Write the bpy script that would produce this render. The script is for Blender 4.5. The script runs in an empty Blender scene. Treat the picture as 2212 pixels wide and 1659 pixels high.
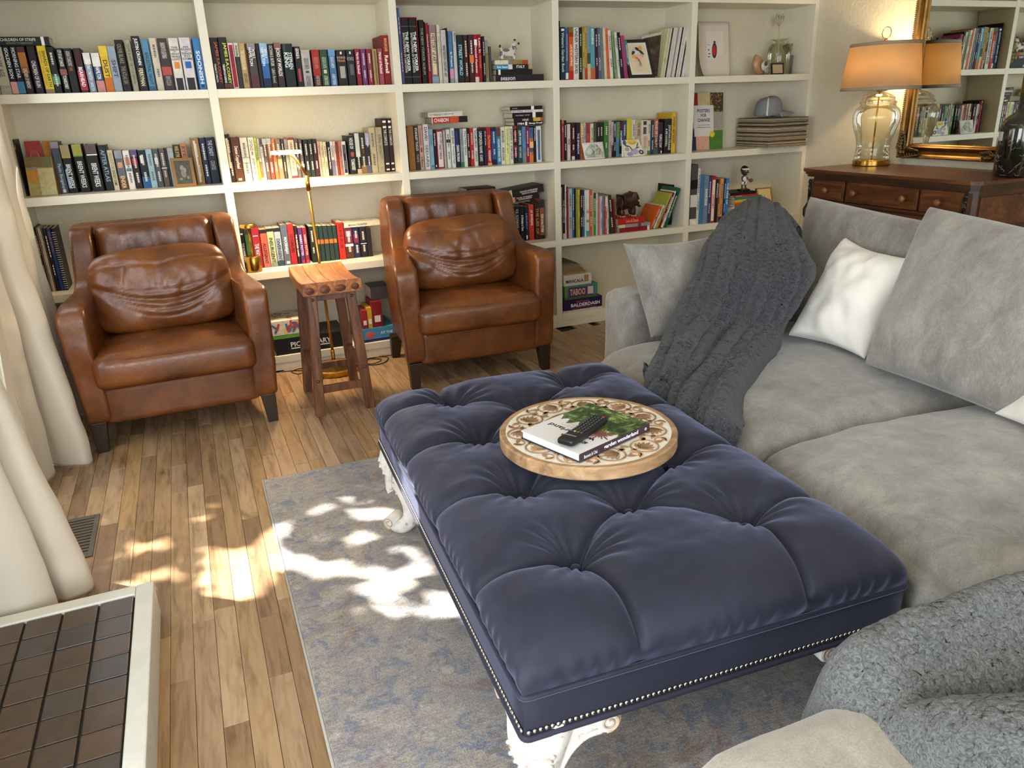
import bpy, bmesh, math, random
import numpy as np
from mathutils import Vector, Matrix

random.seed(7)
RNG = np.random.default_rng(11)
SC = bpy.context.scene
COL = SC.collection

# ------------------------------------------------------------------ camera, sky, sun, window light, added side light, exposure
cam_data = bpy.data.cameras.new('camera')
cam_data.sensor_fit = 'HORIZONTAL'
cam_data.sensor_width = 36.0
cam_data.lens = 1641.68 / 2212 * 36.0
cam_data.clip_start = 0.02
cam = bpy.data.objects.new('camera', cam_data)
COL.objects.link(cam)
cam.matrix_world = Matrix(((0.92089391, 0.1648086, -0.35325987, -0.17704),
                           (-0.38815483, 0.30418106, -0.86994811, -4.14635),
                           (-0.03591997, 0.93824944, 0.34408974, 1.32122),
                           (0, 0, 0, 1)))
SC.camera = cam
SC.view_settings.view_transform = 'Standard'
SC.view_settings.look = 'None'
SC.view_settings.gamma = 1.0
SC.view_settings.use_curve_mapping = False
SC.view_settings.exposure = 0.08
try:
    SC.cycles.use_denoising = True
    SC.cycles.max_bounces = 9
    SC.cycles.diffuse_bounces = 5
    SC.cycles.glossy_bounces = 4
    SC.cycles.transmission_bounces = 8
    SC.cycles.transparent_max_bounces = 12
    SC.cycles.sample_clamp_indirect = 6.0
    SC.cycles.caustics_reflective = False
    SC.cycles.caustics_refractive = False
except Exception:
    pass

world = bpy.data.worlds.new('sky'); SC.world = world; world.use_nodes = True
bg = world.node_tree.nodes['Background']
bg.inputs[0].default_value = (0.62, 0.78, 1.0, 1); bg.inputs[1].default_value = 1.2

SUN_DIR = Vector((0.80 * 0.695, -0.59 * 0.695, -0.72)).normalized()     # way the sunlight travels
def add_light(name, kind, loc, energy, color, size=None, size_y=None, direction=None, **kw):
    d = bpy.data.lights.new(name, kind); d.energy = energy; d.color = color
    if kind == 'AREA':
        d.shape = 'RECTANGLE'; d.size = size; d.size_y = size_y or size
    for k, v in kw.items(): setattr(d, k, v)
    o = bpy.data.objects.new(name, d); COL.objects.link(o); o.location = loc
    if direction is not None: o.rotation_euler = Vector(direction).to_track_quat('-Z', 'Y').to_euler()
    return o
add_light('sun', 'SUN', (-4, 3, 6), 34.0, (1.0, 0.95, 0.86), direction=SUN_DIR, angle=0.0093)
add_light('garden_window_light', 'AREA', (0.5, -6.05, 1.35), 90.0, (0.86, 0.93, 1.0), 2.8, 1.7, direction=(0, 1, -0.12))
add_light('added_side_light', 'AREA', (-0.95, -4.0, 1.1), 60.0, (0.86, 0.93, 1.0), 1.5, 1.5, direction=(1, 0.3, -0.25))  # unseen source added to brighten the ottoman's near face
add_light('patio_door_light', 'AREA', (-0.97, -1.08, 1.1), 24.0, (0.88, 0.94, 1.0), 1.9, 0.9, direction=(1, -0.15, -0.15))

# ------------------------------------------------------------------ helpers
def srgb(h):
    h = h.lstrip('#'); out = []
    for i in (0, 2, 4):
        c = int(h[i:i + 2], 16) / 255
        out.append(c / 12.92 if c <= 0.04045 else ((c + 0.055) / 1.055) ** 2.4)
    return (*out, 1.0)

MATS = {}
class NT:
    def __init__(s, name):
        s.m = bpy.data.materials.new(name); s.m.use_nodes = True
        s.t = s.m.node_tree; s.n = s.t.nodes; s.l = s.t.links
        s.b = s.n['Principled BSDF']; s.out = s.n['Material Output']
    def new(s, t, **kw):
        n = s.n.new(t)
        for k, v in kw.items():
            if k.startswith('_'): setattr(n, k[1:], v)
            elif isinstance(v, tuple) and len(v) == 2 and hasattr(v[0], 'outputs'): s.l.new(v[0].outputs[v[1]], n.inputs[k.replace('__', ' ')])
            else: n.inputs[k.replace('__', ' ')].default_value = v
        return n
    def link(s, a, ao, b, bi): s.l.new(a.outputs[ao], b.inputs[bi])
    def coord(s, out='Object', scale=None, add_random=False):
        c = s.new('ShaderNodeTexCoord'); cur, o = c, out
        if add_random:
            r = s.new('ShaderNodeObjectInfo')
            mu = s.new('ShaderNodeMath', _operation='MULTIPLY'); s.link(r, 'Random', mu, 0); mu.inputs[1].default_value = 57.0
            va = s.new('ShaderNodeVectorMath', _operation='ADD'); s.link(cur, o, va, 0); s.link(mu, 0, va, 1)
            cur, o = va, 0
        if scale is not None:
            mp = s.new('ShaderNodeMapping'); s.link(cur, o, mp, 'Vector'); mp.inputs['Scale'].default_value = scale
            cur, o = mp, 0
        return cur, o
    def noise(s, co, scale, detail=3, rough=0.5, dist=0.0):
        n = s.new('ShaderNodeTexNoise'); s.link(co[0], co[1], n, 'Vector')
        n.inputs['Scale'].default_value = scale; n.inputs['Detail'].default_value = detail
        n.inputs['Roughness'].default_value = rough; n.inputs['Distortion'].default_value = dist
        return n
    def ramp(s, src, so, stops):
        r = s.new('ShaderNodeValToRGB'); s.link(src, so, r, 'Fac'); e = r.color_ramp.elements
        while len(e) < len(stops): e.new(0.5)
        for k, (p, c) in enumerate(stops):
            e[k].position = p; e[k].color = srgb(c) if isinstance(c, str) else c
        return r
    def mix(s, fac, a, b, blend='MIX'):
        n = s.new('ShaderNodeMix', _data_type='RGBA', _blend_type=blend)
        for idx, v in ((0, fac), (6, a), (7, b)):
            if isinstance(v, tuple) and len(v) == 2 and hasattr(v[0], 'outputs'): s.l.new(v[0].outputs[v[1]], n.inputs[idx])
            else: n.inputs[idx].default_value = srgb(v) if isinstance(v, str) else v
        return (n, 2)
    def bump(s, src, strength, dist):
        b = s.new('ShaderNodeBump'); s.link(src[0], src[1], b, 'Height')
        b.inputs['Strength'].default_value = strength; b.inputs['Distance'].default_value = dist
        prev = s.b.inputs['Normal']
        if prev.is_linked: s.l.new(prev.links[0].from_socket, b.inputs['Normal'])
        s.link(b, 0, s.b, 'Normal'); return b
    def col(s, src): s.link(src[0], src[1], s.b, 'Base Color')
    def set(s, **kw):
        for k, v in kw.items(): s.b.inputs[k.replace('__', ' ')].default_value = v

def mat(key, color, rough=0.5, metal=0.0, spec=0.5, var=None, bump=None, sheen=0.0, sheen_tint=None, coat=0.0, trans=0.0, ior=1.45, emit=None, alpha=1.0):
    if key in MATS: return MATS[key]
    t = NT(key); c = srgb(color)
    t.set(Roughness=rough, Metallic=metal); t.b.inputs['Base Color'].default_value = c
    t.b.inputs['Specular IOR Level'].default_value = spec
    if coat: t.b.inputs['Coat Weight'].default_value = coat; t.b.inputs['Coat Roughness'].default_value = 0.12
    if sheen:
        t.b.inputs['Sheen Weight'].default_value = sheen; t.b.inputs['Sheen Roughness'].default_value = 0.4
        if sheen_tint: t.b.inputs['Sheen Tint'].default_value = srgb(sheen_tint)
    if trans: t.b.inputs['Transmission Weight'].default_value = trans; t.b.inputs['IOR'].default_value = ior
    if emit: t.b.inputs['Emission Color'].default_value = srgb(emit[0]); t.b.inputs['Emission Strength'].default_value = emit[1]
    if alpha < 1: t.b.inputs['Alpha'].default_value = alpha
    if var:
        co = t.coord('Object', add_random=True); n = t.noise(co, var[0], 4, 0.6)
        a = var[1]; dk = tuple(x * (1 - a) for x in c[:3]) + (1,); lt = tuple(min(1, x * (1 + a)) for x in c[:3]) + (1,)
        r = t.ramp(n, 'Fac', [(0.3, dk), (0.7, lt)]); t.col((r, 0))
    if bump:
        co = t.coord('Object'); n = t.noise(co, bump[0], 3, 0.6); t.bump((n, 'Fac'), bump[1], bump[2])
    MATS[key] = t.m
    return t.m

def link(o, parent=None):
    COL.objects.link(o)
    if parent is not None: o.parent = parent
    return o
def mesh(name, verts, faces, m=None, parent=None, smooth=False, sharp=None):
    me = bpy.data.meshes.new(name)
    me.from_pydata([tuple(map(float, v)) for v in verts], [], [tuple(int(i) for i in f) for f in faces]); me.update()
    if smooth:
        me.shade_smooth()
        if sharp:
            try: me.set_sharp_from_angle(angle=math.radians(sharp))
            except Exception: pass
    o = bpy.data.objects.new(name, me)
    if m is not None: me.materials.append(m)
    return link(o, parent)
def inst(name, src, parent=None, loc=(0, 0, 0), rot=(0, 0, 0), scale=(1, 1, 1)):
    o = bpy.data.objects.new(name, src.data); link(o, parent); o.location = loc; o.rotation_euler = rot; o.scale = scale
    return o
def tag(o, label=None, cat=None, group=None, kind=None):
    if label: o['label'] = label
    if cat: o['category'] = cat
    if group: o['group'] = group
    if kind: o['kind'] = kind
    return o
def thing(name, label, cat, loc=(0, 0, 0), rot=(0, 0, 0), group=None):
    o = bpy.data.objects.new(name, None); o.empty_display_size = 0.05; link(o)
    o.location = loc; o.rotation_euler = rot
    return tag(o, label, cat, group)

class MB:
    """collects shapes into one mesh"""
    def __init__(s): s.v = []; s.f = []
    def add(s, v, f):
        k = len(s.v); s.v.extend([tuple(map(float, p)) for p in v]); s.f.extend([tuple(int(i) + k for i in q) for q in f]); return s
    def box(s, x0, x1, y0, y1, z0, z1, b=0.0):
        if b > 0:
            bm = bmesh.new(); bmesh.ops.create_cube(bm, size=1)
            for v in bm.verts: v.co = Vector(((x0 + x1) / 2 + v.co.x * (x1 - x0), (y0 + y1) / 2 + v.co.y * (y1 - y0), (z0 + z1) / 2 + v.co.z * (z1 - z0)))
            bmesh.ops.bevel(bm, geom=list(bm.edges), offset=b, segments=2, profile=0.5, affect='EDGES')
            bm.verts.index_update(); s.add([v.co for v in bm.verts], [[v.index for v in f.verts] for f in bm.faces]); bm.free(); return s
        v = [(x0, y0, z0), (x1, y0, z0), (x1, y1, z0), (x0, y1, z0), (x0, y0, z1), (x1, y0, z1), (x1, y1, z1), (x0, y1, z1)]
        return s.add(v, [(0, 3, 2, 1), (4, 5, 6, 7), (0, 1, 5, 4), (1, 2, 6, 5), (2, 3, 7, 6), (3, 0, 4, 7)])
    def prism(s, prof, axis, a, b):
        """extrude a 2D polygon; axis 'x': prof=(y,z); 'y': (x,z); 'z': (x,y)"""
        n = len(prof)
        def p(t, c): return {'x': (c, t[0], t[1]), 'y': (t[0], c, t[1]), 'z': (t[0], t[1], c)}[axis]
        v = [p(t, a) for t in prof] + [p(t, b) for t in prof]
        f = [tuple(range(n))[::-1], tuple(range(n, 2 * n))] + [(i, (i + 1) % n, n + (i + 1) % n, n + i) for i in range(n)]
        return s.add(v, f)
    def tube(s, pts, r, n=10, cap=True):
        pts = [Vector(p) for p in pts]; m = len(pts)
        rr = r if hasattr(r, '__len__') else [r] * m
        rings = []; up = None
        for i, p in enumerate(pts):
            t = (pts[min(i + 1, m - 1)] - pts[max(i - 1, 0)]).normalized()
            if up is None:
                up = Vector((0, 0, 1)) if abs(t.z) < 0.9 else Vector((1, 0, 0))
            a = (up - t * up.dot(t)).normalized(); up = a; b = t.cross(a)
            rings.append([p + (a * math.cos(k * 2 * math.pi / n) + b * math.sin(k * 2 * math.pi / n)) * rr[i] for k in range(n)])
        v = [q for ring in rings for q in ring]; f = []
        for i in range(m - 1):
            for k in range(n): f.append((i * n + k, i * n + (k + 1) % n, (i + 1) * n + (k + 1) % n, (i + 1) * n + k))
        if cap: f.append(tuple(range(n))[::-1]); f.append(tuple((m - 1) * n + k for k in range(n)))
        return s.add(v, f)
    def lathe(s, prof, c=(0, 0, 0), n=32, cap=True):
        """prof: [(r,z)]"""
        m = len(prof); v = []; f = []
        for r, z in prof:
            for k in range(n): a = 2 * math.pi * k / n; v.append((c[0] + r * math.cos(a), c[1] + r * math.sin(a), c[2] + z))
        for i in range(m - 1):
            for k in range(n): f.append((i * n + k, i * n + (k + 1) % n, (i + 1) * n + (k + 1) % n, (i + 1) * n + k))
        if cap:
            if prof[0][0] > 1e-5: f.append(tuple(range(n))[::-1])
            if prof[-1][0] > 1e-5: f.append(tuple((m - 1) * n + k for k in range(n)))
        return s.add(v, f)
    def ball(s, c, r, n=12, m=8, sx=1, sy=1, sz=1):
        prof = [(max(1e-4, math.sin(math.pi * i / m)) * r, -math.cos(math.pi * i / m) * r) for i in range(m + 1)]
        k = len(s.v); s.lathe(prof, (0, 0, 0), n, cap=False)
        for i in range(k, len(s.v)): x, y, z = s.v[i]; s.v[i] = (c[0] + x * sx, c[1] + y * sy, c[2] + z * sz)
        return s
    def xf(s, M):
        s.v = [tuple(M @ Vector(p)) for p in s.v]; return s
    def build(s, name, m=None, parent=None, smooth=False, sharp=None):
        return mesh(name, s.v, s.f, m, parent, smooth, sharp)

# vectorised value noise
def _hash(ix, iy, iz, seed):
    n = (ix.astype(np.int64) * 374761393 + iy.astype(np.int64) * 668265263 + iz.astype(np.int64) * 2147483647 + seed * 1274126177) & 0xffffffff
    n = ((n ^ (n >> 13)) * 1274126177) & 0xffffffff
    n = (n ^ (n >> 16)) & 0xffff
    return n / 65535.0 * 2 - 1
def vnoise(P, scale, seed=0):
    Q = np.asarray(P, float) * scale; i = np.floor(Q).astype(np.int64); f = Q - i; f = f * f * f * (f * (f * 6 - 15) + 10)
    r = 0
    for dx in (0, 1):
        for dy in (0, 1):
            for dz in (0, 1):
                w = (f[:, 0] if dx else 1 - f[:, 0]) * (f[:, 1] if dy else 1 - f[:, 1]) * (f[:, 2] if dz else 1 - f[:, 2])
                r = r + w * _hash(i[:, 0] + dx, i[:, 1] + dy, i[:, 2] + dz, seed)
    return r
def fbm(P, scale, octs=3, seed=0):
    r = 0; a = 1.0
    for k in range(octs): r = r + a * vnoise(P, scale * 2 ** k, seed + k * 17); a *= 0.5
    return r

def grid_faces(nu, nv, off=0, wrap=False):
    f = []
    for i in range(nu - 1):
        for j in range(nv - 1 + (1 if wrap else 0)):
            j2 = (j + 1) % nv
            f.append((off + i * nv + j, off + i * nv + j2, off + (i + 1) * nv + j2, off + (i + 1) * nv + j))
    return f

_cube_cache = {}
def cube_grid(n):
    """unit cube surface with n segments a side: verts in [-1,1], quads"""
    if n in _cube_cache: return _cube_cache[n]
    idx = {}; V = []; F = []
    def vid(a):
        k = tuple(a)
        if k not in idx: idx[k] = len(V); V.append([2 * c / n - 1 for c in k])
        return idx[k]
    for ax in range(3):
        o = [i for i in range(3) if i != ax]
        for side in (0, n):
            for i in range(n):
                for j in range(n):
                    q = []
                    for (di, dj) in ((0, 0), (1, 0), (1, 1), (0, 1)):
                        a = [0, 0, 0]; a[ax] = side; a[o[0]] = i + di; a[o[1]] = j + dj; q.append(vid(a))
                    # outward orientation
                    flip = (side == 0) != (ax == 1)
                    F.append(tuple(q[::-1]) if flip else tuple(q))
    _cube_cache[n] = (np.array(V), F); return _cube_cache[n]
def softbox(name, c, h, r, m, parent=None, n=16, fn=None, smooth=True):
    """rounded cushion box: centre c, half sizes h, edge radius r; fn(P local, Q unit) -> P"""
    Q, F = cube_grid(n); h = np.array(h, float)
    # pull samples towards the rounded rim
    S = Q * h; inner = np.clip(S, -(h - r), h - r); d = S - inner; L = np.linalg.norm(d, axis=1, keepdims=True); L[L < 1e-9] = 1
    P = inner + d / L * r
    if fn is not None: P = fn(P, Q)
    return mesh(name, P + np.array(c), F, m, parent, smooth)
def pillow(name, corners, thick, m, parent=None, n=26, seed=0, pinch=0.07, wrinkle=0.006, puff=0.42, extra=None, rnd=0.0):
    """corners: TL, TR, BR, BL; a stuffed cushion with pinched corners"""
    TL, TR, BR, BL = [np.array(p, float) for p in corners]
    nrm = -np.cross(TR - TL, BL - TL); nrm /= np.linalg.norm(nrm)
    a = np.sin(np.linspace(-1, 1, n) * math.pi / 2); A, B = np.meshgrid(a, a, indexing='ij')
    A2 = A * (1 - pinch * (1 - B ** 2) * np.abs(A)); B2 = B * (1 - pinch * (1 - A ** 2) * np.abs(B))
    if rnd: A2, B2 = A2 * np.sqrt(1 - rnd * B2 ** 4 / 2), B2 * np.sqrt(1 - rnd * A2 ** 4 / 2)
    u = (A2 + 1) / 2; v = (B2 + 1) / 2
    base = (TL[None, None] * ((1 - u) * (1 - v))[..., None] + TR[None, None] * (u * (1 - v))[..., None] + BR[None, None] * (u * v)[..., None] + BL[None, None] * ((1 - u) * v)[..., None])
    T = thick / 2 * (np.maximum(0, 1 - A ** 2) ** puff) * (np.maximum(0, 1 - B ** 2) ** puff)
    V = []; 
    for sgn in (1, -1):
        P = base.reshape(-1, 3).copy()
        w = fbm(P + seed * 3.1 + sgn, 7, 3, seed) * wrinkle * np.minimum(1, (T / (thick / 2) * 1.6 + 0.15)).reshape(-1)
        t = T.reshape(-1)
        if extra is not None and sgn == 1: w = w + extra(A.reshape(-1), B.reshape(-1)) * (t / (thick / 2))
        P = P + nrm[None] * (sgn * t + w * (1 if sgn == 1 else -1) * (t > 1e-6))[:, None]
        V.append(P)
    F = [f[::-1] for f in grid_faces(n, n)]
    F2 = [tuple(i + n * n for i in f[::-1]) for f in F]
    o = mesh(name, np.concatenate(V), F + F2, m, parent, True)
    bm = bmesh.new(); bm.from_mesh(o.data); bmesh.ops.remove_doubles(bm, verts=bm.verts, dist=1e-5); bmesh.ops.recalc_face_normals(bm, faces=bm.faces)
    bm.to_mesh(o.data); bm.free(); o.data.shade_smooth()
    return o

_txt = {}
def text_geo(s, bold=0.0):
    k = (s, bold)
    if k in _txt: return _txt[k]
    cu = bpy.data.curves.new('t', 'FONT'); cu.body = s; cu.size = 1.0; cu.resolution_u = 2; cu.offset = bold; cu.fill_mode = 'FRONT'
    ob = bpy.data.objects.new('t', cu); me = bpy.data.meshes.new_from_object(ob)
    n = len(me.vertices); V = np.zeros(n * 3); me.vertices.foreach_get('co', V); V = V.reshape(-1, 3)
    F = [tuple(p.vertices) for p in me.polygons]
    bpy.data.objects.remove(ob); bpy.data.curves.remove(cu); bpy.data.meshes.remove(me)
    if n == 0: V = np.zeros((3, 3)); F = []
    lo = V.min(0); hi = V.max(0); V = V - lo
    _txt[k] = (V, F, max(hi[0] - lo[0], 1e-4), max(hi[1] - lo[1], 1e-4)); return _txt[k]
def text_on(name, s, m, parent, origin, xdir, ydir, length, height, bold=0.0, keep=False, align='l'):
    """flat lettering whose lower-left corner sits at origin, running along xdir"""
    V, F, w, h = text_geo(s, bold)
    if not F: return None
    sx = length / w; sy = height / h
    if keep: sx = sy = min(sx, sy)
    if sx > sy * 1.7: sx = sy * 1.7
    X = np.array(xdir, float); Y = np.array(ydir, float); O = np.array(origin, float)
    off = (length - w * sx) / 2 if align == 'c' else 0
    P = O + (V[:, :1] * sx + off) * X + V[:, 1:2] * sy * Y
    return mesh(name, P, F, m, parent)
# ------------------------------------------------------------------ room shell
XL, XR, YB, YF, ZC = -0.93, 3.70, 0.295, -6.2, 2.44
def wall_mat():
    t = NT('wall_plaster'); t.set(Roughness=0.75); t.b.inputs['Specular IOR Level'].default_value = 0.3
    co = t.coord('Object'); n = t.noise(co, 3.0, 3, 0.5); r = t.ramp(n, 'Fac', [(0.35, 'd2c9b0'), (0.65, 'd9d1ba')]); t.col((r, 0))
    n2 = t.noise(co, 55, 3, 0.55); r2 = t.ramp(n2, 'Fac', [(0.42, (0, 0, 0, 1)), (0.62, (1, 1, 1, 1))]); t.bump((r2, 0), 0.35, 0.004)
    return t.m
M_WALL = wall_mat()
M_PAINT = mat('cream_paint', 'e2dcc9', 0.38, bump=(90, 0.06, 0.002))
M_CEIL = mat('ceiling_paint', 'ece8dc', 0.8)
M_WHITE = mat('white_trim', 'dcdad2', 0.45, var=(9, 0.05))

def struct(name, mb, m, parent=None, smooth=False):
    o = mb.build(name, m, parent, smooth)
    if parent is None: o['kind'] = 'structure'
    return o
struct('wall_back', MB().box(XL - .1, XR + .1, YB, YB + .1, 0, ZC), M_WALL)
struct('wall_right', MB().box(XR, XR + .1, YF, YB, 0, ZC), M_WALL)
struct('wall_left', MB().box(XL - .1, XL, -0.5, YB, 0, ZC).box(XL - .1, XL, -3.28, -1.78, 0, ZC).box(XL - .1, XL, YF, -4.75, 0, ZC).box(XL - .1, XL, -4.75, -3.28, 2.06, ZC).box(XL - .1, XL, -4.75, -3.28, 0, .3).box(XL - .1, XL, -1.78, -0.5, 2.06, ZC), M_WALL)  # rear opening cut for the added side light
struct('wall_front', MB().box(XL - .1, -0.88, YF - .1, YF, 0, ZC).box(1.9, XR + .1, YF - .1, YF, 0, ZC).box(-.88, 1.9, YF - .1, YF, 2.2, ZC).box(-.88, 1.9, YF - .1, YF, 0, .45), M_WALL)
struct('ceiling', MB().box(XL - .1, XR + .1, YF - .1, YB + .1, ZC, ZC + .1), M_CEIL)
tr = MB(); tr.box(XL - .02, XL + .012, -.5, -.43, 0, 2.13); tr.box(XL - .02, XL + .012, -1.85, -1.78, 0, 2.13); tr.box(XL - .02, XL + .012, -1.85, -.43, 2.06, 2.13)
struct('trim_1', tr, M_WHITE)
struct('baseboard_right', MB().box(XR - .015, XR, YF, -1.75, 0, .1, .003), M_WHITE)

# wooden floor: a subfloor with every visible board laid on it
def plank_mat():
    t = NT('oak_board'); t.set(Roughness=0.34); t.b.inputs['Specular IOR Level'].default_value = 0.5
    info = t.new('ShaderNodeObjectInfo')
    base = t.ramp(info, 'Random', [(0.0, '8a6d50'), (0.2, 'b0926e'), (0.4, '9c8168'), (0.55, 'c0a280'), (0.7, '886b51'), (0.85, 'b29066'), (1.0, '795e46')])
    co = t.coord('Object', (1.0, 0.09, 1.0), add_random=True)
    g = t.noise(co, 42, 5, 0.65, 0.6); gr = t.ramp(g, 'Fac', [(0.34, (0.58, 0.52, 0.46, 1)), (0.5, (0.96, 0.95, 0.93, 1)), (0.7, (1.10, 1.08, 1.04, 1))])
    c1 = t.mix(1.0, (base, 0), (gr, 0), 'MULTIPLY')
    co2 = t.coord('Object', (1.0, 0.22, 1.0), add_random=True)
    w = t.new('ShaderNodeTexWave', _wave_type='RINGS', _bands_direction='X'); t.link(co2[0], co2[1], w, 'Vector')
    w.inputs['Scale'].default_value = 16; w.inputs['Distortion'].default_value = 9; w.inputs['Detail'].default_value = 3; w.inputs['Detail Scale'].default_value = 1.6
    wr = t.ramp(w, 'Fac', [(0.0, (0.80, 0.75, 0.69, 1)), (0.35, (1, 1, 1, 1))])
    c2 = t.mix(0.55, c1, (wr, 0), 'MULTIPLY')
    k = t.noise(co2, 7.0, 3, 0.6, 1.2); kr = t.ramp(k, 'Fac', [(0.27, (0.36, 0.25, 0.17, 1)), (0.36, (1, 1, 1, 1))])
    c3 = t.mix(0.8, c2, (kr, 0), 'MULTIPLY'); t.col(c3)
    t.bump((g, 'Fac'), 0.08, 0.002)
    rr = t.ramp(g, 'Fac', [(0.3, (0.42, 0.42, 0.42, 1)), (0.7, (0.28, 0.28, 0.28, 1))]); t.link(rr, 0, t.b, 'Roughness')
    return t.m
M_PLANK = plank_mat()
floor = struct('floor', MB().box(XL - .1, XR + .1, YF - .1, YB + .1, -.12, -.013), mat('subfloor', '2a2018', 0.9))
PW = 0.0572
def plank_mesh(L):
    b = MB().box(-PW / 2 + .0005, PW / 2 - .0005, -L / 2 + .0005, L / 2 - .0005, -.012, 0, .0008)
    me = bpy.data.meshes.new('plank'); me.from_pydata(b.v, [], b.f); me.update(); me.materials.append(M_PLANK); return me
LENS = [.26, .36, .48, .6, .75, .9, 1.1]; PM = {L: plank_mesh(L) for L in LENS}
rs = random.Random(5); field = MB(); npl = 0
x = XL + PW / 2; col_i = 0
while x < XR + PW:
    y = YB - rs.random() * .6 + .2
    while y > YF:
        L = rs.choice(LENS); yc = y - L / 2
        near_view = (x < -.02 or y > -1.5) and x < 1.85 and yc > -3.75 and yc < .1
        hidden = x > .0 and x < 1.75 and y < -1.5
        if near_view and npl < 300:
            o = bpy.data.objects.new('plank', PM[L]); link(o, floor); o.location = (x, yc, 0); npl += 1
        elif not hidden:
            field.box(x - PW / 2 + .0006, x + PW / 2 - .0006, yc - L / 2 + .0006, yc + L / 2 - .0006, -.012, 0)
        y -= L
    x += PW; col_i += 1
fo = field.build('plank_field', M_PLANK, floor); fo['kind'] = 'stuff'
if True:  # plain boards below the rug
    o = MB().box(.0, 1.79, YF, -1.9, -.012, -.0005).build('board_underlay', M_PLANK, floor); o['kind'] = 'stuff'

# ------------------------------------------------------------------ built-in bookcase
UP = [-.914, 0.0, .9139, 1.8269, 2.742, 3.6694]; UW = .0397
ZS = [.0806, .5457, 1.0005, 1.4447, 1.889, 2.333]; ST = .0391; BD = .285
bc = thing('bookcase', 'long cream painted built-in bookcase with five bays filling the back wall', 'bookcase')
for i, ux in enumerate(UP):
    x1 = ux + UW if i < 5 else XR - .001
    if i == 0: ux = XL + .001
    MB().box(ux, x1, 0, BD, 0, ZC - .002, .0015).build('upright', M_PAINT, bc)
for i in range(5):
    a, b = UP[i] + UW, UP[i + 1]
    for z in ZS: MB().box(a, b, .0004, BD, z - ST, z, .0015).build('shelf', M_PAINT, bc)
    MB().box(a, b, .002, .02, 0, ZS[0] - ST, .001).build('kick_board', M_PAINT, bc)
MB().box(XL + .002, XR - .002, BD, YB - .0005, 0, ZC - .002).build('back_panel', M_WALL, bc)

# ------------------------------------------------------------------ tree outside the patio door: its leaves break the sun into dapples
GAPS = [(-.20, -1.93, .15, .15), (-.10, -1.78, .07, .06), (-.22, -2.06, .11, .05), (-.51, -1.86, .12, .045), (-.46, -1.69, .09, .03), (.20, -2.24, .10, .10), (.30, -2.40, .09, .07), (.06, -2.10, .06, .05),
        (.26, -1.82, .07, .055), (.10, -1.69, .05, .03), (-.02, -2.02, .05, .04), (.55, -2.62, .16, .10), (.44, -2.50, .13, .09), (.66, -2.75, .12, .08), (-.48, -1.14, .06, .015), (-.45, -1.385, .05, .015), (-.17, -2.40, .08, .02), (.06, -1.87, .03, .03), (.15, -1.95, .035, .03), (.0, -1.80, .025, .025), (.2, -1.6, .03, .025)]
rl = random.Random(3); leaf = MB()
for _ in range(8200):
    tx, ty = rl.uniform(-1.3, 2.6), rl.uniform(-4.0, -.6)
    inside = False
    for (gx, gy, rx, ry) in GAPS:
        dx, dy = tx - gx, ty - gy
        if (dx / (rx * .9 + .012)) ** 2 + (dy / (ry * .9 + .012)) ** 2 < 1: inside = True; break
    if inside: continue
    zz = rl.uniform(2.3, 4.2)
    t_ = zz / -SUN_DIR.z; c = Vector((tx, ty, 0)) - SUN_DIR * t_
    if c.x > -1.5: continue
    s = rl.uniform(.045, .085)
    n = (Vector((rl.uniform(-1, 1), rl.uniform(-1, 1), rl.uniform(-1, 1))) - SUN_DIR * 1.3).normalized()
    u = n.orthogonal().normalized(); v = n.cross(u); a = rl.uniform(0, 6.28); u, v = u * math.cos(a) + v * math.sin(a), v * math.cos(a) - u * math.sin(a)
    leaf.add([c - u * s, c - v * s * .45 - u * s * .2, c - v * s * .38 + u * s * .5, c + u * s, c + v * s * .38 + u * s * .5, c + v * s * .45 - u * s * .2], [(0, 1, 2, 3, 4, 5)])
tree = thing('garden_tree', 'leafy green garden tree outside the patio door', 'tree', (-3.4, 1.2, -.1))
fo = leaf.build('foliage', mat('leaf_green', '4c6b2c', 0.6), tree); fo.location = (3.4, -1.2, .1); fo['kind'] = 'stuff'
MB().tube([(0, 0, 0), (.05, -.1, 1.2), (-.05, -.3, 2.4), (.1, -.6, 3.6)], [.13, .11, .08, .04], 12).build('trunk', mat('bark', '4a3b2c', 0.9), tree, True)
gr = MB().box(-9, XL - .1, -9, 6, -.22, -.13).build('garden_ground', mat('garden_soil', '6a6a48', 0.95)); gr['kind'] = 'structure'

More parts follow.
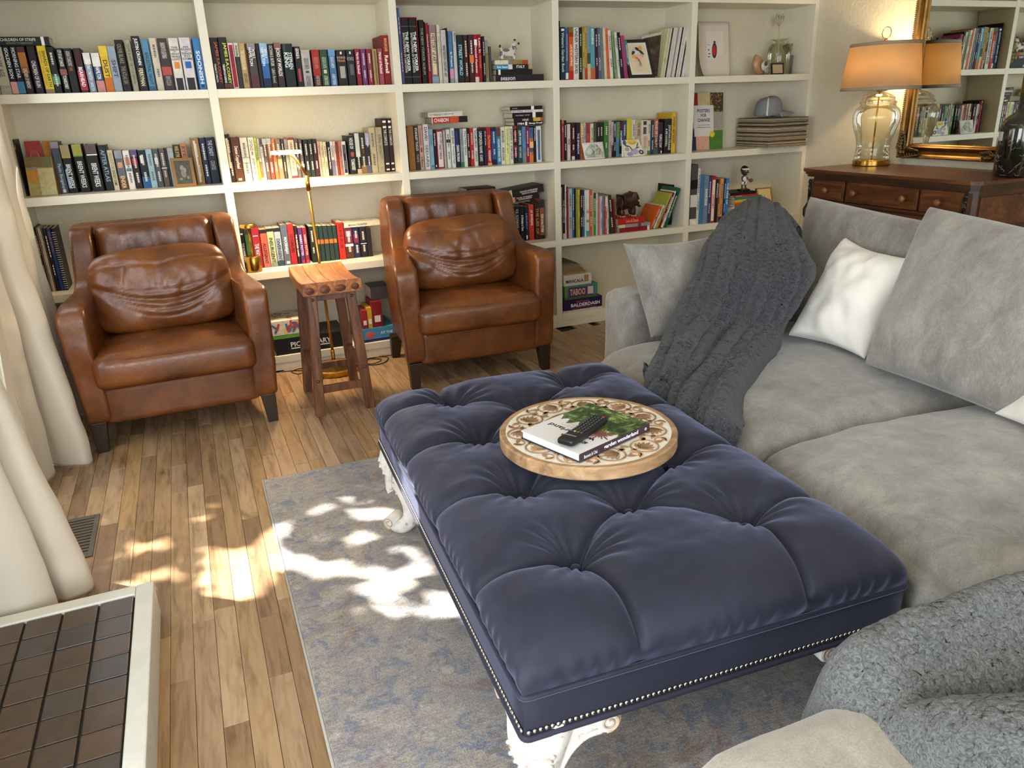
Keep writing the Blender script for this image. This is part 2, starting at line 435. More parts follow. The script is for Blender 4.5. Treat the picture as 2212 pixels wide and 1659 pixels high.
# ------------------------------------------------------------------ rug
def rug_mat():
    t = NT('rug_weave'); t.set(Roughness=0.95); t.b.inputs['Specular IOR Level'].default_value = 0.1
    t.b.inputs['Sheen Weight'].default_value = 0.25
    co = t.coord('Object')
    n1 = t.noise(co, 2.6, 5, 0.65, 0.8); base = t.ramp(n1, 'Fac', [(0.30, '867d74'), (0.45, 'aaa094'), (0.58, '948e8c'), (0.72, 'b3a99c')])
    n2 = t.noise(co, 15, 5, 0.75, 1.2); r2 = t.ramp(n2, 'Fac', [(0.50, (0, 0, 0, 1)), (0.60, (1, 1, 1, 1))])
    c1 = t.mix((r2, 0), (base, 0), '7c808c')
    n3 = t.noise(co, 9.5, 5, 0.75, 1.0); r3 = t.ramp(n3, 'Fac', [(0.56, (0, 0, 0, 1)), (0.66, (.75, .75, .75, 1))])
    c2 = t.mix((r3, 0), c1, '8c7063')
    # worn floral medallions
    v = t.new('ShaderNodeTexVoronoi', _feature='F1'); t.link(co[0], co[1], v, 'Vector'); v.inputs['Scale'].default_value = 9.5; v.inputs['Randomness'].default_value = .35
    rv = t.ramp(v, 'Distance', [(0.12, (1, 1, 1, 1)), (0.2, (0, 0, 0, 1)), (0.3, (.6, .6, .6, 1)), (0.38, (0, 0, 0, 1))])
    n5 = t.noise(co, 22, 3, 0.7); r5 = t.ramp(n5, 'Fac', [(0.45, (0, 0, 0, 1)), (0.62, (1, 1, 1, 1))])
    m5 = t.mix(1.0, (rv, 0), (r5, 0), 'MULTIPLY'); c3 = t.mix(m5, c2, 'b3aa9c')
    # streaky wear across the weave
    cs = t.coord('Object', (1.0, 14.0, 1.0)); n4 = t.noise(cs, 26, 4, 0.7); r4 = t.ramp(n4, 'Fac', [(0.3, (0.62, 0.62, 0.63, 1)), (0.7, (1.16, 1.14, 1.12, 1))])
    c4 = t.mix(0.85, c3, (r4, 0), 'MULTIPLY')
    n6 = t.noise(co, 260, 2, 0.6); r6 = t.ramp(n6, 'Fac', [(0.3, (0.6, 0.6, 0.6, 1)), (0.7, (1.25, 1.25, 1.25, 1))]); c5 = t.mix(0.8, c4, (r6, 0), 'MULTIPLY')
    t.col(c5); t.bump((n6, 'Fac'), 0.5, 0.004); t.bump((n4, 'Fac'), 0.25, 0.003)
    return t.m
rug = thing('area_rug', 'faded grey blue oriental rug under the tufted ottoman', 'rug', (.954, -2.87, 0))
MB().box(-1.04, 1.04, -1.51, 1.51, 0, .009, .003).build('pile', rug_mat(), rug)
mb = MB(); mb.tube([(-1.044, -1.51, .005), (-1.044, 1.514, .005), (1.044, 1.514, .005)], .0042, 6); mb.build('bound_edge', mat('rug_edge', 'a9a498', 0.95, bump=(400, .5, .003)), rug, True)

# ------------------------------------------------------------------ raised hearth with brown tiles
HX, HY, HZ = -.44, -2.075, .11
he = thing('hearth', 'low raised hearth of brown glazed tiles with a white wooden border', 'hearth', (HX, HY, 0))
M_HW = mat('hearth_white', 'd3d2c8', 0.5, var=(14, .07), bump=(60, .15, .002))
W_ = HX - (XL + .002)
MB().box(-.045, 0, -1.17, 0, 0, HZ, .004).build('border', M_HW, he)
MB().box(-W_, -.0455, -.045, 0, 0, HZ, .004).build('border', M_HW, he)
MB().box(-W_, -.046, -1.17, -.0455, 0, HZ - .012).build('grout_bed', mat('dark_grout', '3a3531', .9, bump=(150, .5, .002)), he)
def tile_mat():
    t = NT('brown_tile'); t.b.inputs['Coat Weight'].default_value = .3; t.b.inputs['Coat Roughness'].default_value = .25; t.set(Roughness=.42)
    info = t.new('ShaderNodeObjectInfo'); base = t.ramp(info, 'Random', [(0, '3e2e22'), (.3, '463325'), (.5, '3a3330'), (.7, '4c3828'), (.85, '353232'), (1, '413023')])
    co = t.coord('Object', add_random=True); n = t.noise(co, 30, 4, .6); r = t.ramp(n, 'Fac', [(.3, (.75, .75, .75, 1)), (.7, (1.2, 1.18, 1.15, 1))]); t.col(t.mix(1, (base, 0), (r, 0), 'MULTIPLY'))
    t.bump((n, 'Fac'), .12, .003); n2 = t.noise(co, 240, 2, .6); t.bump((n2, 'Fac'), .12, .001); return t.m
tb = MB().box(-.0405, .0405, -.0395, .0395, -.008, 0, .0025); tm = bpy.data.meshes.new('tile'); tm.from_pydata(tb.v, [], tb.f); tm.update(); tm.materials.append(tile_mat())
for i in range(6):
    for j in range(26):
        xx = -.0475 - .0425 - i * .0862; yy = -.0475 - .0415 - j * .0835
        if xx - .04 < -W_ or yy < -1.13: continue
        o = bpy.data.objects.new('tile', tm); link(o, he); o.location = (xx, yy, HZ - .003 + rs.uniform(-.0006, .0006)); o.rotation_euler = (rs.uniform(-.006, .006), rs.uniform(-.006, .006), 0)

# floor register beside the curtain
vt = thing('floor_vent', 'small dark metal floor vent beside the cream curtain', 'vent', (-.72, -1.5, 0))
M_VENT = mat('vent_metal', '6b635a', .45, .6)
mb = MB(); mb.box(-.07, -.055, -.15, .15, 0, .005, .001); mb.box(.055, .07, -.15, .15, 0, .005, .001); mb.box(-.055, .055, .13, .15, 0, .005, .001); mb.box(-.055, .055, -.15, -.13, 0, .005, .001); mb.build('frame', M_VENT, vt)
for k in range(12): MB().box(-.055, .055, -.128 + k * .0215, -.128 + k * .0215 + .012, 0, .0042).build('slat', M_VENT, vt)

# ------------------------------------------------------------------ curtains
def catmull(P, n):
    P = np.array(P, float); out = []
    Q = np.concatenate([[2 * P[0] - P[1]], P, [2 * P[-1] - P[-2]]]); m = len(P) - 1
    for k in range(n):
        t = k / (n - 1) * m; i = min(int(t), m - 1); f = t - i
        p0, p1, p2, p3 = Q[i], Q[i + 1], Q[i + 2], Q[i + 3]
        out.append(.5 * ((2 * p1) + (-p0 + p2) * f + (2 * p0 - 5 * p1 + 4 * p2 - p3) * f * f + (-p0 + 3 * p1 - 3 * p2 + p3) * f ** 3))
    return np.array(out)
def curtain_mat():
    t = NT('curtain_cloth'); t.set(Roughness=.62); t.b.inputs['Sheen Weight'].default_value = .3
    t.b.inputs['Base Color'].default_value = srgb('dfd6c5')
    co = t.coord('Object'); n = t.noise(co, 420, 2, .5); t.bump((n, 'Fac'), .1, .001); n2 = t.noise(co, 14, 3, .5); t.bump((n2, 'Fac'), .12, .01)
    tr = t.new('ShaderNodeBsdfTranslucent'); tr.inputs['Color'].default_value = srgb('d8cdb8')
    mx = t.new('ShaderNodeMixShader'); mx.inputs[0].default_value = .18; t.link(t.b, 0, mx, 1); t.link(tr, 0, mx, 2); t.link(mx, 0, t.out, 0)
    return t.m
M_CURT = curtain_mat()
def curtain(name, label, bottom, mid, top, zt, seed):
    n, nz = 150, 60
    Bm, Mm, Tp = catmull(bottom, n), catmull(mid, n), catmull(top, n)
    V = []; 
    for k in range(nz):
        s = (k / (nz - 1)); z = zt * s ** 1.25
        if s < .5: f = s / .5; f = f * f * (3 - 2 * f); xy = Bm * (1 - f) + Mm * f
        else: f = (s - .5) / .5; xy = Mm * (1 - f) + Tp * f
        pz = np.full(n, z)
        P = np.stack([xy[:, 0], xy[:, 1], pz], 1)
        w = fbm(P, 5, 2, seed) * .010 * (1 - .6 * s); P[:, 0] += w; P[:, 1] += fbm(P + 9, 4, 2, seed + 3) * .010 * (1 - .6 * s)
        if k == 0: P[:, 2] = np.abs(fbm(P, 9, 2, seed)) * .004 + .002
        V.append(P)
    root = thing(name, label, 'curtain', (XL, float(np.mean(Bm[:, 1])), 0)); off = np.array([XL, float(np.mean(Bm[:, 1])), 0])
    V = np.array(V); P = V.reshape(-1, 3) - off
    o = mesh('cloth', P, grid_faces(nz, n), M_CURT, root, True); md = o.modifiers.new('thickness', 'SOLIDIFY'); md.thickness = .0025
    # turned side hem
    hem = V[:, -9:, :] ; hp = (hem + np.array([.003, 0, 0])).reshape(-1, 3) - off
    h = mesh('side_hem', hp, grid_faces(nz, 9), M_CURT, root, True); md = h.modifiers.new('thickness', 'SOLIDIFY'); md.thickness = .003
    return root
curtain('curtain', 'cream full length curtain panel hanging behind the left leather armchair',
        [(-.90, -.10), (-.80, -.20), (-.88, -.30), (-.78, -.42), (-.86, -.52), (-.80, -.60), (-.765, -.72), (-.715, -.825), (-.74, -.87), (-.82, -.84), (-.87, -.80), (-.85, -.90), (-.885, -1.0), (-.87, -1.08), (-.89, -1.17)],
        [(-.90, -.10), (-.83, -.19), (-.89, -.28), (-.82, -.38), (-.88, -.47), (-.83, -.56), (-.805, -.65), (-.79, -.74), (-.83, -.79), (-.87, -.78), (-.89, -.76), (-.86, -.83), (-.885, -.88), (-.875, -.92), (-.89, -.97)],
        [(-.90, -.12), (-.85, -.18), (-.90, -.24), (-.85, -.30), (-.90, -.36), (-.85, -.42), (-.82, -.48), (-.84, -.54), (-.88, -.56), (-.90, -.57), (-.90, -.58), (-.87, -.60), (-.88, -.62), (-.87, -.64), (-.89, -.66)], 2.2, 21)
curtain('curtain', 'cream full length curtain panel pooling beside the tiled hearth',
        [(-.90, -1.62), (-.83, -1.66), (-.86, -1.74), (-.74, -1.76), (-.65, -1.80), (-.635, -1.86), (-.70, -1.89), (-.76, -1.86), (-.755, -1.93), (-.70, -1.965), (-.76, -2.02), (-.86, -2.02), (-.905, -2.04)],
        [(-.90, -1.62), (-.85, -1.66), (-.87, -1.72), (-.79, -1.75), (-.735, -1.81), (-.73, -1.88), (-.78, -1.91), (-.82, -1.90), (-.80, -1.96), (-.755, -2.01), (-.79, -2.06), (-.86, -2.07), (-.905, -2.08)],
        [(-.90, -1.64), (-.87, -1.68), (-.89, -1.73), (-.84, -1.77), (-.82, -1.83), (-.82, -1.89), (-.85, -1.93), (-.87, -1.93), (-.85, -1.98), (-.83, -2.03), (-.85, -2.08), (-.89, -2.10), (-.91, -2.12)], 2.2, 33)
# ------------------------------------------------------------------ sofa, cushions, throws
def chenille(key, dark, mid, light, sc=1.0):
    t = NT(key); t.set(Roughness=.85); t.b.inputs['Specular IOR Level'].default_value = .15
    t.b.inputs['Sheen Weight'].default_value = .35; t.b.inputs['Sheen Roughness'].default_value = .5
    co = t.coord('Object', (1, 1, .55)); n = t.noise(co, 16 * sc, 5, .72, .5); n2 = t.noise(co, 5 * sc, 4, .6, .3)
    a = t.new('ShaderNodeMath', _operation='ADD'); t.link(n, 'Fac', a, 0); t.link(n2, 'Fac', a, 1)
    h = t.new('ShaderNodeMath', _operation='MULTIPLY'); t.link(a, 0, h, 0); h.inputs[1].default_value = .5
    r = t.ramp(h, 0, [(.36, dark), (.5, mid), (.66, light)])
    cf = t.coord('Object', (1, 1, .18)); f = t.noise(cf, 330, 2, .6); rf = t.ramp(f, 'Fac', [(.3, (.8, .8, .8, 1)), (.7, (1.13, 1.13, 1.12, 1))])
    t.col(t.mix(.9, (r, 0), (rf, 0), 'MULTIPLY')); t.bump((f, 'Fac'), .22, .002); t.bump((n, 'Fac'), .10, .006)
    return t.m
M_SOFA = chenille('sofa_chenille', '706c66', '86827b', '9d9890')
M_SOFA_LIT = chenille('lit_sofa_chenille', '857d70', '9a9182', 'aba292')  # sofa chenille lightened: light falling on the chaise is put into the colour
M_PIPE = mat('sofa_piping', '66625c', .9)
def crown(cz, seed=0, amp=.006, sag=0.0, side=0.0):
    def fn(P, Q):
        P = P.copy(); top = np.clip(Q[:, 2], 0, 1); k = np.maximum(0, 1 - Q[:, 0] ** 2) ** .8 * np.maximum(0, 1 - Q[:, 1] ** 2) ** .8
        P[:, 2] += cz * k * top
        if side: P[:, 0] += np.sign(Q[:, 0]) * side * np.maximum(0, 1 - Q[:, 2] ** 2) * np.maximum(0, 1 - Q[:, 1] ** 4) * (np.abs(Q[:, 0]) > .6)
        n = fbm(P + seed * 5.0, 6, 3, seed) * amp; P[:, 2] += n * (.3 + top); P[:, 0] += fbm(P + 40 + seed, 7, 3, seed + 5) * amp * .7
        return P
    return fn
sofa = thing('sofa', 'long grey chenille sofa with block arm and two loose seat cushions', 'sofa', (1.28, -1.54, 0), (0, 0, math.radians(-2.5)))
softbox('base', (.49, -.985, .185), (.46, .945, .085), .025, M_SOFA, sofa, 20, crown(0, 1, .002))
softbox('arm', (.50, -.095, .345), (.50, .095, .285), .045, M_SOFA, sofa, 22, crown(.004, 2, .004))
softbox('backrest', (.94, -.985, .40), (.10, .965, .31), .05, M_SOFA, sofa, 18, crown(0, 3, .003))
def seat_fn(seed):
    f0 = crown(.035, seed, .007, side=.018)
    def fn(P, Q):
        P = f0(P, Q); fr = np.clip((-Q[:, 0] - .55) / .45, 0, 1)
        P[:, 2] -= .035 * fr ** 2 * np.clip(Q[:, 2], 0, 1); return P
    return fn
for (y0, y1, sd) in ((-1.145, -.195, 11), (-1.925, -1.155, 12)):
    c = softbox('seat_cushion', (.33, (y0 + y1) / 2, .358), (.475, (y1 - y0) / 2, .098), .07, M_SOFA, sofa, 34, seat_fn(sd))
    yy = np.linspace(y0 + .05, y1 - .05, 24); zz = .30 + .004 * np.sin(yy * 9)
    MB().tube([(-.152 - .012 * (1 - ((y - (y0 + y1) / 2) / ((y1 - y0) / 2)) ** 4), y, z) for y, z in zip(yy, zz)], .0045, 6).build('piping', M_PIPE, c, True)
for (lx, ly) in ((.08, -.1), (.08, -1.85), (.95, -.1), (.95, -1.85)):
    MB().lathe([(.02, 0), (.026, .105)], (lx, ly, 0), 14).build('foot', mat('dark_foot', '1c1714', .5), sofa, True)

def cushion(name, label, cat, corners, thick, m, seed, group=None, **kw):
    cs = [np.array(c, float) for c in corners]; base = (cs[2] + cs[3]) / 2; base[2] = min(cs[2][2], cs[3][2])
    root = thing(name, label, cat, tuple(base), group=group)
    pillow('filling', [c - base for c in cs], thick, m, root, seed=seed, **kw)
    return root
cushion('back_cushion', 'wide grey back cushion behind the white pillow at the sofa back', 'cushion', [(2.12, -1.74, .935), (2.08, -2.62, .90), (2.0, -2.62, .44), (2.04, -1.74, .44)], .17, M_SOFA, 5, 'sofa back cushions', n=40, pinch=.03, wrinkle=.012, puff=.30)
cushion('back_cushion', 'large square grey cushion leaning over the white pillow, right side of sofa', 'cushion', [(2.02, -2.37, .965), (1.95, -3.05, .93), (1.74, -3.06, .485), (1.745, -2.44, .50)], .20, M_SOFA, 6, 'sofa back cushions', n=40, pinch=.03, wrinkle=.010, puff=.34)
cushion('throw_pillow', 'grey chenille pillow standing against the far sofa arm beside the dark throw', 'pillow', [(1.255, -1.745, .835), (1.70, -1.735, .83), (1.74, -1.83, .46), (1.33, -1.83, .49)], .17, M_SOFA, 7, 'sofa pillows', n=34, pinch=.10, wrinkle=.010, puff=.40)
M_IVORY = mat('ivory_velvet', 'ddd8cf', .8, sheen=.3, bump=(260, .12, .001), var=(6, .03))
def wp(A, B): return .010 * np.sin(3.2 * B + 5 * A) * (B > .3) * (B - .3) + .006 * np.exp(-((A - .1 + .3 * B) / .06) ** 2) * (B < -.6)
cushion('throw_pillow', 'white velvet square pillow leaning in the middle of the grey sofa', 'pillow', [(1.985, -2.075, .828), (1.945, -2.40, .81), (1.80, -2.385, .492), (1.745, -2.09, .505)], .16, M_IVORY, 8, 'sofa pillows', n=60, pinch=.09, wrinkle=.020, puff=.40, extra=wp)
cushion('throw_pillow', 'pale ivory pillow cut off at the right edge of the picture', 'pillow', [(1.82, -3.12, .82), (1.76, -3.44, .82), (1.60, -3.37, .49), (1.72, -2.90, .50)], .13, M_IVORY, 9, 'sofa pillows', n=30, pinch=.09, wrinkle=.010, puff=.4)

def sherpa(key, dark, light):
    t = NT(key); t.set(Roughness=.95); t.b.inputs['Specular IOR Level'].default_value = .08
    t.b.inputs['Sheen Weight'].default_value = .25; t.b.inputs['Sheen Roughness'].default_value = .5
    co = t.coord('Object'); n = t.noise(co, 105, 3, .6, 2.4); n2 = t.noise(co, 4, 3, .5)
    r = t.ramp(n, 'Fac', [(.33, dark), (.62, light)]); r2 = t.ramp(n2, 'Fac', [(.3, (.86, .86, .88, 1)), (.7, (1.1, 1.1, 1.1, 1))])
    t.col(t.mix(1, (r, 0), (r2, 0), 'MULTIPLY')); t.bump((n, 'Fac'), .9, .008)
    return t.m
M_SHERPA = sherpa('grey_sherpa', '1b1c1f', '414246')
M_SHERPA2 = sherpa('light_grey_sherpa', '363837', '6e6f6c')
def drape(name, label, rows, folds, m, nu=150, nv=130, thick=.022, seed=0, fuzz=.0032, group=None):
    L = catmull([r[0] for r in rows], nv); R = catmull([r[1] for r in rows], nv)
    t = np.linspace(0, 1, nu); P = L[:, None, :] * (1 - t)[None, :, None] + R[:, None, :] * t[None, :, None]
    du = np.gradient(P, axis=1); dv = np.gradient(P, axis=0); N = np.cross(du, dv); N /= np.linalg.norm(N, axis=2, keepdims=True) + 1e-9
    camdir = np.array(cam.location) - P; flip = np.sign((N * camdir).sum(2)); flip[flip == 0] = 1; N *= np.median(flip)
    s = np.linspace(0, 1, nv)[:, None]; T = t[None, :]
    H = folds(s, T) * np.ones((nv, nu))
    edge = np.minimum(T, 1 - T); H = H - .05 * np.exp(-(edge / .035) ** 2)
    P = P + N * H[..., None]; Q = P.reshape(-1, 3)
    Q = Q + N.reshape(-1, 3) * (fbm(Q, 9, 2, seed) * .009 + fbm(Q, 130, 2, seed + 4) * fuzz)[:, None]
    base = Q.min(0).copy(); base[:2] = Q.mean(0)[:2]
    root = thing(name, label, 'blanket', tuple(base), group=group)
    o = mesh('fabric', Q - base, grid_faces(nv, nu), m, root, True); md = o.modifiers.new('thickness', 'SOLIDIFY'); md.thickness = thick; md.offset = -1
    return root, P - base
def fold1(s, T):
    H = -.012 + 0 * s * T
    for (c0, w, amp, ph, sh) in ((.06, .060, .030, .3, .0), (.22, .070, .044, 1.4, .02), (.41, .055, .036, 2.2, .05), (.50, .040, .020, .8, -.10), (.63, .075, .048, .4, -.03), (.80, .050, .030, 1.9, .04), (.94, .055, .034, 2.8, .0)):
        c = .5 + (c0 - .5) * (.72 + .32 * s) + .030 * np.sin(4.2 * s + ph) + sh * s
        H = np.maximum(H, (amp * (.50 + .60 * s)) * np.exp(-((T - c) / w) ** 2) * (1 + .25 * np.sin(6 * s + ph * 3)) - .010)
    return H + .006 * np.sin(2 * np.pi * (T * 9 - .8 * s) + 1.3) + .05 * np.sin(np.pi * T) * np.exp(-((s - .08) / .16) ** 2)
ROWS1 = [((1.76, -1.62, .70), (2.03, -1.78, .72)), ((1.70, -1.70, .84), (1.98, -1.80, .86)),
 ((1.718,-1.75,.875),(1.894,-1.864,.89)),((1.53,-1.863,.835),(1.744,-2.126,.835)),((1.42,-1.954,.745),(1.721,-2.202,.755)),((1.334,-2.002,.65),(1.686,-2.19,.645)),((1.239,-2.064,.58),(1.634,-2.181,.56)),((1.073,-2.226,.54),(1.422,-2.316,.525)),((1.056,-2.231,.475),(1.239,-2.438,.515)),
 ((1.045, -2.235, .37), (1.085, -2.60, .505)), ((1.035, -2.24, .20), (1.055, -2.625, .44)), ((1.035, -2.25, .06), (1.06, -2.60, .30))]
th1, TP = drape('throw_blanket', 'dark grey sherpa throw draped from the sofa back over the seat edge', ROWS1, fold1, M_SHERPA, 300, 420, .020, 3)

# near sofa section (chaise) at the lower right corner
ch = thing('chaise', 'beige chenille chaise section, coloured paler as lit, at the bottom right corner', 'chaise', (.30, -3.475, .02))
softbox('base', (.95, -.62, .17), (.93, .60, .13), .03, M_SOFA_LIT, ch, 14, crown(0, 4, .002))
softbox('seat_cushion', (.95, -.60, .375), (.95, .60, .10), .085, M_SOFA_LIT, ch, 50, crown(.012, 14, .004))
for (lx, ly) in ((.08, -.08), (1.8, -.08), (.08, -1.1), (1.8, -1.1)): MB().lathe([(.02, 0), (.026, .06)], (lx, ly, 0), 12).build('foot', mat('dark_foot', '1c1714', .5), ch, True)
def blanket2():
    nu, nv = 380, 280
    a = np.linspace(0, 1, nu); b = np.linspace(0, 1, nv); A, B = np.meshgrid(a, b, indexing='xy')
    X = .585 + 1.0 * A; Yf = -3.425 - .02 * np.sin(6 * A); Y = Yf - .75 * (B ** 1.25)
    hang = np.clip((-.0 + (Y + 3.50)) / .09, 0, 1)                # past the far edge of the seat
    lip = -3.40
    z = .478 + .028
    r1 = .060 * np.exp(-((Y + 3.475 + .03 * A) / .065) ** 2)
    vy = -3.575 - .16 * (A) - .02 * np.sin(5 * A)
    val = -.055 * np.exp(-((Y - vy) / .026) ** 2) * np.clip((A - .02) / .12, 0, 1)
    r2 = .055 * np.exp(-((Y - vy + .10) / .09) ** 2) + .03 * np.exp(-((Y - vy + .30) / .11) ** 2)
    Z = z + r1 + val + r2 - hang ** 2 * .30
    Y = Y + hang * .015 * np.sin(14 * A) 
    e = np.clip(A / .07, 0, 1); Z = Z - (1 - np.sqrt(1 - (1 - e) ** 2)) * (.10 + .22 * hang); X = X - .03 * np.sin(np.pi * np.clip(A / .14, 0, 1)) * 0
    P = np.stack([X, Y, Z], 2).reshape(-1, 3)
    P[:, 2] += fbm(P, 8, 2, 61) * .010 + fbm(P * [1, 1.6, 1], 95, 2, 62) * .0028
    base = np.array([1.0, -3.7, .47]); root = thing('throw_blanket', 'lighter grey sherpa throw bunched on the near chaise corner', 'blanket', tuple(base))
    o = mesh('fabric', P - base, grid_faces(nv, nu), M_SHERPA2, root, True); md = o.modifiers.new('thickness', 'SOLIDIFY'); md.thickness = .02; md.offset = -1
blanket2()
# ------------------------------------------------------------------ leather armchairs
def leather_mat():
    t = NT('cognac_leather'); t.set(Roughness=.36); t.b.inputs['Specular IOR Level'].default_value = .55
    co = t.coord('Object'); n = t.noise(co, 4.5, 5, .65, .4); r = t.ramp(n, 'Fac', [(.28, '46240d'), (.45, '623516'), (.6, '74421b'), (.75, '875123')])
    n2 = t.noise(co, 22, 4, .7, .8); r2 = t.ramp(n2, 'Fac', [(.3, (.82, .8, .78, 1)), (.6, (1.04, 1.04, 1.04, 1))]); t.col(t.mix(.8, (r, 0), (r2, 0), 'MULTIPLY'))
    rr = t.ramp(n2, 'Fac', [(.3, (.44, .44, .44, 1)), (.7, (.25, .25, .25, 1))]); t.link(rr, 0, t.b, 'Roughness')
    v = t.new('ShaderNodeTexVoronoi', _feature='DISTANCE_TO_EDGE'); t.link(co[0], co[1], v, 'Vector'); v.inputs['Scale'].default_value = 320
    t.bump((v, 'Distance'), .12, .0006); n3 = t.noise(co, 30, 4, .65, 1.2); t.bump((n3, 'Fac'), .22, .004)
    return t.m
M_LEA = leather_mat(); M_STITCH = mat('leather_seam', '5c3018', .5); M_DLEG = mat('dark_walnut', '2b1c13', .42, var=(20, .25))

def slab(name, outline, x0, x1, r, m, parent, warp=None, res=90, layers=7, seed=0, amp=0.0):
    """rounded slab: closed (y,z) outline swept along x with rounded rims"""
    O = np.array(outline, float); seg = np.linalg.norm(np.roll(O, -1, 0) - O, axis=1); cum = np.concatenate([[0], np.cumsum(seg)]); tot = cum[-1]
    s = np.linspace(0, tot, res, endpoint=False); P = []
    for q in s:
        i = min(np.searchsorted(cum, q, 'right') - 1, len(O) - 1); f = (q - cum[i]) / seg[i]; P.append(O[i] * (1 - f) + O[(i + 1) % len(O)] * f)
    P = np.array(P)
    for _ in range(3): P = .5 * P + .25 * (np.roll(P, 1, 0) + np.roll(P, -1, 0))
    T = np.roll(P, -1, 0) - np.roll(P, 1, 0); T /= np.linalg.norm(T, axis=1, keepdims=True); N = np.stack([T[:, 1], -T[:, 0]], 1)
    area = np.sum(P[:, 0] * np.roll(P[:, 1], -1) - np.roll(P[:, 0], -1) * P[:, 1]); N = N if area > 0 else -N
    th = np.linspace(0, math.pi / 2, layers); offs = [(r * (1 - math.sin(a)), r * (1 - math.cos(a))) for a in th]  # (depth from face, inset)
    rings = [(x0 + d0, ins) for (d0, ins) in [(r * (1 - math.cos(a)), r * (1 - math.sin(a))) for a in th]]
    rings += [(x0 + r + (x1 - x0 - 2 * r) * k / 5, 0) for k in range(1, 5)]
    rings += [(x1 - r * (1 - math.cos(a)), r * (1 - math.sin(a))) for a in th[::-1]]
    V = []; n = len(P)
    for (xx, ins) in rings:
        q = P - N * ins; V.append(np.column_stack([np.full(n, xx), q]))
    V = np.concatenate(V); c0 = V[:n].mean(0); c1 = V[-n:].mean(0)
    F = []
    for k in range(len(rings) - 1):
        for i in range(n): F.append((k * n + i, k * n + (i + 1) % n, (k + 1) * n + (i + 1) % n, (k + 1) * n + i))
    m0 = len(V); V = np.concatenate([V, [c0], [c1]]); e = (len(rings) - 1) * n
    for i in range(n): F.append((m0, (i + 1) % n, i)); F.append((m0 + 1, e + i, e + (i + 1) % n))
    if warp: V = warp(V)
    if amp: V = V + np.stack([fbm(V + 11, 9, 3, seed), fbm(V + 5, 9, 3, seed + 1), fbm(V, 9, 3, seed + 2)], 1) * amp
    o = mesh(name, V, F, m, parent, True)
    bm = bmesh.new(); bm.from_mesh(o.data); bmesh.ops.recalc_face_normals(bm, faces=bm.faces); bm.to_mesh(o.data); bm.free(); o.data.shade_smooth(); return o

ARM = [(0.0, .13), (-.008, .40), (-.004, .60), (.012, .618), (.10, .626), (.22, .632), (.30, .640), (.345, .655), (.375, .69), (.395, .74), (.41, .80), (.425, .855), (.45, .880), (.52, .888), (.60, .886), (.645, .875), (.665, .84), (.66, .60), (.64, .13)]
def chair_warp(V):
    V = V.copy(); z = V[:, 2]; f = np.where(z < .62, .955 + .055 * np.clip((z - .13) / .45, 0, 1), 1.01 - .03 * np.clip((z - .62) / .20, 0, 1)); q = np.clip(V[:, 1] / .40, 0, 1); V[:, 0] *= f * (1 - .135 * q * q * (3 - 2 * q))
    return V
def pil_extra(seed):
    def fn(A, B):
        r = np.random.default_rng(seed); h = np.zeros_like(A)
        for k, (b0, cv, w, a) in enumerate([(.30, .55, .045, .016), (.52, .75, .035, .010), (.10, .35, .03, .006), (.70, .9, .03, .008)]):
            h -= a * np.exp(-((B - (b0 - cv * (A - .05) ** 2)) / w) ** 2) * np.clip(1.2 - np.abs(A) * .3, 0, 1)
        for k in range(7):
            a0 = r.uniform(-.7, .8); sl = r.uniform(-.5, .5); h -= .006 * np.exp(-((A - a0 - sl * (B + .2)) / .035) ** 2) * np.exp(-((B + r.uniform(-.1, .3)) / .32) ** 2)
        h -= .008 * np.exp(-((B + .62 - .10 * np.exp(-(A / .22) ** 2)) / .035) ** 2)
        return h
    return fn
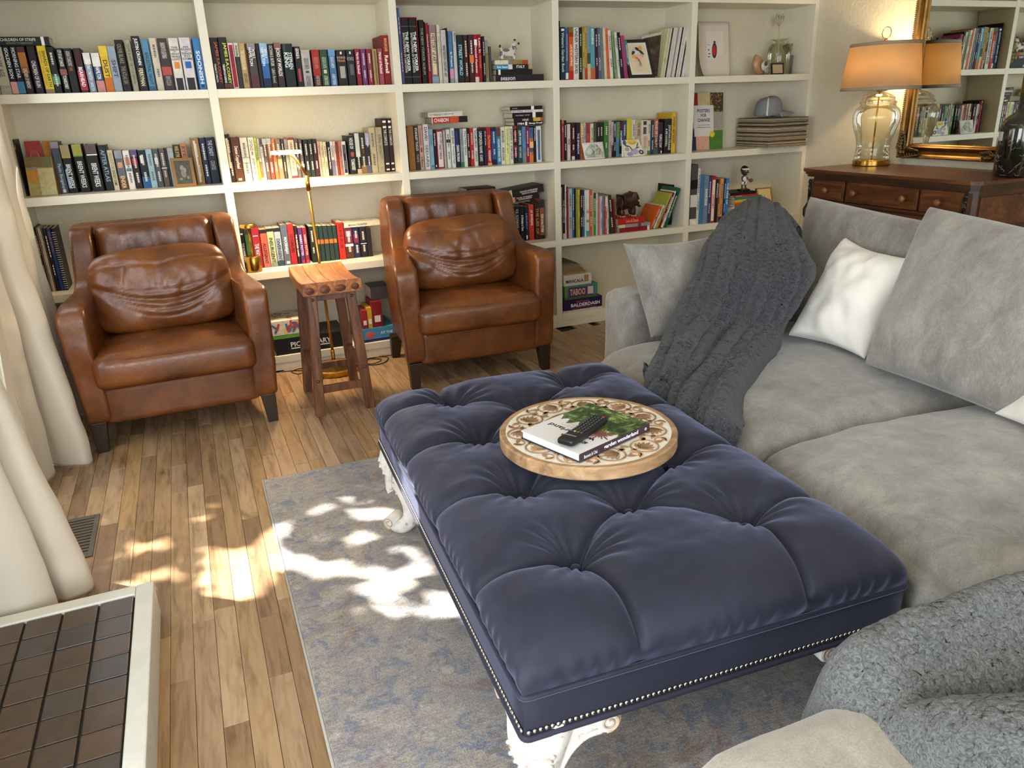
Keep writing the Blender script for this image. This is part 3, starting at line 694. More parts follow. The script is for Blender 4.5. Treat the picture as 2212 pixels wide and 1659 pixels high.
def armchair(loc, rotz, label, seed):
    c = thing('armchair', label, 'armchair', loc, (0, 0, rotz), 'cognac leather armchairs')
    for sgn in (-1, 1):
        a = slab('arm', ARM, .300 if sgn > 0 else -.405, .405 if sgn > 0 else -.300, .018, M_LEA, c, chair_warp, 120, 7, seed + sgn, .004)
        pts = [(sgn * .402 * 1.0, y, z) for y, z in ARM[1:14]]
    def bfn(P, Q):
        P = P.copy(); P[:, 1] += .10 * (P[:, 2] + .35) * .55 - .02 * np.maximum(0, 1 - Q[:, 0] ** 2) * (Q[:, 1] < 0)
        P[:, 1] += fbm(P * [1, 1, .35] + seed, 13, 3, seed) * .006; P[:, 0] *= 1 - .06 * np.clip(Q[:, 2], 0, 1)
        for x0 in (-.12, -.02, .1, .17): P[:, 1] += .006 * np.exp(-((P[:, 0] - x0 - .03 * np.sin(9 * P[:, 2])) / .012) ** 2) * (Q[:, 1] < 0) * (Q[:, 2] > 0)
        return P
    softbox('backrest', (0, .515, .53), (.262, .085, .355), .045, M_LEA, c, 30, bfn)
    softbox('back_shell', (0, .605, .51), (.395, .055, .378), .03, M_LEA, c, 20, lambda P, Q: chair_warp(P + np.array([0, .605, .51])) - np.array([0, .605, .51]))
    def sfn(P, Q):
        P = crown(.035, seed, .004)(P, Q); P[:, 1] -= .012 * np.maximum(0, 1 - Q[:, 2] ** 2) * (Q[:, 1] < -.5)
        P[:, 2] -= .010 * np.exp(-((P[:, 0] - .04) / .01) ** 2) * np.exp(-((Q[:, 1] - .75) / .2) ** 2) * (Q[:, 2] > 0); return P
    s = softbox('seat_cushion', (0, .20, .348), (.318, .235, .075), .042, M_LEA, c, 34, sfn)
    for zz in (.405, .283):
        MB().tube([(x, -.045 + .006 * (x / .3) ** 2 + (.012 if zz > .35 else .008), zz - .004 * (x / .3) ** 2) for x in np.linspace(-.285, .285, 20)], .0026, 6).build('seam', M_STITCH, s, True)
    softbox('front_rail', (0, .06, .205), (.312, .055, .085), .022, M_LEA, c, 16, crown(0, seed, .003))
    softbox('under_frame', (0, .36, .19), (.31, .28, .055), .01, M_LEA, c, 6)
    p = pillow('lumbar_pillow', [(-.295, .335, .785), (.275, .335, .80), (.30, .245, .445), (-.30, .245, .435)], .225, M_LEA, c, 64, seed, .0, .012, .30, pil_extra(seed), .5)
    for (lx, ly, dx, dy) in ((-.345, .045, -.006, -.008), (.345, .045, .006, -.008), (-.33, .58, -.01, .02), (.33, .58, .01, .02)):
        L = MB().box(-.032, .032, -.032, .032, 0, .135, .003)
        L.v = [((x * (.68 + .32 * z / .135)) + dx * (1 - z / .135) + lx, y * (.68 + .32 * z / .135) + dy * (1 - z / .135) + ly, z) for x, y, z in L.v]
        L.build('leg', M_DLEG, c)
    return c
armchair((-.330, -.765, 0), math.radians(1.2), 'cognac leather armchair next to the cream curtain, left of the stool', 3)
armchair((1.075, -.685, 0), math.radians(-3.2), 'cognac leather armchair between the wooden stool and the grey sofa', 8)

# ------------------------------------------------------------------ saddle stool
def wood_mat(key, dark, mid, light, scale=1.0, rough=.4, along='y'):
    t = NT(key); t.set(Roughness=rough)
    sc = {'y': (1, .12, 1), 'z': (1, 1, .12), 'x': (.12, 1, 1)}[along]
    co = t.coord('Object', sc, add_random=True); n = t.noise(co, 26 * scale, 5, .65, 1.0); r = t.ramp(n, 'Fac', [(.3, dark), (.5, mid), (.68, light)])
    n2 = t.noise(co, 6 * scale, 3, .5, .6); r2 = t.ramp(n2, 'Fac', [(.3, (.7, .66, .62, 1)), (.6, (1.08, 1.06, 1.04, 1))])
    t.col(t.mix(.85, (r, 0), (r2, 0), 'MULTIPLY')); t.bump((n, 'Fac'), .12, .003); return t.m
M_ST1 = wood_mat('stool_seat_wood', '6e3a1c', 'a4602f', 'c98a4e', 1.0, .36); M_ST2 = wood_mat('stool_leg_wood', '40251a', '684028', '855736', 1.0, .45, 'z')
st = thing('bar_stool', 'rustic brown wooden saddle stool between the two leather armchairs', 'stool', (.345, -.585, 0))
SZ = .62
def saddle(x0, x1, nm):
    n = 24; V = []; yy = np.linspace(-.225, .225, n)
    for y in yy:
        zt = .018 * (abs(y) / .225) ** 2.2 - .010; e = .004 * (1 - (abs(y) / .225) ** 8)
        for (xx, zz) in ((x0, SZ - .047), (x1, SZ - .047), (x1, SZ + zt - .002), (x1 - .003, SZ + zt), (x0 + .003, SZ + zt), (x0, SZ + zt - .002)): V.append((xx, y, zz))
    F = []
    for i in range(n - 1):
        for k in range(6): F.append((i * 6 + k, i * 6 + (k + 1) % 6, (i + 1) * 6 + (k + 1) % 6, (i + 1) * 6 + k))
    F += [tuple(range(6))[::-1], tuple((n - 1) * 6 + k for k in range(6))]
    return mesh(nm, V, F, M_ST1, seat)
seat = MB().box(-.11, .11, -.20, .20, SZ - .055, SZ - .047).build('seat', M_ST2, st)
for k in range(4): saddle(-.128 + k * .0642, -.128 + (k + 1) * .0642 - .0006, 'board')
M_KNOT = wood_mat('end_grain', '4a2c1e', '6a4029', '85552f', 2.2, .6)
for k, (rx, rz) in enumerate(((.021, .017), (.024, .019), (.026, .016), (.018, .015))):
    b = MB().lathe([(1e-4, .0012), (rx, .0008), (rx, 0)], (0, 0, 0), 20); b.v = [(x, -z, y * rz / rx) for x, y, z in b.v]
    b.v = [(x - .100 + k * .0665, y - .2252, z + SZ - .026) for x, y, z in b.v]; b.build('knot', M_KNOT, seat, True)
def leg_box(a, b, w, nm, m=M_ST2, d=None):
    a, b = Vector(a), Vector(b); d = d or w; B = MB().box(-w / 2, w / 2, -d / 2, d / 2, 0, 1, .003)
    B.v = [tuple(a + (b - a) * z + Vector((x, y, 0))) for x, y, z in B.v]; return B.build(nm, m, st)
for sx in (-1, 1):
    for sy in (-1, 1):
        l = leg_box((sx * .118, sy * .185, 0), (sx * .085, sy * .165, SZ - .05), .042, 'leg')
        b = MB().ball((0, 0, 0), .0075, 10, 6); b.v = [(x + sx * .0875, y + sy * (.165 + .022), z + SZ - .075) for x, y, z in b.v]; b.build('bolt', mat('bronze_bolt', '6a4a2e', .4, .7), l, True)
        b = MB().ball((0, 0, 0), .0075, 10, 6); b.v = [(x + sx * .110, y + sy * (.180 + .022), z + .17 + (.04 if sx > 0 else 0)) for x, y, z in b.v]; b.build('bolt', mat('bronze_bolt', '6a4a2e', .4, .7), l, True)
for sy in (-1, 1):
    MB().box(-.085, .085, sy * .165 - .011, sy * .165 + .011, SZ - .085, SZ - .05, .002).build('apron', M_ST2, st)
    MB().box(-.10, .10, sy * .18 - .01, sy * .18 + .01, .105, .14, .002).build('stretcher', M_ST2, st)
for sx in (-1, 1):
    MB().box(sx * .087 - .011, sx * .087 + .011, -.16, .16, SZ - .085, SZ - .05, .002).build('apron', M_ST2, st)
    MB().box(sx * .107 - .01, sx * .107 + .01, -.17, .17, .19, .225, .002).build('stretcher', M_ST2, st)

# ------------------------------------------------------------------ brass floor lamp and small brass table lamp
M_BRASS = mat('brushed_brass', 'b8903e', .27, 1.0, bump=(300, .04, .001)); M_BRASS2 = mat('polished_brass', 'c79a45', .18, 1.0)
fl = thing('floor_lamp', 'slim brass floor lamp with glowing disc head behind the stool', 'floor lamp', (.41, -.155, 0))
MB().lathe([(.125, 0), (.128, .006), (.128, .028), (.122, .034), (.03, .037), (.012, .042)], n=48).build('base', M_BRASS, fl, True, 40)
MB().tube([(0, 0, .035), (-.012, 0, .55), (-.022, .003, 1.0)], .0075, 12).build('pole', M_BRASS, fl, True)
MB().tube([(-.0212, .003, .96), (-.022, .003, 1.03)], .0115, 14).build('joint', M_BRASS, fl, True)
MB().tube([(-.001, 0, .045), (-.002, 0, .12)], .0105, 14).build('switch_collar', M_BRASS, fl, True)
MB().tube([(-.022, .003, 1.03), (-.045, .003, 1.08), (-.075, .003, 1.125), (-.10, .003, 1.138)], .007, 12).build('neck', M_BRASS, fl, True)
M_GLOW = mat('led_glow', 'fff2d8', .5, emit=('ffe2ae', 22.0))
hd = MB().lathe([(.062, .013), (.072, .010), (.073, .002), (.070, 0)], (-.107, .005, 1.140), 40).build('head', M_BRASS2, fl, True, 30)
MB().lathe([(.0715, 0), (.0735, .003), (.0735, .011), (.069, .0135)], (-.107, .005, 1.1395), 40, cap=False).build('light_ring', M_GLOW, hd, True)
MB().lathe([(1e-4, 0), (.068, 0)], (-.107, .005, 1.1385), 40, cap=False).build('diffuser', M_GLOW, hd)
lp = add_light('floor_lamp_light', 'AREA', (0, 0, 0), 15.0, (1.0, .74, .44), .12, .12, direction=(0.02, -.05, -1)); lp.location = (.303, -.15, 1.128)
lp2 = add_light('floor_lamp_glow', 'POINT', (.303, -.15, 1.19), 2.2, (1.0, .78, .5), shadow_soft_size=.05)
sl = thing('table_lamp', 'small unlit brass mushroom lamp on the shelf beside the left armchair', 'lamp', (.088, .052, .5457))
MB().lathe([(.038, 0), (.040, .004), (.040, .078), (.037, .083), (.008, .084)], n=36).build('base', M_BRASS, sl, True, 40)
MB().tube([(0, 0, .083), (0, 0, .235)], .0045, 10).build('stem', M_BRASS, sl, True)
MB().lathe([(.006, .226), (.036, .228), (.040, .232), (.040, .246), (.037, .250), (1e-4, .251)], n=36).build('head', M_BRASS, sl, True, 40)
def cord(name, label, pts):
    C = catmull(pts, 60); r = thing(name, label, 'cord', tuple(C[0])); MB().tube([tuple(p - C[0]) for p in C], .0028, 6).build('cable', mat('black_rubber', '17140f', .5), r, True)
cord('lamp_cord', 'black lamp cord coiled on the floor beside the right armchair', [(.46, -.03, .004), (.58, -.03, .004), (.68, -.09, .004), (.62, -.15, .006), (.56, -.10, .005), (.62, -.05, .008), (.72, -.07, .006), (.68, -.16, .005), (.60, -.16, .004), (.58, -.10, .010), (.66, -.06, .010), (.76, -.04, .004)])
cord('lamp_cord', 'short black cord loop on the floor left of the stool', [(.13, -.03, .004), (.20, -.05, .004), (.26, -.09, .005), (.22, -.12, .004), (.19, -.07, .006), (.24, -.03, .004), (.29, -.07, .004)])
# ------------------------------------------------------------------ tufted velvet ottoman
def velvet_mat():
    t = NT('slate_velvet'); t.set(Roughness=.62); t.b.inputs['Specular IOR Level'].default_value = .2
    t.b.inputs['Sheen Weight'].default_value = .5; t.b.inputs['Sheen Roughness'].default_value = .40; t.b.inputs['Sheen Tint'].default_value = srgb('aab0d8')
    co = t.coord('Object'); n = t.noise(co, 5, 5, .65, .6); r = t.ramp(n, 'Fac', [(.3, '1d1e28'), (.55, '252631'), (.75, '2e2f3c')]); t.col((r, 0))
    n2 = t.noise(co, 420, 2, .5); t.bump((n2, 'Fac'), .08, .001); n3 = t.noise(co, 16, 3, .6, .8); t.bump((n3, 'Fac'), .10, .006); return t.m
M_VEL = velvet_mat()
OTT = Vector((.633, -2.586, 0)); OR = math.radians(-3.0)
ot = thing('ottoman', 'large navy velvet button-tufted ottoman with carved white legs on the rug', 'ottoman', tuple(OTT), (0, 0, OR))
HXo, HYo, ZB, ZSEAM, ZTOP = .402, .658, .316, .405, .522
BUT = [(-.20, .49), (.20, .49), (-.20, .19), (.20, .19), (-.20, -.115), (.20, -.115), (-.20, -.42), (.20, -.42), (0, .34), (0, .038), (0, -.267)]
def tuft():
    nu, nv = 250, 380
    a = np.sin(np.linspace(-1, 1, nu) * math.pi / 2 * .92) / math.sin(math.pi / 2 * .92); b = np.sin(np.linspace(-1, 1, nv) * math.pi / 2 * .93) / math.sin(math.pi / 2 * .93)
    A, B = np.meshgrid(a, b, indexing='xy'); A = A.ravel(); B = B.ravel()
    X = A * HXo; Y = B * HYo
    rx = .16; dx = np.clip((HXo - np.abs(X)) / rx, 0, 1); dy = np.clip((HYo - np.abs(Y)) / rx, 0, 1)
    prof = (1 - (1 - dx) ** 2.6) ** (1 / 2.6) * (1 - (1 - dy) ** 2.6) ** (1 / 2.6)
    H = (ZTOP - ZSEAM) * prof
    D = np.zeros_like(X)
    for (bx, by) in BUT:
        r = np.hypot(X - bx, Y - by); th = np.arctan2(Y - by, X - bx)
        D += .060 * np.exp(-(r / .050) ** 1.25) + .012 * np.exp(-(r / .14) ** 2)
        D += .0032 * np.sin(th * 13 + bx * 9 + 2 * np.sin(th * 3)) * np.exp(-((r - .065) / .045) ** 2)
    def crease(p, q, dep, w, e0=1.0, e1=1.0):
        p = np.array(p); q = np.array(q); L = np.linalg.norm(q - p); t = q - p; t = t / L
        s = (X - p[0]) * t[0] + (Y - p[1]) * t[1]; n = -(X - p[0]) * t[1] + (Y - p[1]) * t[0]
        f = np.clip(s / L, 0, 1); ds = np.where(s < 0, -s, np.where(s > L, s - L, 0)); bow = .010 * np.sin(np.pi * f); dd = np.hypot(n - bow, ds)
        return (dep * (e0 * (1 - f) + e1 * f)) * (np.exp(-(dd / w) ** 2) * .7 + .5 * np.exp(-(dd / (w * 3.2)) ** 2))
    Cn = np.zeros_like(X)
    def put(*a): np.maximum(Cn, crease(*a), out=Cn)
    for i in (0, 2, 4): # outer to middle buttons
        m = 8 + i // 2
        for o_ in (BUT[i], BUT[i + 1], BUT[i + 2], BUT[i + 3]): put(o_, BUT[m], .020, .009)
    for i, (bx, by) in enumerate(BUT[:8]):
        put((bx, by), (math.copysign(HXo * .985, bx), by + .01), .024, .008, 1.0, .9)
    for (bx, by) in (BUT[0], BUT[1]): put((bx, by), (bx, HYo * .985), .022, .008, 1, .9)
    for (bx, by), ex in ((BUT[6], -.185), (BUT[7], .165)): put((bx, by), (ex, -HYo * .985), .022, .008, 1, .9)
    D = D + Cn
    H2 = H - D * np.clip(prof * 1.6, 0, 1)
    Z = ZSEAM + np.maximum(H2, -.0 * prof)
    # sides swell out past the seam, creases bite into the swell
    sw = .016 * np.sin(np.clip(prof, 0, 1) * math.pi) ; ox = np.where(dx < 1, np.sign(X) * sw * (1 - dx), 0); oy = np.where(dy < 1, np.sign(Y) * sw * (1 - dy), 0)
    bite = Cn * (1 - np.clip(prof, 0, 1)) * .6
    ox -= np.sign(X) * bite * (1 - dx); oy -= np.sign(Y) * bite * (1 - dy)
    P = np.stack([X + ox, Y + oy, Z], 1)
    # little gathers along the seam
    per = np.where(np.abs(B) > np.abs(A), X, Y); g = np.exp(-(prof / .22) ** 2) * (prof > .0)
    P[:, 2] += fbm(P, 10, 3, 90) * .0035 * prof
    gat = np.sin(per * 150 + 3 * np.sin(per * 23)) * .0022 * np.exp(-((prof - .25) / .18) ** 2)
    P[:, 0] += np.where(dx < dy, np.sign(X) * gat, 0); P[:, 1] += np.where(dy <= dx, np.sign(Y) * gat, 0)
    return mesh('tufted_cushion', P, grid_faces(nv, nu), M_VEL, ot, True)
tf = tuft()
for (bx, by) in BUT:
    b = MB().ball((bx, by, ZTOP - .066), .011, 12, 6, sz=.5); b.build('button', M_VEL, tf, True)
softbox('band', (0, 0, (ZB + ZSEAM) / 2), (HXo + .002, HYo + .002, (ZSEAM - ZB) / 2), .007, M_VEL, ot, 24)
def rect_loop(hx, hy, z, r=.012, n=5):
    pts = []
    for (cx, cy, a0) in ((hx - r, hy - r, 0), (-hx + r, hy - r, 90), (-hx + r, -hy + r, 180), (hx - r, -hy + r, 270)):
        for k in range(n): a = math.radians(a0 + 90 * k / (n - 1)); pts.append((cx + r * math.cos(a), cy + r * math.sin(a), z))
    return pts + [pts[0]]
MB().tube(rect_loop(HXo + .004, HYo + .004, ZSEAM), .0055, 8).build('piping', M_VEL, ot, True)
MB().tube(rect_loop(HXo + .003, HYo + .003, ZB + .002), .0065, 8).build('lower_piping', mat('dark_piping', '1f2030', .8), ot, True)
M_NAIL = mat('nail_steel', 'b9b7ae', .22, 1.0)
nb = MB().ball((0, 0, 0), .0048, 8, 5); nb.v = [(x, y * .7, z) for x, y, z in nb.v]
nme = bpy.data.meshes.new('nail'); nme.from_pydata(nb.v, [], nb.f); nme.update(); nme.materials.append(M_NAIL); nme.shade_smooth()
NP = .0108; rest = MB()
nxs = np.arange(-HXo + .006, HXo - .004, NP); nys = np.arange(-HYo + .006, HYo - .004, NP)
for v in nxs: o = bpy.data.objects.new('nail', nme); link(o, ot); o.location = (v, -HYo - .004, ZB + .016)
for v in nys: o = bpy.data.objects.new('nail', nme); link(o, ot); o.location = (-HXo - .004, v, ZB + .016); o.rotation_euler = (0, 0, math.pi / 2)
for v in nxs: rest.ball((v, HYo + .004, ZB + .016), .0048, 6, 4)
for v in nys: rest.ball((HXo + .004, v, ZB + .016), .0048, 6, 4)
ro = rest.build('nail_row', M_NAIL, ot, True); ro['kind'] = 'stuff'
MB().box(-HXo + .03, HXo - .03, -HYo + .03, HYo - .03, ZB - .012, ZB + .01).build('dust_cover', mat('black_cambric', '151515', .9), ot)
def chalk_mat():
    t = NT('whitewashed_wood'); t.set(Roughness=.5); co = t.coord('Object'); n = t.noise(co, 38, 4, .65); r = t.ramp(n, 'Fac', [(.30, 'a98f78'), (.40, 'd3d0c8'), (.65, 'dfdedb')]); t.col((r, 0)); t.bump((n, 'Fac'), .15, .002); return t.m
M_CHALK = chalk_mat(); M_ANT = mat('antiqued_groove', 'b79f8a', .6, var=(60, .2))
def cab_leg(cx, cy):
    ux, uy = math.copysign(1, cx), math.copysign(1, cy); d = Vector((ux, uy, 0)).normalized(); w = Vector((-d.y, d.x, 0))
    cpos = Vector((cx, cy, 0))
    prof = [(.320, -.064, .045, .058), (.300, -.053, .050, .060), (.28, -.044, .050, .056), (.255, -.040, .046, .050), (.225, -.046, .039, .043), (.19, -.058, .033, .037), (.155, -.072, .029, .033), (.115, -.082, .026, .030), (.080, -.082, .025, .030), (.050, -.070, .026, .031), (.028, -.048, .024, .032), (.022, -.028, .021, .031), (.026, -.012, .017, .029)]
    C = catmull([(p[0], p[1], p[2], p[3]) for p in prof], 46); V = []; n = 20
    ctr = [cpos + d * float(c[1]) + Vector((0, 0, float(c[0]))) for c in C]
    for i, c in enumerate(C):
        p0, p1 = ctr[max(i - 1, 0)], ctr[min(i + 1, len(C) - 1)]; t = (p1 - p0).normalized(); nn = w.cross(t).normalized()
        for k in range(n):
            a = 2 * math.pi * k / n; ca, sa = math.cos(a), math.sin(a); q = .72
            V.append(ctr[i] + nn * (math.copysign(abs(ca) ** q, ca) * float(c[2])) + w * (math.copysign(abs(sa) ** q, sa) * float(c[3])))
    V = [(v.x, v.y, max(v.z, .0006 + .009)) for v in V]
    F = grid_faces(len(C), n, 0, True) + [tuple(range(n))[::-1], tuple((len(C) - 1) * n + k for k in range(n))]
    leg = mesh('leg', V, F, M_CHALK, ot, True)
    bm = bmesh.new(); bm.from_mesh(leg.data); bmesh.ops.recalc_face_normals(bm, faces=bm.faces); bm.to_mesh(leg.data); bm.free(); leg.data.shade_smooth()
    # rolled toe
    sp = []
    for k in range(34):
        a = -math.pi * .6 + k / 33 * math.pi * 3.2; r = .021 * (1 - .72 * k / 33); sp.append((r * math.cos(a), r * math.sin(a)))
    toe = cpos + d * -.006 + Vector((0, 0, .041)); T = MB()
    T.lathe([(.019, -.031), (.021, -.028), (.021, .028), (.019, .031)], (0, 0, 0), 20); T.v = [tuple(toe + d * x + Vector((0, 0, y)) + w * z) for x, y, z in T.v]; T.build('toe_scroll', M_CHALK, leg, True, 35)
    for s in (-1, 1):
        S = MB(); S.tube([tuple(toe + d * x + Vector((0, 0, y)) + w * (s * .0315)) for x, y in sp], .0026, 6); S.build('spiral', M_ANT, leg, True)
    # scrolled brackets along both rails
    for ax in (0, 1):
        e = Vector((-ux, 0, 0)) if ax == 0 else Vector((0, -uy, 0)); nrm = Vector((0, uy, 0)) if ax == 0 else Vector((ux, 0, 0))
        o0 = cpos - nrm * .012
        prof2 = [(0, .32), (.165, .32), (.172, .30), (.150, .285), (.118, .28), (.085, .256), (.060, .215), (.042, .17), (.0, .15)]
        B = MB().prism([(a, b) for a, b in prof2], 'x', -.016, .016); B.v = [tuple(o0 + nrm * x + e * (y - .01) + Vector((0, 0, z))) for x, y, z in B.v]; B.build('bracket', M_CHALK, leg)
        c0 = o0 + e * .150 + Vector((0, 0, .290)); K = MB(); K.lathe([(.021, -.019), (.024, -.016), (.024, .016), (.021, .019)], (0, 0, 0), 22); K.v = [tuple(c0 + e * x + Vector((0, 0, y)) + nrm * z) for x, y, z in K.v]; K.build('bracket_scroll', M_CHALK, leg, True, 35)
        S = MB(); S.tube([tuple(c0 + e * x * .95 + Vector((0, 0, y * .95)) + nrm * .0195) for x, y in sp], .0024, 6); S.build('spiral', M_ANT, leg, True)
        R = MB(); rim = catmull([(.145, .272), (.112, .270), (.082, .248), (.060, .21), (.044, .17)], 20); R.tube([tuple(o0 + e * (a + .004 - .01) + nrm * .013 + Vector((0, 0, b))) for a, b in rim], .006, 8); R.build('bracket_rim', M_CHALK, leg, True)
    # acanthus leaf on the knee
    def on_knee(s, h):   # s sideways metres along w, h height
        cc = np.interp(h, [p[0] for p in prof[::-1]], [p[1] for p in prof[::-1]]); rr = np.interp(h, [p[0] for p in prof[::-1]], [p[2] for p in prof[::-1]])
        return cpos + d * (float(cc) + float(rr) * math.sqrt(max(.05, 1 - (s / .07) ** 2)) * .99) + w * s + Vector((0, 0, h))
    lf = MB(); gv = MB()
    lf.tube([tuple(on_knee(0, h)) for h in np.linspace(.312, .13, 14)], [.006, .007, .007, .0065, .006, .006, .0055, .005, .005, .0045, .004, .004, .0035, .003], 8)
    for k, hh in enumerate((.285, .262, .238, .215, .19, .165)):
        for s in (-1, 1):
            L = .044 - k * .004; pts = [tuple(on_knee(s * L * q, hh - .018 + .040 * q - .034 * q * q * q)) for q in np.linspace(.05, 1, 8)]
            lf.tube(pts, [.0045, .0055, .0058, .0055, .005, .0045, .004, .005], 8)
            pts = [tuple(on_knee(s * L * q, hh - .030 + .040 * q - .034 * q * q * q)) for q in np.linspace(.1, .95, 7)]; gv.tube(pts, .0022, 6)
    lf.build('leaf_carving', M_CHALK, leg, True); gv.build('carved_groove', M_ANT, leg, True)
for sx in (-1, 1):
    for sy in (-1, 1): cab_leg(sx * (HXo - .012), sy * (HYo - .012))

# ------------------------------------------------------------------ carved tray, garden book, remote
TZ = .512
M_TW = wood_mat('mango_wood', '7d5f42', 'a1805c', 'b89770', 1.2, .5, 'x'); M_TWH = mat('whitewash', 'ded8cc', .6, var=(80, .12))
tr = thing('serving_tray', 'round carved wooden tray with whitewashed floral border on the ottoman', 'tray', (.661, -2.58, TZ))
RT, HT = .224, .034
MB().lathe([(1e-4, 0), (RT - .004, 0), (RT, .004), (RT, HT - .004), (RT - .004, HT), (RT - .014, HT), (RT - .016, HT - .0015), (.118, HT - .0015), (.116, HT), (1e-4, HT)], n=96, cap=False).build('board', M_TW, tr, True, 30)
MB().lathe([(.1165, HT - .0012), (RT - .0155, HT - .0012)], n=96, cap=False).build('whitewashed_ring', M_TWH, tr)
cv = MB(); NM = 11
def ringstrip(mb, c, r0, r1, z0, z1, n=26, a0=0, a1=2 * math.pi):
    V = []; 
    for k in range(n + 1):
        a = a0 + (a1 - a0) * k / n
        for (r, z) in ((r0, z0), (r0, z1), (r1, z1), (r1, z0)): V.append((c[0] + r * math.cos(a), c[1] + r * math.sin(a), z))
    F = []
    for k in range(n):
        for j in range(3): F.append((k * 4 + j, k * 4 + j + 1, (k + 1) * 4 + j + 1, (k + 1) * 4 + j))
    mb.add(V, F)
def petal(mb, c, ang, L, wd, z0, z1):
    ca, sa = math.cos(ang), math.sin(ang); pts = []
    for q in (0, .25, .5, .75, 1, .75, .5, .25):
        pass
    side = [(0, 0), (.25, .55), (.55, 1), (.8, .8), (1, 0), (.8, -.8), (.55, -1), (.25, -.55)]
    V = [(c[0] + L * a * ca - wd * b * sa, c[1] + L * a * sa + wd * b * ca, z1) for a, b in side] + [(c[0] + L * a * ca - wd * b * sa, c[1] + L * a * sa + wd * b * ca, z0) for a, b in side]
    n = 8; mb.add(V, [tuple(range(n))] + [(i, n + i, n + (i + 1) % n, (i + 1) % n) for i in range(n)])
z0, z1 = HT - .0013, HT + .0012
for k in range(NM):
    a = 2 * math.pi * k / NM; rc = .162 + .008 * (k % 2); c = (rc * math.cos(a), rc * math.sin(a))
    ringstrip(cv, c, .0315, .0355, z0, z1)
    st0 = a + math.pi * (.5 if k % 2 else -.5)
    base = (c[0] - .020 * math.cos(st0), c[1] - .020 * math.sin(st0))
    fl_ = MB()
    for q in range(-3, 4): petal(fl_, base, st0 + q * .33, .044 - abs(q) * .004, .0042, z0, z1)
    fl_.build('flower_carving', M_TW, tr)
    a2 = a + math.pi / NM
    for rr, an in ((.205, 2.4), (.195, -2.2), (.128, .6), (.136, -.7), (.166, 1.57), (.150, -1.57)):
        petal(cv, (rr * math.cos(a2), rr * math.sin(a2)), a2 + an, .024, .0058, z0, z1)
    ringstrip(cv, (.188 * math.cos(a2), .188 * math.sin(a2)), .012, .0145, z0, z1, 16, a2, a2 + 4.2)
cv.build('vine_carving', M_TW, tr)['kind'] = 'stuff'
ringstrip_rim = MB(); ringstrip(ringstrip_rim, (0, 0), .115, .120, z0, z1, 80); ringstrip_rim.build('inner_rim', M_TW, tr)

BZ = TZ + HT + .0015
gb = thing('garden_book', 'white garden hardcover with jungle photo lying on the round tray', 'book', (.55, -2.748, BZ), (0, 0, math.radians(19.0)))
BL, BWd, BT = .252, .198, .021
M_GW = mat('matte_white_cover', 'dcd9d8', .35); M_GS = mat('aubergine_spine', '3a2a34', .4); M_PAGE = mat('page_edges', 'd9dde2', .8, bump=(500, .2, .001))
MB().box(0, BL, 0, BWd, BT - .0025, BT, .0006).build('front_cover', M_GW, gb)
MB().box(0, BL, 0, BWd, 0, .0025, .0006).build('back_cover', mat('dark_pattern_board', '20242a', .5), gb)
MB().box(0, BL, -.001, .002, 0, BT, .0006).build('spine', M_GS, gb)
MB().box(.003, BL - .003, .002, BWd - .004, .0025, BT - .0025).build('pages', M_PAGE, gb)
def jungle():
    t = NT('jungle_photo'); t.set(Roughness=.3); co = t.coord('Object'); n = t.noise(co, 26, 5, .75, 1.5); r = t.ramp(n, 'Fac', [(.30, '10180e'), (.45, '2f4722'), (.56, '6f8a44'), (.66, 'b9c78a'), (.78, 'dfe4da')])
    n2 = t.noise(co, 90, 3, .7, 2.0); r2 = t.ramp(n2, 'Fac', [(.35, (.45, .5, .4, 1)), (.6, (1.1, 1.1, 1.0, 1))]); t.col(t.mix(.8, (r, 0), (r2, 0), 'MULTIPLY')); return t.m
ph = MB(); n = 22; pv = [(.128 + .014 * math.sin(k * 1.9) + .008 * math.sin(k * .7), k / (n - 1) * (BWd - .001), BT + .0004) for k in range(n)] + [(BL - .0008, (n - 1 - k) / (n - 1) * (BWd - .001), BT + .0004) for k in range(n)]
MB().add(pv, [(k, 2 * n - 1 - k, 2 * n - 2 - k, k + 1) for k in range(n - 1)]).build('cover_photo', jungle(), gb)
ag = MB()
for k in range(16): a = k / 16 * 6.283; petal(ag, (.118, .040), a, .022 + .008 * (k % 3), .0022, BT + .0003, BT + .0009)
ag.build('agave_print', mat('agave_red', '7d4a44', .5), gb)
M_INK = mat('black_ink', '1a1a1c', .5)
for s_, xx, ln, hh in (('garden', .062, .10, .017), ('wonderland', .088, .15, .017)): text_on('cover_title', s_, M_INK, gb, (xx, .028, BT + .0004), (0, 1, 0), (-1, 0, 0), ln, hh, .02)
for q, xx in enumerate((.100, .106, .115, .121)): text_on('cover_subtitle', ('designing and planting', 'a wild garden', 'Leslie Bennett', 'Julie Chai')[q], mat('grey_ink', '77757a', .5), gb, (xx, .10, BT + .0004), (0, 1, 0), (-1, 0, 0), .055, .0038)
M_WINK = mat('white_ink', 'ece8ea', .5)
text_on('spine_author', 'Bennett & Chai', M_WINK, gb, (.014, -.0014, .006), (1, 0, 0), (0, 0, 1), .045, .0085, .01)
text_on('spine_title', 'garden wonderland', M_WINK, gb, (.082, -.0014, .004), (1, 0, 0), (0, 0, 1), .125, .0135, .03)
k_ = MB(); ringstrip(k_, (0, 0), .0022, .0036, 0, .0004, 18); k_.v = [(.236 + x, -.0012 - z, .0105 + y) for x, y, z in k_.v]; k_.build('spine_emblem', M_WINK, gb)
rm = thing('remote_control', 'black television remote lying on the white garden book', 'remote', (.609, -2.655, BZ + BT + .001), (0, 0, math.radians(31.5)))
M_RB = mat('black_plastic', '101013', .42)
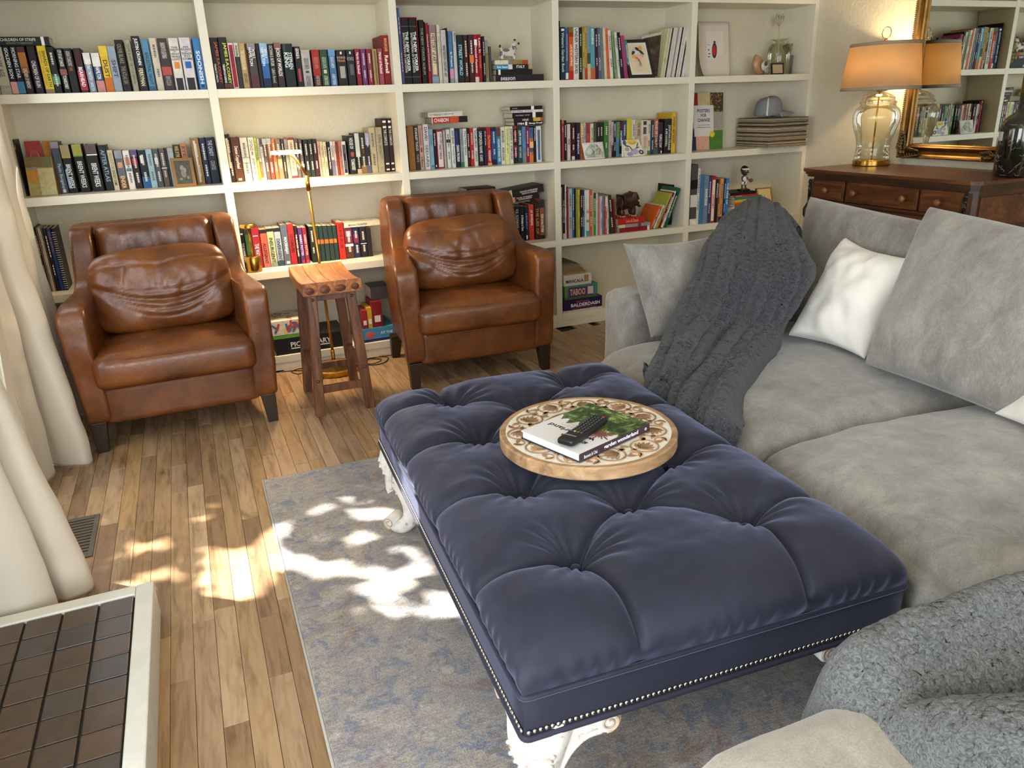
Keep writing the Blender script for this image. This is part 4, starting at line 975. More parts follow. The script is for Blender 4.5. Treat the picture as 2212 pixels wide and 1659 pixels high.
softbox('body', (0, 0, .0095), (.086, .0225, .0095), .008, M_RB, rm, 14, lambda P, Q: P * np.array([1, 1, 1]) + np.stack([np.zeros(len(P)), np.zeros(len(P)), .003 * (P[:, 0] / .086) ** 2], 1))
kb = MB().box(-.0030, .0030, -.0024, .0024, 0, .0016, .0006); kme = bpy.data.meshes.new('key'); kme.from_pydata(kb.v, [], kb.f); kme.update(); kme.materials.append(mat('key_rubber', '2c2c30', .6))
KC = {(0, 1): 'a83a3a', (0, 0): 'b83838', (10, 0): 'a03030', (10, 1): '3a7a3a', (10, 2): 'c0a030', (10, 3): '3050a0'}
M_KP = mat('key_print', 'cfcfd2', .6)
for i in range(11):
    for j in range(4):
        if i == 0 and j in (1, 2): continue
        px, py = .074 - i * .0105, -.0135 + j * .009; zz = .0188 + .003 * (px / .086) ** 2
        if (i, j) in KC:
            k = MB().box(-.0030, .0030, -.0024, .0024, 0, .0018, .0006).build('key', mat('key_' + KC[(i, j)], KC[(i, j)], .5), rm)
        else: k = bpy.data.objects.new('key', kme); link(k, rm)
        k.location = (px, py, zz)
        if (i, j) not in KC: MB().box(-.0012, .0012, -.0004, .0004, .0016, .00175).build('key_mark', M_KP, k)
text_on('brand_print', 'SAMSUNG', M_KP, rm, (-.060, .015, .0208), (0, -1, 0), (1, 0, 0), .030, .0046, .02)
# ------------------------------------------------------------------ dresser, table lamp, mirror, bottle on the right wall
M_WAL = wood_mat('walnut_veneer', '3a1f0f', '5c3419', '774a26', .8, .32, 'y'); M_WALD = wood_mat('walnut_dark', '281508', '44230f', '583018', .8, .36, 'y'); M_KNOB = wood_mat('knob_wood', '6a4426', '8c5f38', 'a9794a', 2, .35, 'z')
DX0, DX1, DY0, DY1, DZ = 3.13, 3.685, -1.70, -.57, .918
dr = thing('dresser', 'antique walnut dresser with small top drawers against the right wall', 'dresser', (DX0, DY0, 0))
Wd, Ld = DX1 - DX0, DY1 - DY0
tp = MB(); tp.prism([(0.0, .04), (.03, 0), (Wd, 0), (Wd, Ld), (.03, Ld), (0.0, Ld - .04)], 'z', DZ - .016, DZ); tp.build('top', M_WAL, dr)
mo = MB(); mo.prism([(.012, .046), (.036, .012), (Wd, .012), (Wd, Ld - .012), (.036, Ld - .012), (.012, Ld - .046)], 'z', DZ - .03, DZ - .016); mo.prism([(.022, .052), (.042, .022), (Wd, .022), (Wd, Ld - .022), (.042, Ld - .022), (.022, Ld - .052)], 'z', DZ - .044, DZ - .03); mo.build('top_moulding', M_WALD, dr)
bd = MB(); bd.prism([(.045, .075), (.075, .045), (Wd, .045), (Wd, Ld - .045), (.075, Ld - .045), (.045, Ld - .075)], 'z', .12, DZ - .044); bd.build('body', M_WALD, dr)
for (y0, y1) in ((.085, .085 + .235), (.335, .335 + .46), (.81, .81 + .235)):
    d = MB().box(.030, .05, y0, y1, .755, .862, .003).build('drawer', M_WAL, dr)
    MB().box(.027, .034, y0 + .012, y1 - .012, .768, .849, .002).build('panel', M_WAL, d)
    ks = ((y0 + y1) / 2,) if y1 - y0 < .3 else (y0 + .07, y1 - .07)
    for ky in ks:
        kb = MB().lathe([(.007, 0), (.007, .012), (.015, .016), (.0175, .024), (.014, .031), (1e-4, .034)], (0, 0, 0), 20, cap=False); kb.v = [(.028 - z, ky + x, .808 + y) for x, y, z in kb.v]; kb.build('knob', M_KNOB, d, True)
for z0_ in (.47, .17): 
    d = MB().box(.032, .05, .085, Ld - .085, z0_, z0_ + .26, .003).build('drawer', M_WAL, dr)
MB().box(.026, .045, .06, Ld - .06, .738, .752, .002).build('bead_rail', M_WALD, dr)
for yy, s in ((.06, -1), (Ld - .06, 1)):
    p = MB().prism([(-.004, 0), (.028, 0), (.028, .032 * -s), (.012, .040 * -s)], 'z', .60, .86); p.v = [(x + .028, y * 1.0 + yy, z) for x, y, z in p.v]; po = p.build('corner_post', M_WALD, dr)
    cvv = MB()
    for k in range(5): cvv.ball((.024, yy - s * .008, .845 - k * .024), .012 - .0012 * k, 10, 6, sx=.6)
    for k in range(3): cvv.tube([(.022, yy - s * .012 + (k - 1) * .007, .84), (.020, yy - s * .012 + (k - 1) * .004, .76)], .003, 6)
    cvv.tube([(.03, yy - s * .005, .72), (.012, yy - s * .005, .69), (.012, yy - s * .005, .66), (.03, yy - s * .005, .63)], [.012, .016, .014, .008], 10)
    cvv.build('carving', mat('ebonised_carving', '1a120c', .4), po, True)
MB().box(.09, Wd - .03, .040, .046, .70, .84, .002).build('side_panel', M_WAL, dr)
for (lx, ly) in ((.08, .08), (.08, Ld - .08), (Wd - .06, .08), (Wd - .06, Ld - .08)): MB().lathe([(.018, 0), (.022, .02), (.016, .05), (.026, .10), (.028, .125)], (lx, ly, 0), 16).build('leg', M_WALD, dr, True)

# glass table lamp
LX, LY = 3.535, -.705
tl = thing('table_lamp', 'glass ginger jar table lamp with glowing cream shade on the dresser', 'table lamp', (LX, LY, DZ))
MB().lathe([(.098, 0), (.102, .004), (.102, .028), (.096, .032), (1e-4, .033)], n=48, cap=False).build('base', M_BRASS2, tl, True, 35)
gp = [(.094, .033), (.097, .045), (.094, .056), (.092, .075), (.090, .10), (.095, .14), (.108, .18), (.120, .22), (.126, .255), (.124, .285), (.112, .31), (.098, .323), (.094, .335), (.100, .342), (.094, .350), (.086, .357), (.089, .366), (.080, .376), (.055, .392), (.022, .400)]
G = catmull([(r, z, 0) for r, z in gp], 80)
def glass_mat(key, tint, rough=.02):
    t = NT(key); t.set(Roughness=rough); gl = t.new('ShaderNodeBsdfGlossy'); gl.inputs['Roughness'].default_value = .03; gl.inputs['Color'].default_value = (1, 1, 1, 1)
    tp_ = t.new('ShaderNodeBsdfTransparent'); tp_.inputs['Color'].default_value = srgb(tint); fr = t.new('ShaderNodeFresnel'); fr.inputs['IOR'].default_value = 1.5
    mu = t.new('ShaderNodeMath', _operation='MULTIPLY'); t.link(fr, 0, mu, 0); mu.inputs[1].default_value = .7; mu.use_clamp = True
    mx = t.new('ShaderNodeMixShader'); t.link(mu, 0, mx, 0); t.link(tp_, 0, mx, 1); t.link(gl, 0, mx, 2); t.link(mx, 0, t.out, 0); return t.m
M_GLASS = glass_mat('clear_glass', 'f3f3ea')
MB().lathe([(float(g[0]), float(g[1])) for g in G], n=56, cap=False).build('glass_body', M_GLASS, tl, True)
MB().tube([(0, 0, .03), (0, 0, .47)], .004, 10).build('rod', M_BRASS2, tl, True)
MB().lathe([(.014, .40), (.016, .405), (.014, .425), (.018, .43), (.018, .46)], n=20).build('socket', M_BRASS2, tl, True)
def shade_mat():
    t = NT('lamp_shade_linen'); t.b.inputs['Base Color'].default_value = srgb('d9c3a0'); t.set(Roughness=.9)
    co = t.coord('Object'); n = t.noise(co, 300, 2, .5); t.bump((n, 'Fac'), .2, .001)
    tr_ = t.new('ShaderNodeBsdfTranslucent'); tr_.inputs['Color'].default_value = srgb('f4d8a8'); mx = t.new('ShaderNodeMixShader'); mx.inputs[0].default_value = .6
    t.link(t.b, 0, mx, 1); t.link(tr_, 0, mx, 2); t.link(mx, 0, t.out, 0); return t.m
sh = MB(); zb, zt, rb, rt = .41, .655, .215, .185; n = 72; sh.v = []
def oval(r, z, k=.80):
    return [(r * k * math.copysign(abs(math.cos(a)) ** .8, math.cos(a)), r * math.copysign(abs(math.sin(a)) ** .8, math.sin(a)), z) for a in [2 * math.pi * i / n for i in range(n)]]
sh.add(oval(rb, zb) + oval(rt, zt), [(i, (i + 1) % n, n + (i + 1) % n, n + i) for i in range(n)]); so = sh.build('shade', shade_mat(), tl, True); md = so.modifiers.new('thickness', 'SOLIDIFY'); md.thickness = .0015
M_TRIMB = mat('shade_trim', 'a1917d', .8)
for (r0, z0_, r1, z1_) in ((rb + .001, zb - .001, rb - .001, zb + .016), (rt + .0035, zt - .016, rt + .001, zt + .001)):
    b = MB().add(oval(r0, z0_) + oval(r1, z1_), [(i, (i + 1) % n, n + (i + 1) % n, n + i) for i in range(n)]).build('shade_trim', M_TRIMB, so, True); md = b.modifiers.new('t', 'SOLIDIFY'); md.thickness = .003
MB().tube([(0, 0, .46), (0, .06, .50), (0, .075, .56), (0, .03, .63), (0, 0, .645), (0, -.03, .63), (0, -.075, .56), (0, -.06, .50), (0, 0, .46)], .002, 6).build('harp', M_BRASS2, tl, True)
MB().lathe([(.012, .64), (.010, .655), (.006, .66), (.010, .668), (.005, .678)], n=16).build('finial', M_BRASS2, tl, True)
MB().tube([(0, .030 * math.sin(a), .705 + .030 * -math.cos(a)) for a in np.linspace(0, 2 * math.pi, 30)], .0022, 6).build('finial_ring', M_BRASS2, tl, True)
MB().ball((0, 0, .52), .03, 16, 10, sz=1.3).build('bulb', mat('bulb_glow', 'fff0d0', .5, emit=('ffcf8a', 30.0)), tl, True)
add_light('table_lamp_light', 'POINT', (LX, LY, DZ + .54), 24.0, (1.0, .74, .40), shadow_soft_size=.04)

# gilt mirror
mi = thing('wall_mirror', 'large gilt framed mirror hanging above the dresser', 'mirror', (XR - .006, -.76, .955))
MW, MH, FW = 1.15, 1.35, .078
M_GILT = mat('antique_gilt', '7f5f34', .42, 1.0, var=(18, .22), bump=(120, .1, .002)); M_GILT2 = mat('aged_gilt_ornament', '6d5b3e', .45, .85, var=(40, .3))
def rail(a, b, inward, nm):
    a, b, inw = Vector(a), Vector(b), Vector(inward); t = (b - a).normalized()
    prof = [(0, 0), (0, .022), (.008, .030), (.016, .026), (.024, .020), (.040, .018), (.054, .024), (.062, .030), (.068, .024), (.072, .014), (FW, .010), (FW, 0)]
    V = []
    for e, sgn in ((a, 1), (b, -1)):
        for (u, h) in prof: V.append(e + inw * u + t * (sgn * u) + Vector((-h, 0, 0)))
    k = len(prof); F = [(i, (i + 1) % k, k + (i + 1) % k, k + i) for i in range(k)]
    o = mesh(nm, V, F, M_GILT, mi); bm = bmesh.new(); bm.from_mesh(o.data); bmesh.ops.recalc_face_normals(bm, faces=bm.faces); bm.to_mesh(o.data); bm.free()
    bdm = MB(); L = (b - a).length; 
    nb_ = int(L / .0105)
    for q in range(nb_):
        p = a + t * (q + .5) * (L / nb_) + inw * .0045 + Vector((-.029, 0, 0)); bdm.ball(p, .0042, 6, 4)
    bdm.build('beading', M_GILT2, o, True); return o
rail((0, 0, 0), (0, -MW, 0), (0, 0, 1), 'frame_rail'); rail((0, -MW, MH), (0, 0, MH), (0, 0, -1), 'frame_rail'); rail((0, 0, MH), (0, 0, 0), (0, -1, 0), 'frame_rail'); rail((0, -MW, 0), (0, -MW, MH), (0, 1, 0), 'frame_rail')
def ornament(c, dirs, nm, s=1.0, seed=0):
    r = random.Random(seed); b = MB()
    for d in dirs:
        d = Vector(d); w = Vector((1, 0, 0)).cross(d)
        for k in range(6):
            for sg in (-1, 1):
                L = .05 * s * (1 - .10 * k); p0 = Vector(c) + d * (k * .018 * s); pts = [p0 + d * (L * q) + w * (sg * .030 * s * (1 - .1 * k) * math.sin(q * 2.6)) + Vector((-.026 - .012 * math.sin(q * 3.0), 0, 0)) for q in np.linspace(0, 1, 6)]
                b.tube(pts, [.0045 * s, .005 * s, .0055 * s, .005 * s, .0045 * s, .006 * s], 6)
        b.ball(tuple(Vector(c) + d * .02 * s + Vector((-.034, 0, 0))), .011 * s, 10, 6)
    b.ball(tuple(Vector(c) + Vector((-.034, 0, 0))), .016 * s, 12, 8); return b.build(nm, M_GILT2, mi, True)
ornament((0, -.032, .032), ((0, -1, 0), (0, 0, 1)), 'corner_ornament', 1.0, 1); ornament((0, -.036, .48), ((0, 0, 1), (0, 0, -1)), 'side_ornament', .8, 2)
ornament((0, -.60, .036), ((0, 1, 0), (0, -1, 0)), 'side_ornament', .7, 3); ornament((0, -MW + .032, .032), ((0, 1, 0), (0, 0, 1)), 'corner_ornament', 1.0, 4)
MB().box(-.009, -.006, -MW + FW, -FW, FW, MH - FW).build('glass', mat('silvered_glass', 'e4e8e2', .01, 1.0), mi)

# big dark wine bottle
bt = thing('wine_bottle', 'large dark green wine bottle with gold foil standing on the dresser', 'bottle', (3.46, -1.625, DZ))
gpb = [(.060, 0), (.084, .003), (.088, .010), (.088, .215), (.086, .235), (.078, .256), (.058, .276), (.040, .290), (.032, .31), (.031, .36), (.030, .47), (.0335, .472), (.0335, .492), (.030, .494), (1e-4, .494)]
MB().lathe(gpb, n=48, cap=False).build('glass_body', mat('dark_bottle_glass', '12150c', .08, spec=.7, coat=.5), bt, True, 40)
MB().lathe([(.0312, .375), (.0315, .42), (.0312, .47), (.035, .472), (.035, .4925), (.030, .4955), (1e-4, .4955)], n=32, cap=False).build('foil', mat('gold_foil', '8a6a35', .35, .9, bump=(60, .4, .004)), bt, True)
def wrap(a0, a1, z0_, z1_, r, nm, m):
    n = 14; V = [(r * math.cos(a), r * math.sin(a), z) for z in (z0_, z1_) for a in np.linspace(a0, a1, n)]; return mesh(nm, V, [(i, i + 1, n + i + 1, n + i) for i in range(n - 1)], m, bt, True)
M_LBL = mat('bottle_label', 'c9c4b8', .6); wrap(2.45, 2.85, .165, .205, .0886, 'label', M_LBL); wrap(4.35, 4.9, .16, .23, .0886, 'label', M_LBL)
scr = MB(); rq = random.Random(4)
for k in range(34):
    a0 = rq.uniform(2.5, 4.9); z0_ = rq.uniform(.02, .25); pts = []; a, z = a0, z0_
    for q in range(7): a += rq.uniform(.01, .06); z += rq.uniform(-.008, .008); zz = max(.012, min(z, .238)); pts.append((.0886 * math.cos(a), .0886 * math.sin(a), zz))
    scr.tube(pts, .0006, 4)
scr.build('etched_script', mat('etch_white', '9a978c', .7), bt)
# spine rows: bay, row, shelf z, spine y, [(x, width, height, depth, lean, cover, writing, bands)]
SHELVES=[
(1,1,1.4447,0.05,[
(-0.8765, 0.0348, 0.1941, 0.14, 0, '8c887a', '', ''),
(-0.8373, 0.0405, 0.1958, 0.14, 0, 'b3ad98', 'DARK AGE~.2~.62~55524a;PIERCE BROWN~.8~.88~8d8876~h', '.0:.11:a59f8b'),
(-0.802, 0.0253, 0.1976, 0.14, 0, '15161c', 'GOLDEN SON~.03~.66~e6e6ea', '.02:.27:d59a92'),
(-0.7748, 0.0268, 0.1974, 0.14, 0, '14171f', 'MORNING STAR~.03~.66~cdd6e0', '.02:.27:3f80a6'),
(-0.7457, 0.0295, 0.1962, 0.14, 0, '2a1f1f', 'CHILDREN OF MEMORY~.45~.88~d8d0cc', '.55:.88:b2722f,.88:1:5a2430,.45:.58:8a5a34'),
(-0.7072, 0.0317, 0.1979, 0.14, 0, '241a20', 'CHILDREN OF RUIN~.3~.86~d8d0d6', ''),
(-0.6658, 0.035, 0.1987, 0.14, 0, 'd9c21e', 'SHARDS OF EARTH~.1~.85~26210c~.5~.85;ADRIAN TCHAIKOVSKY~.1~.85~c07a1a~.14~.42', '.0:.1:8a7a58'),
(-0.6322, 0.0282, 0.1943, 0.14, 0, '16191a', '|', '.2:.37:5c9a7a,.37:.42:2d5a48'),
(-0.5974, 0.0274, 0.1889, 0.14, 0, '191818', 'CITY OF LAST CHANCES~.04~.4~e3e0dc;TCHAIKOVSKY~.6~.9~e3e0dc', '.41:.54:8a5550'),
(-0.5643, 0.0327, 0.1876, 0.14, 0, '171516', 'ADRIAN TCHAIKOVSKY~.06~.4~b8b0aa', '.5:.58:7a4a22:.3:.7'),
(-0.5269, 0.0298, 0.1884, 0.14, 0, '3a1a22', 'BEARHEAD~.42~.86~f2eeee', '.06:.5:a32a3a'),
(-0.4923, 0.029, 0.1683, 0.14, 0, '70808e', "PANDORA'S STAR~.18~.55~f0f2f4;PETER F. HAMILTON~.56~.96~d5dbe0", '.72:1:dcdad4'),
(-0.4569, 0.0334, 0.1679, 0.14, 0, '34466a', 'PETER F. HAMILTON~.1~.66~eef0f4', '.66:1:dedbd2:.0:1,.0:.3:c08480'),
(-0.4208, 0.0336, 0.1969, 0.14, 0, 'd8b028', 'DUST~.3~.68~2a220a', '.0:.32:c66a1e,.78:1:dcc02e'),
(-0.386, 0.0339, 0.1956, 0.14, 0, '8e9cab', 'SHIFT~.3~.68~23272c', ''),
(-0.3498, 0.0341, 0.2217, 0.14, 0, '17160f', 'OLIVIE BLAKE~.08~.45~7c775f;THE ATLAS SIX~.5~.85~7c775f', ''),
(-0.3124, 0.0236, 0.2204, 0.14, 0, '9f9b87', 'OLIVIE BLAKE~.07~.4~575444;THE ATLAS PARADOX~.43~.85~575444', ''),
(-0.2779, 0.0346, 0.2372, 0.14, 0, '1c1c22', 'JUSTIN CRONIN~.04~.52~f0f0f2;FERRYMAN~.58~.9~d9d2a8', ''),
(-0.2405, 0.0294, 0.2233, 0.14, 0, '4f86ab', 'ANCESTRAL NIGHT~.24~.88~14202a', '.0:.1:3b6076'),
(-0.2049, 0.0307, 0.2285, 0.14, 0, 'cbbfae', '|', ''),
(-0.1658, 0.0409, 0.2273, 0.14, 0, '3a3233', 'SHADOW OF LIGHTNING~.08~.38~c9c0bc;BRIAN MCCLELLAN~.72~.9~9c9492', '.3:.46:b04a40'),
(-0.1175, 0.0424, 0.2281, 0.14, 0, 'd9d2cc', 'THE~.16~.19~3a3536~h;SHADOW~.2~.24~3a3536~h;OF~.25~.27~3a3536~h;WHAT~.28~.32~3a3536~h;WAS~.33~.37~3a3536~h;LOST~.38~.42~3a3536~h', '.42:.55:d9862a:.22:.78,.0:.24:2a2626:.15:.85'),
(-0.0676, 0.0485, 0.2301, 0.14, 0, 'd2ced0', 'AN~.16~.19~3a3536~h;ECHO~.2~.24~3a3536~h;OF~.25~.27~3a3536~h;THINGS~.28~.32~3a3536~h;TO~.33~.37~3a3536~h;COME~.38~.42~3a3536~h', '.42:.55:2a62b0:.22:.78,.0:.24:2a2626:.15:.85'),
(-0.0144, 0.033, 0.2278, 0.14, 0, '3f78b4', 'SOONISH~.24~.88~f0f4f8', '.05:.1:1e3350:.3:.7'),
]),
(2,1,1.4447,0.05,[
(0.0616, 0.0371, 0.2292, 0.14, 0, '1f1a17', "JAMES S.A.COREY~.08~.88~d5502a~.45~.88;TIAMAT'S WRATH~.5~.86~f2f0ec~.12~.36", ''),
(0.1015, 0.0405, 0.2311, 0.14, 0, '1d1d1d', 'JAMES S.A.COREY~.1~.9~e6e03a~.45~.88;PERSEPOLIS RISING~.52~.88~f2f0ec~.12~.36', '.02:.1:6e2f28'),
(0.1363, 0.0269, 0.2057, 0.14, 0, 'e2c9c6', 'PUSHING ICE~.1~.5~4a1018', '.04:.96:a3182a:.16:.84'),
(0.161, 0.0205, 0.2066, 0.14, 0, '343330', 'INVISIBLE~.06~.34~24221e', '.7:1:c9c5b8'),
(0.187, 0.0293, 0.2044, 0.14, 0, 'b49a66', "THE CUCKOO'S CALLING~.16~.58~e9ddbe;ROBERT GALBRAITH~.66~.88~6d5a30", ''),
(0.2061, 0.0059, 0.2023, 0.14, 0, '6a4335', '', ''),
(0.2303, 0.0389, 0.2052, 0.14, 0, '4b4142', 'PETER F.~.14~.34~f0eeee~.52~.86;HAMILTON~.1~.5~f6f4f4~.16~.5', '.0:.3:5a3234,.86:1:8e8a88'),
(0.2603, 0.0176, 0.203, 0.14, 0, '201a1d', '', ''),
(0.2889, 0.0365, 0.2049, 0.14, 0, '3464a4', 'PETER F.~.14~.34~f0f4fa~.52~.86;HAMILTON~.1~.5~f6f8fc~.16~.5', '.78:1:8fb6d8,.55:.78:5f93c6,.0:.22:1c2a4c'),
(0.3238, 0.0289, 0.2005, 0.14, 0, '22251f', "OCTAVIA E. BUTLER~.04~.5~c6c8bc;Lilith's Brood~.56~.88~aeb0a4", ''),
(0.3573, 0.0336, 0.2055, 0.14, 0, '3a2c2a', 'ECHO OF WORLDS~.12~.74~efece8', '.86:1:8a5e50'),
(0.404, 0.0508, 0.2011, 0.14, 0, '1a2626', 'STEPHEN~.2~.58~cfd8d8~.5~.86;KING~.2~.54~dfe6e6~.1~.5', '.5:1:33474a:.1:.3'),
(0.4509, 0.0298, 0.1877, 0.14, 0, '211b1d', 'GEORGE R.~.04~.3~f0eeee', '.14:.46:b8443e:.3:.7'),
(0.4904, 0.0444, 0.172, 0.14, 0, 'b0ada9', 'GEORGE R.R. MARTIN~.22~.52~55524f;A DANCE WITH DRAGONS~.7~.96~4a4745', '.38:.44:4a4846:.3:.7'),
(0.5386, 0.0375, 0.1727, 0.14, 0, '3c2724', 'GEORGE R.R. MARTIN~.2~.5~b97a64;A FEAST FOR CROWS~.7~.96~c8a894', '.3:1:a02c22'),
(0.5805, 0.039, 0.1724, 0.14, 0, '2f4a34', 'GEORGE R.R. MARTIN~.2~.5~a9b9a0;A STORM OF SWORDS~.7~.96~c5cdb6', '.36:.46:cfd0bc:.3:.7'),
(0.6221, 0.0344, 0.1742, 0.14, 0, '4a6f9f', 'GEORGE R.R. MARTIN~.2~.5~c9d8ea;A GAME OF THRONES~.66~.96~d5e0ee', '.82:1:6a97c8'),
(0.6685, 0.0483, 0.1705, 0.14, 0, '26221f', 'ROTHFUSS~.18~.24~b9a890~h;FEAR~.26~.33~b07a50~h', '.22:.55:a8a49c:.25:.8,.88:.95:f2f2f0:.42:.6'),
(0.7164, 0.04, 0.1712, 0.14, 0, '24282a', 'ROTHFUSS~.2~.3~8f989a~h', '.3:.6:5a6264:.3:.8,.88:.95:f2f2f0:.42:.6'),
(0.7552, 0.0252, 0.1754, 0.14, 0, '8a2a36', 'Martin the Redwall~.1~.68~f4dede', ''),
(0.7843, 0.0253, 0.174, 0.14, 0, '6a3c6e', '|', '.1:.42:8a5c8c:.4:.6'),
(0.8154, 0.0267, 0.1737, 0.14, 0, '8a2430', '|', '.1:.42:c68a90:.4:.6,.42:.86:6c5a66:.3:.7'),
(0.8447, 0.0243, 0.1735, 0.14, 0, 'a88a58', '|', '.05:.95:6e5a34:.4:.7'),
(0.8736, 0.0257, 0.1755, 0.14, 0, '9a4a52', 'Mariel of Redwall~.1~.68~f6e4e2', ''),
(0.9071, 0.0362, 0.2377, 0.2, 0, '7e1c26', 'BRIAN JACQUES~.06~.32~e6b05a;Redwall~.4~.76~f6ead2', ''),
]),
(3,1,1.4447,0.05,[
(0.9758, 0.0121, 0.3656, 0.24, 0, '3f66a4', '|', ''),
(1.0055, 0.0412, 0.3179, 0.22, 0, '17181a', 'THE NEW YORKER~.2~.8~f4f4f2~.45~.86;ENCYCLOPEDIA OF CARTOONS~.22~.82~d2d2d0~.14~.4', '.875:.882:6a6a6a,.11:.117:6a6a6a'),
(1.0484, 0.0415, 0.3181, 0.22, 0, '17181a', 'THE NEW YORKER~.2~.8~f4f4f2~.45~.86;ENCYCLOPEDIA OF CARTOONS~.22~.82~d2d2d0~.14~.4', '.875:.882:6a6a6a,.11:.117:6a6a6a'),
(1.0947, 0.0263, 0.3104, 0.22, 0, '191b14', 'THE NEW YORKER ALBUM~.12~.85~8c8560', ''),
(1.1123, 0.0068, 0.3012, 0.14, 0, '141415', '', ''),
(1.125, 0.0156, 0.296, 0.2, 0, '921c2e', 'Classical MYTHOLOGY~.18~.8~e6b8b4', ''),
(1.1539, 0.036, 0.2868, 0.22, 0, '8a7078', 'HISTORY of ART~.16~.66~4e4640', '.16:.86:dccaa2:.18:.78,.0:.12:8797a8'),
(1.1861, 0.0189, 0.2882, 0.14, 0, 'c9c5ae', 'History of Art~.18~.6~97937c', '.86:.87:8f8b76'),
(1.213, 0.0285, 0.2628, 0.14, 0, 'bcbab6', 'NINETEENTH CENTURY ART~.28~.88~26262a', ''),
(1.2323, 0.007, 0.2722, 0.14, 0, '1c1e20', '', ''),
(1.2494, 0.0223, 0.2575, 0.14, 0, '47739f', 'la Prayse~.4~.7~eaf0f6', '.1:.28:d48ab0,.0:.1:8a9096'),
(1.2726, 0.0176, 0.2548, 0.14, 0, 'b8bbbe', 'Banksy~.03~.2~2e2e30', ''),
(1.3022, 0.0353, 0.2385, 0.14, 0, '20262a', 'STREET WORLD~.2~.84~9ed8ec', ''),
(1.3348, 0.0252, 0.2384, 0.14, 0, '3a2022', '|', ''),
(1.3652, 0.0292, 0.2397, 0.14, 0, '3e2024', '|', '.42:.58:e07a42:.1:.9'),
(1.3921, 0.0212, 0.2396, 0.14, 0, '98182a', 'Financial Feminist~.2~.8~f6eeee', '.78:.9:f4f0f0:.1:.9,.0:.12:e8c4c8'),
(1.415, 0.0213, 0.241, 0.14, 0, '8e1c26', 'Lean In~.08~.4~f0dada;Sheryl Sandberg~.44~.7~e08a5a', ''),
(1.4366, 0.0141, 0.2313, 0.14, 0, '1a1a1b', '|', ''),
(1.4544, 0.0181, 0.212, 0.14, 0, '8a867c', '', '.1:.7:7a6b48'),
(1.4743, 0.0156, 0.1808, 0.13, 0, '47463f', '', ''),
]),
(4,1,1.4447,0.05,[
(1.8967, 0.0061, 0.3086, 0.2, 0, '161412', '', ''),
(1.9163, 0.032, 0.2768, 0.2, 0, '1f3440', 'Western Garden Book~.1~.85~c6d2d6', '.93:.97:e8e8e4:.2:.8'),
(1.9423, 0.0174, 0.2747, 0.2, 0, '3f5d92', 'Western Landscaping~.12~.8~c8d4e8', '.02:.14:e2e2e4'),
(1.9679, 0.0283, 0.2768, 0.2, 0, 'c25c26', 'LANDSCAPING~.33~.73~f6e6d2', '.0:.18:b8281e,.82:.9:8a3420,.9:1:6a6a34'),
(2.0009, 0.0352, 0.2747, 0.22, 0, 'd8d6d0', 'UNDER WESTERN SKIES~.02~.88~2f3133', ''),
(2.0301, 0.0177, 0.2747, 0.18, 0, '2a211f', '|', ''),
(2.0478, 0.0123, 0.278, 0.2, 0.5, '7d8a35', '|', '.0:.22:a8a49a'),
(2.0631, 0.0172, 0.2791, 0.2, 0.8, 'c88a2c', '|', '.0:.22:b04030'),
(2.0833, 0.0206, 0.2813, 0.2, 1.2, '6a9298', '', '.0:.3:c9b48a,.3:.5:3a4a3c'),
(2.1095, 0.0289, 0.2748, 0.2, 1.5, '5a97a8', 'KITCHENS~.03~.32~e8f0f0', '.0:.22:b85f38'),
(2.1357, 0.018, 0.2705, 0.18, 2, '3c1c24', '|', ''),
(2.1557, 0.0166, 0.2738, 0.18, 2.5, '5c5a80', '|', ''),
(2.1741, 0.0189, 0.2727, 0.18, 3, '6c7a74', '', ''),
(2.1947, 0.0167, 0.2727, 0.18, 3.5, 'cfc4ae', '', ''),
(2.2136, 0.0182, 0.2705, 0.18, 4, 'd2602e', '|', ''),
(2.2346, 0.0211, 0.2607, 0.18, 5, 'd6d2ca', '|', ''),
(2.2656, 0.0184, 0.2574, 0.17, 6.5, '7d9668', 'VIEWING GARDEN BOOKS~.1~.8~485a3c', ''),
(2.2847, 0.017, 0.2497, 0.17, 7, 'd0d0cc', '|', ''),
(2.306, 0.0199, 0.2507, 0.17, 7.5, '171d24', '|', ''),
(2.333, 0.0228, 0.2341, 0.16, 8, 'a83c68', '|', ''),
(2.3537, 0.0157, 0.2084, 0.15, 8.5, '3a8482', '|', ''),
(2.5738, 0.0089, 0.2729, 0.2, -9.5, 'c9c79a', '', ''),
(2.5836, 0.0089, 0.2736, 0.2, -9.5, 'b8bc8a', '', ''),
(2.5934, 0.0089, 0.2743, 0.2, -9.5, 'd0cabc', '', ''),
(2.6032, 0.0089, 0.275, 0.2, -9.5, '2e2c28', '', ''),
(2.6131, 0.0089, 0.2757, 0.2, -9.5, 'd2ccc0', '', ''),
(2.6229, 0.009, 0.2764, 0.2, -9.5, 'c8c2b8', '', ''),
(2.6328, 0.009, 0.277, 0.2, -9.5, 'd6d0c6', '', ''),
(2.6426, 0.009, 0.2777, 0.2, -9.5, '8e8a84', '', ''),
(2.6525, 0.009, 0.2784, 0.2, -9.5, 'cfc9c0', '', ''),
(2.6624, 0.009, 0.2791, 0.2, -9.5, 'd6d2ca', '', ''),
(2.6723, 0.009, 0.2798, 0.2, -9.5, '2a2826', '', ''),
(2.6823, 0.009, 0.2805, 0.2, -9.5, 'd4cec4', '', ''),
(2.6922, 0.0091, 0.2812, 0.2, -9.5, 'c4bfb6', '', ''),
(2.7022, 0.0091, 0.2819, 0.2, -9.5, 'd8d4cc', '', ''),
(2.7122, 0.0091, 0.2826, 0.2, -9.5, '36342f', '', ''),
(2.7222, 0.0091, 0.2826, 0.2, -9.5, 'd0d0cc', '', ''),
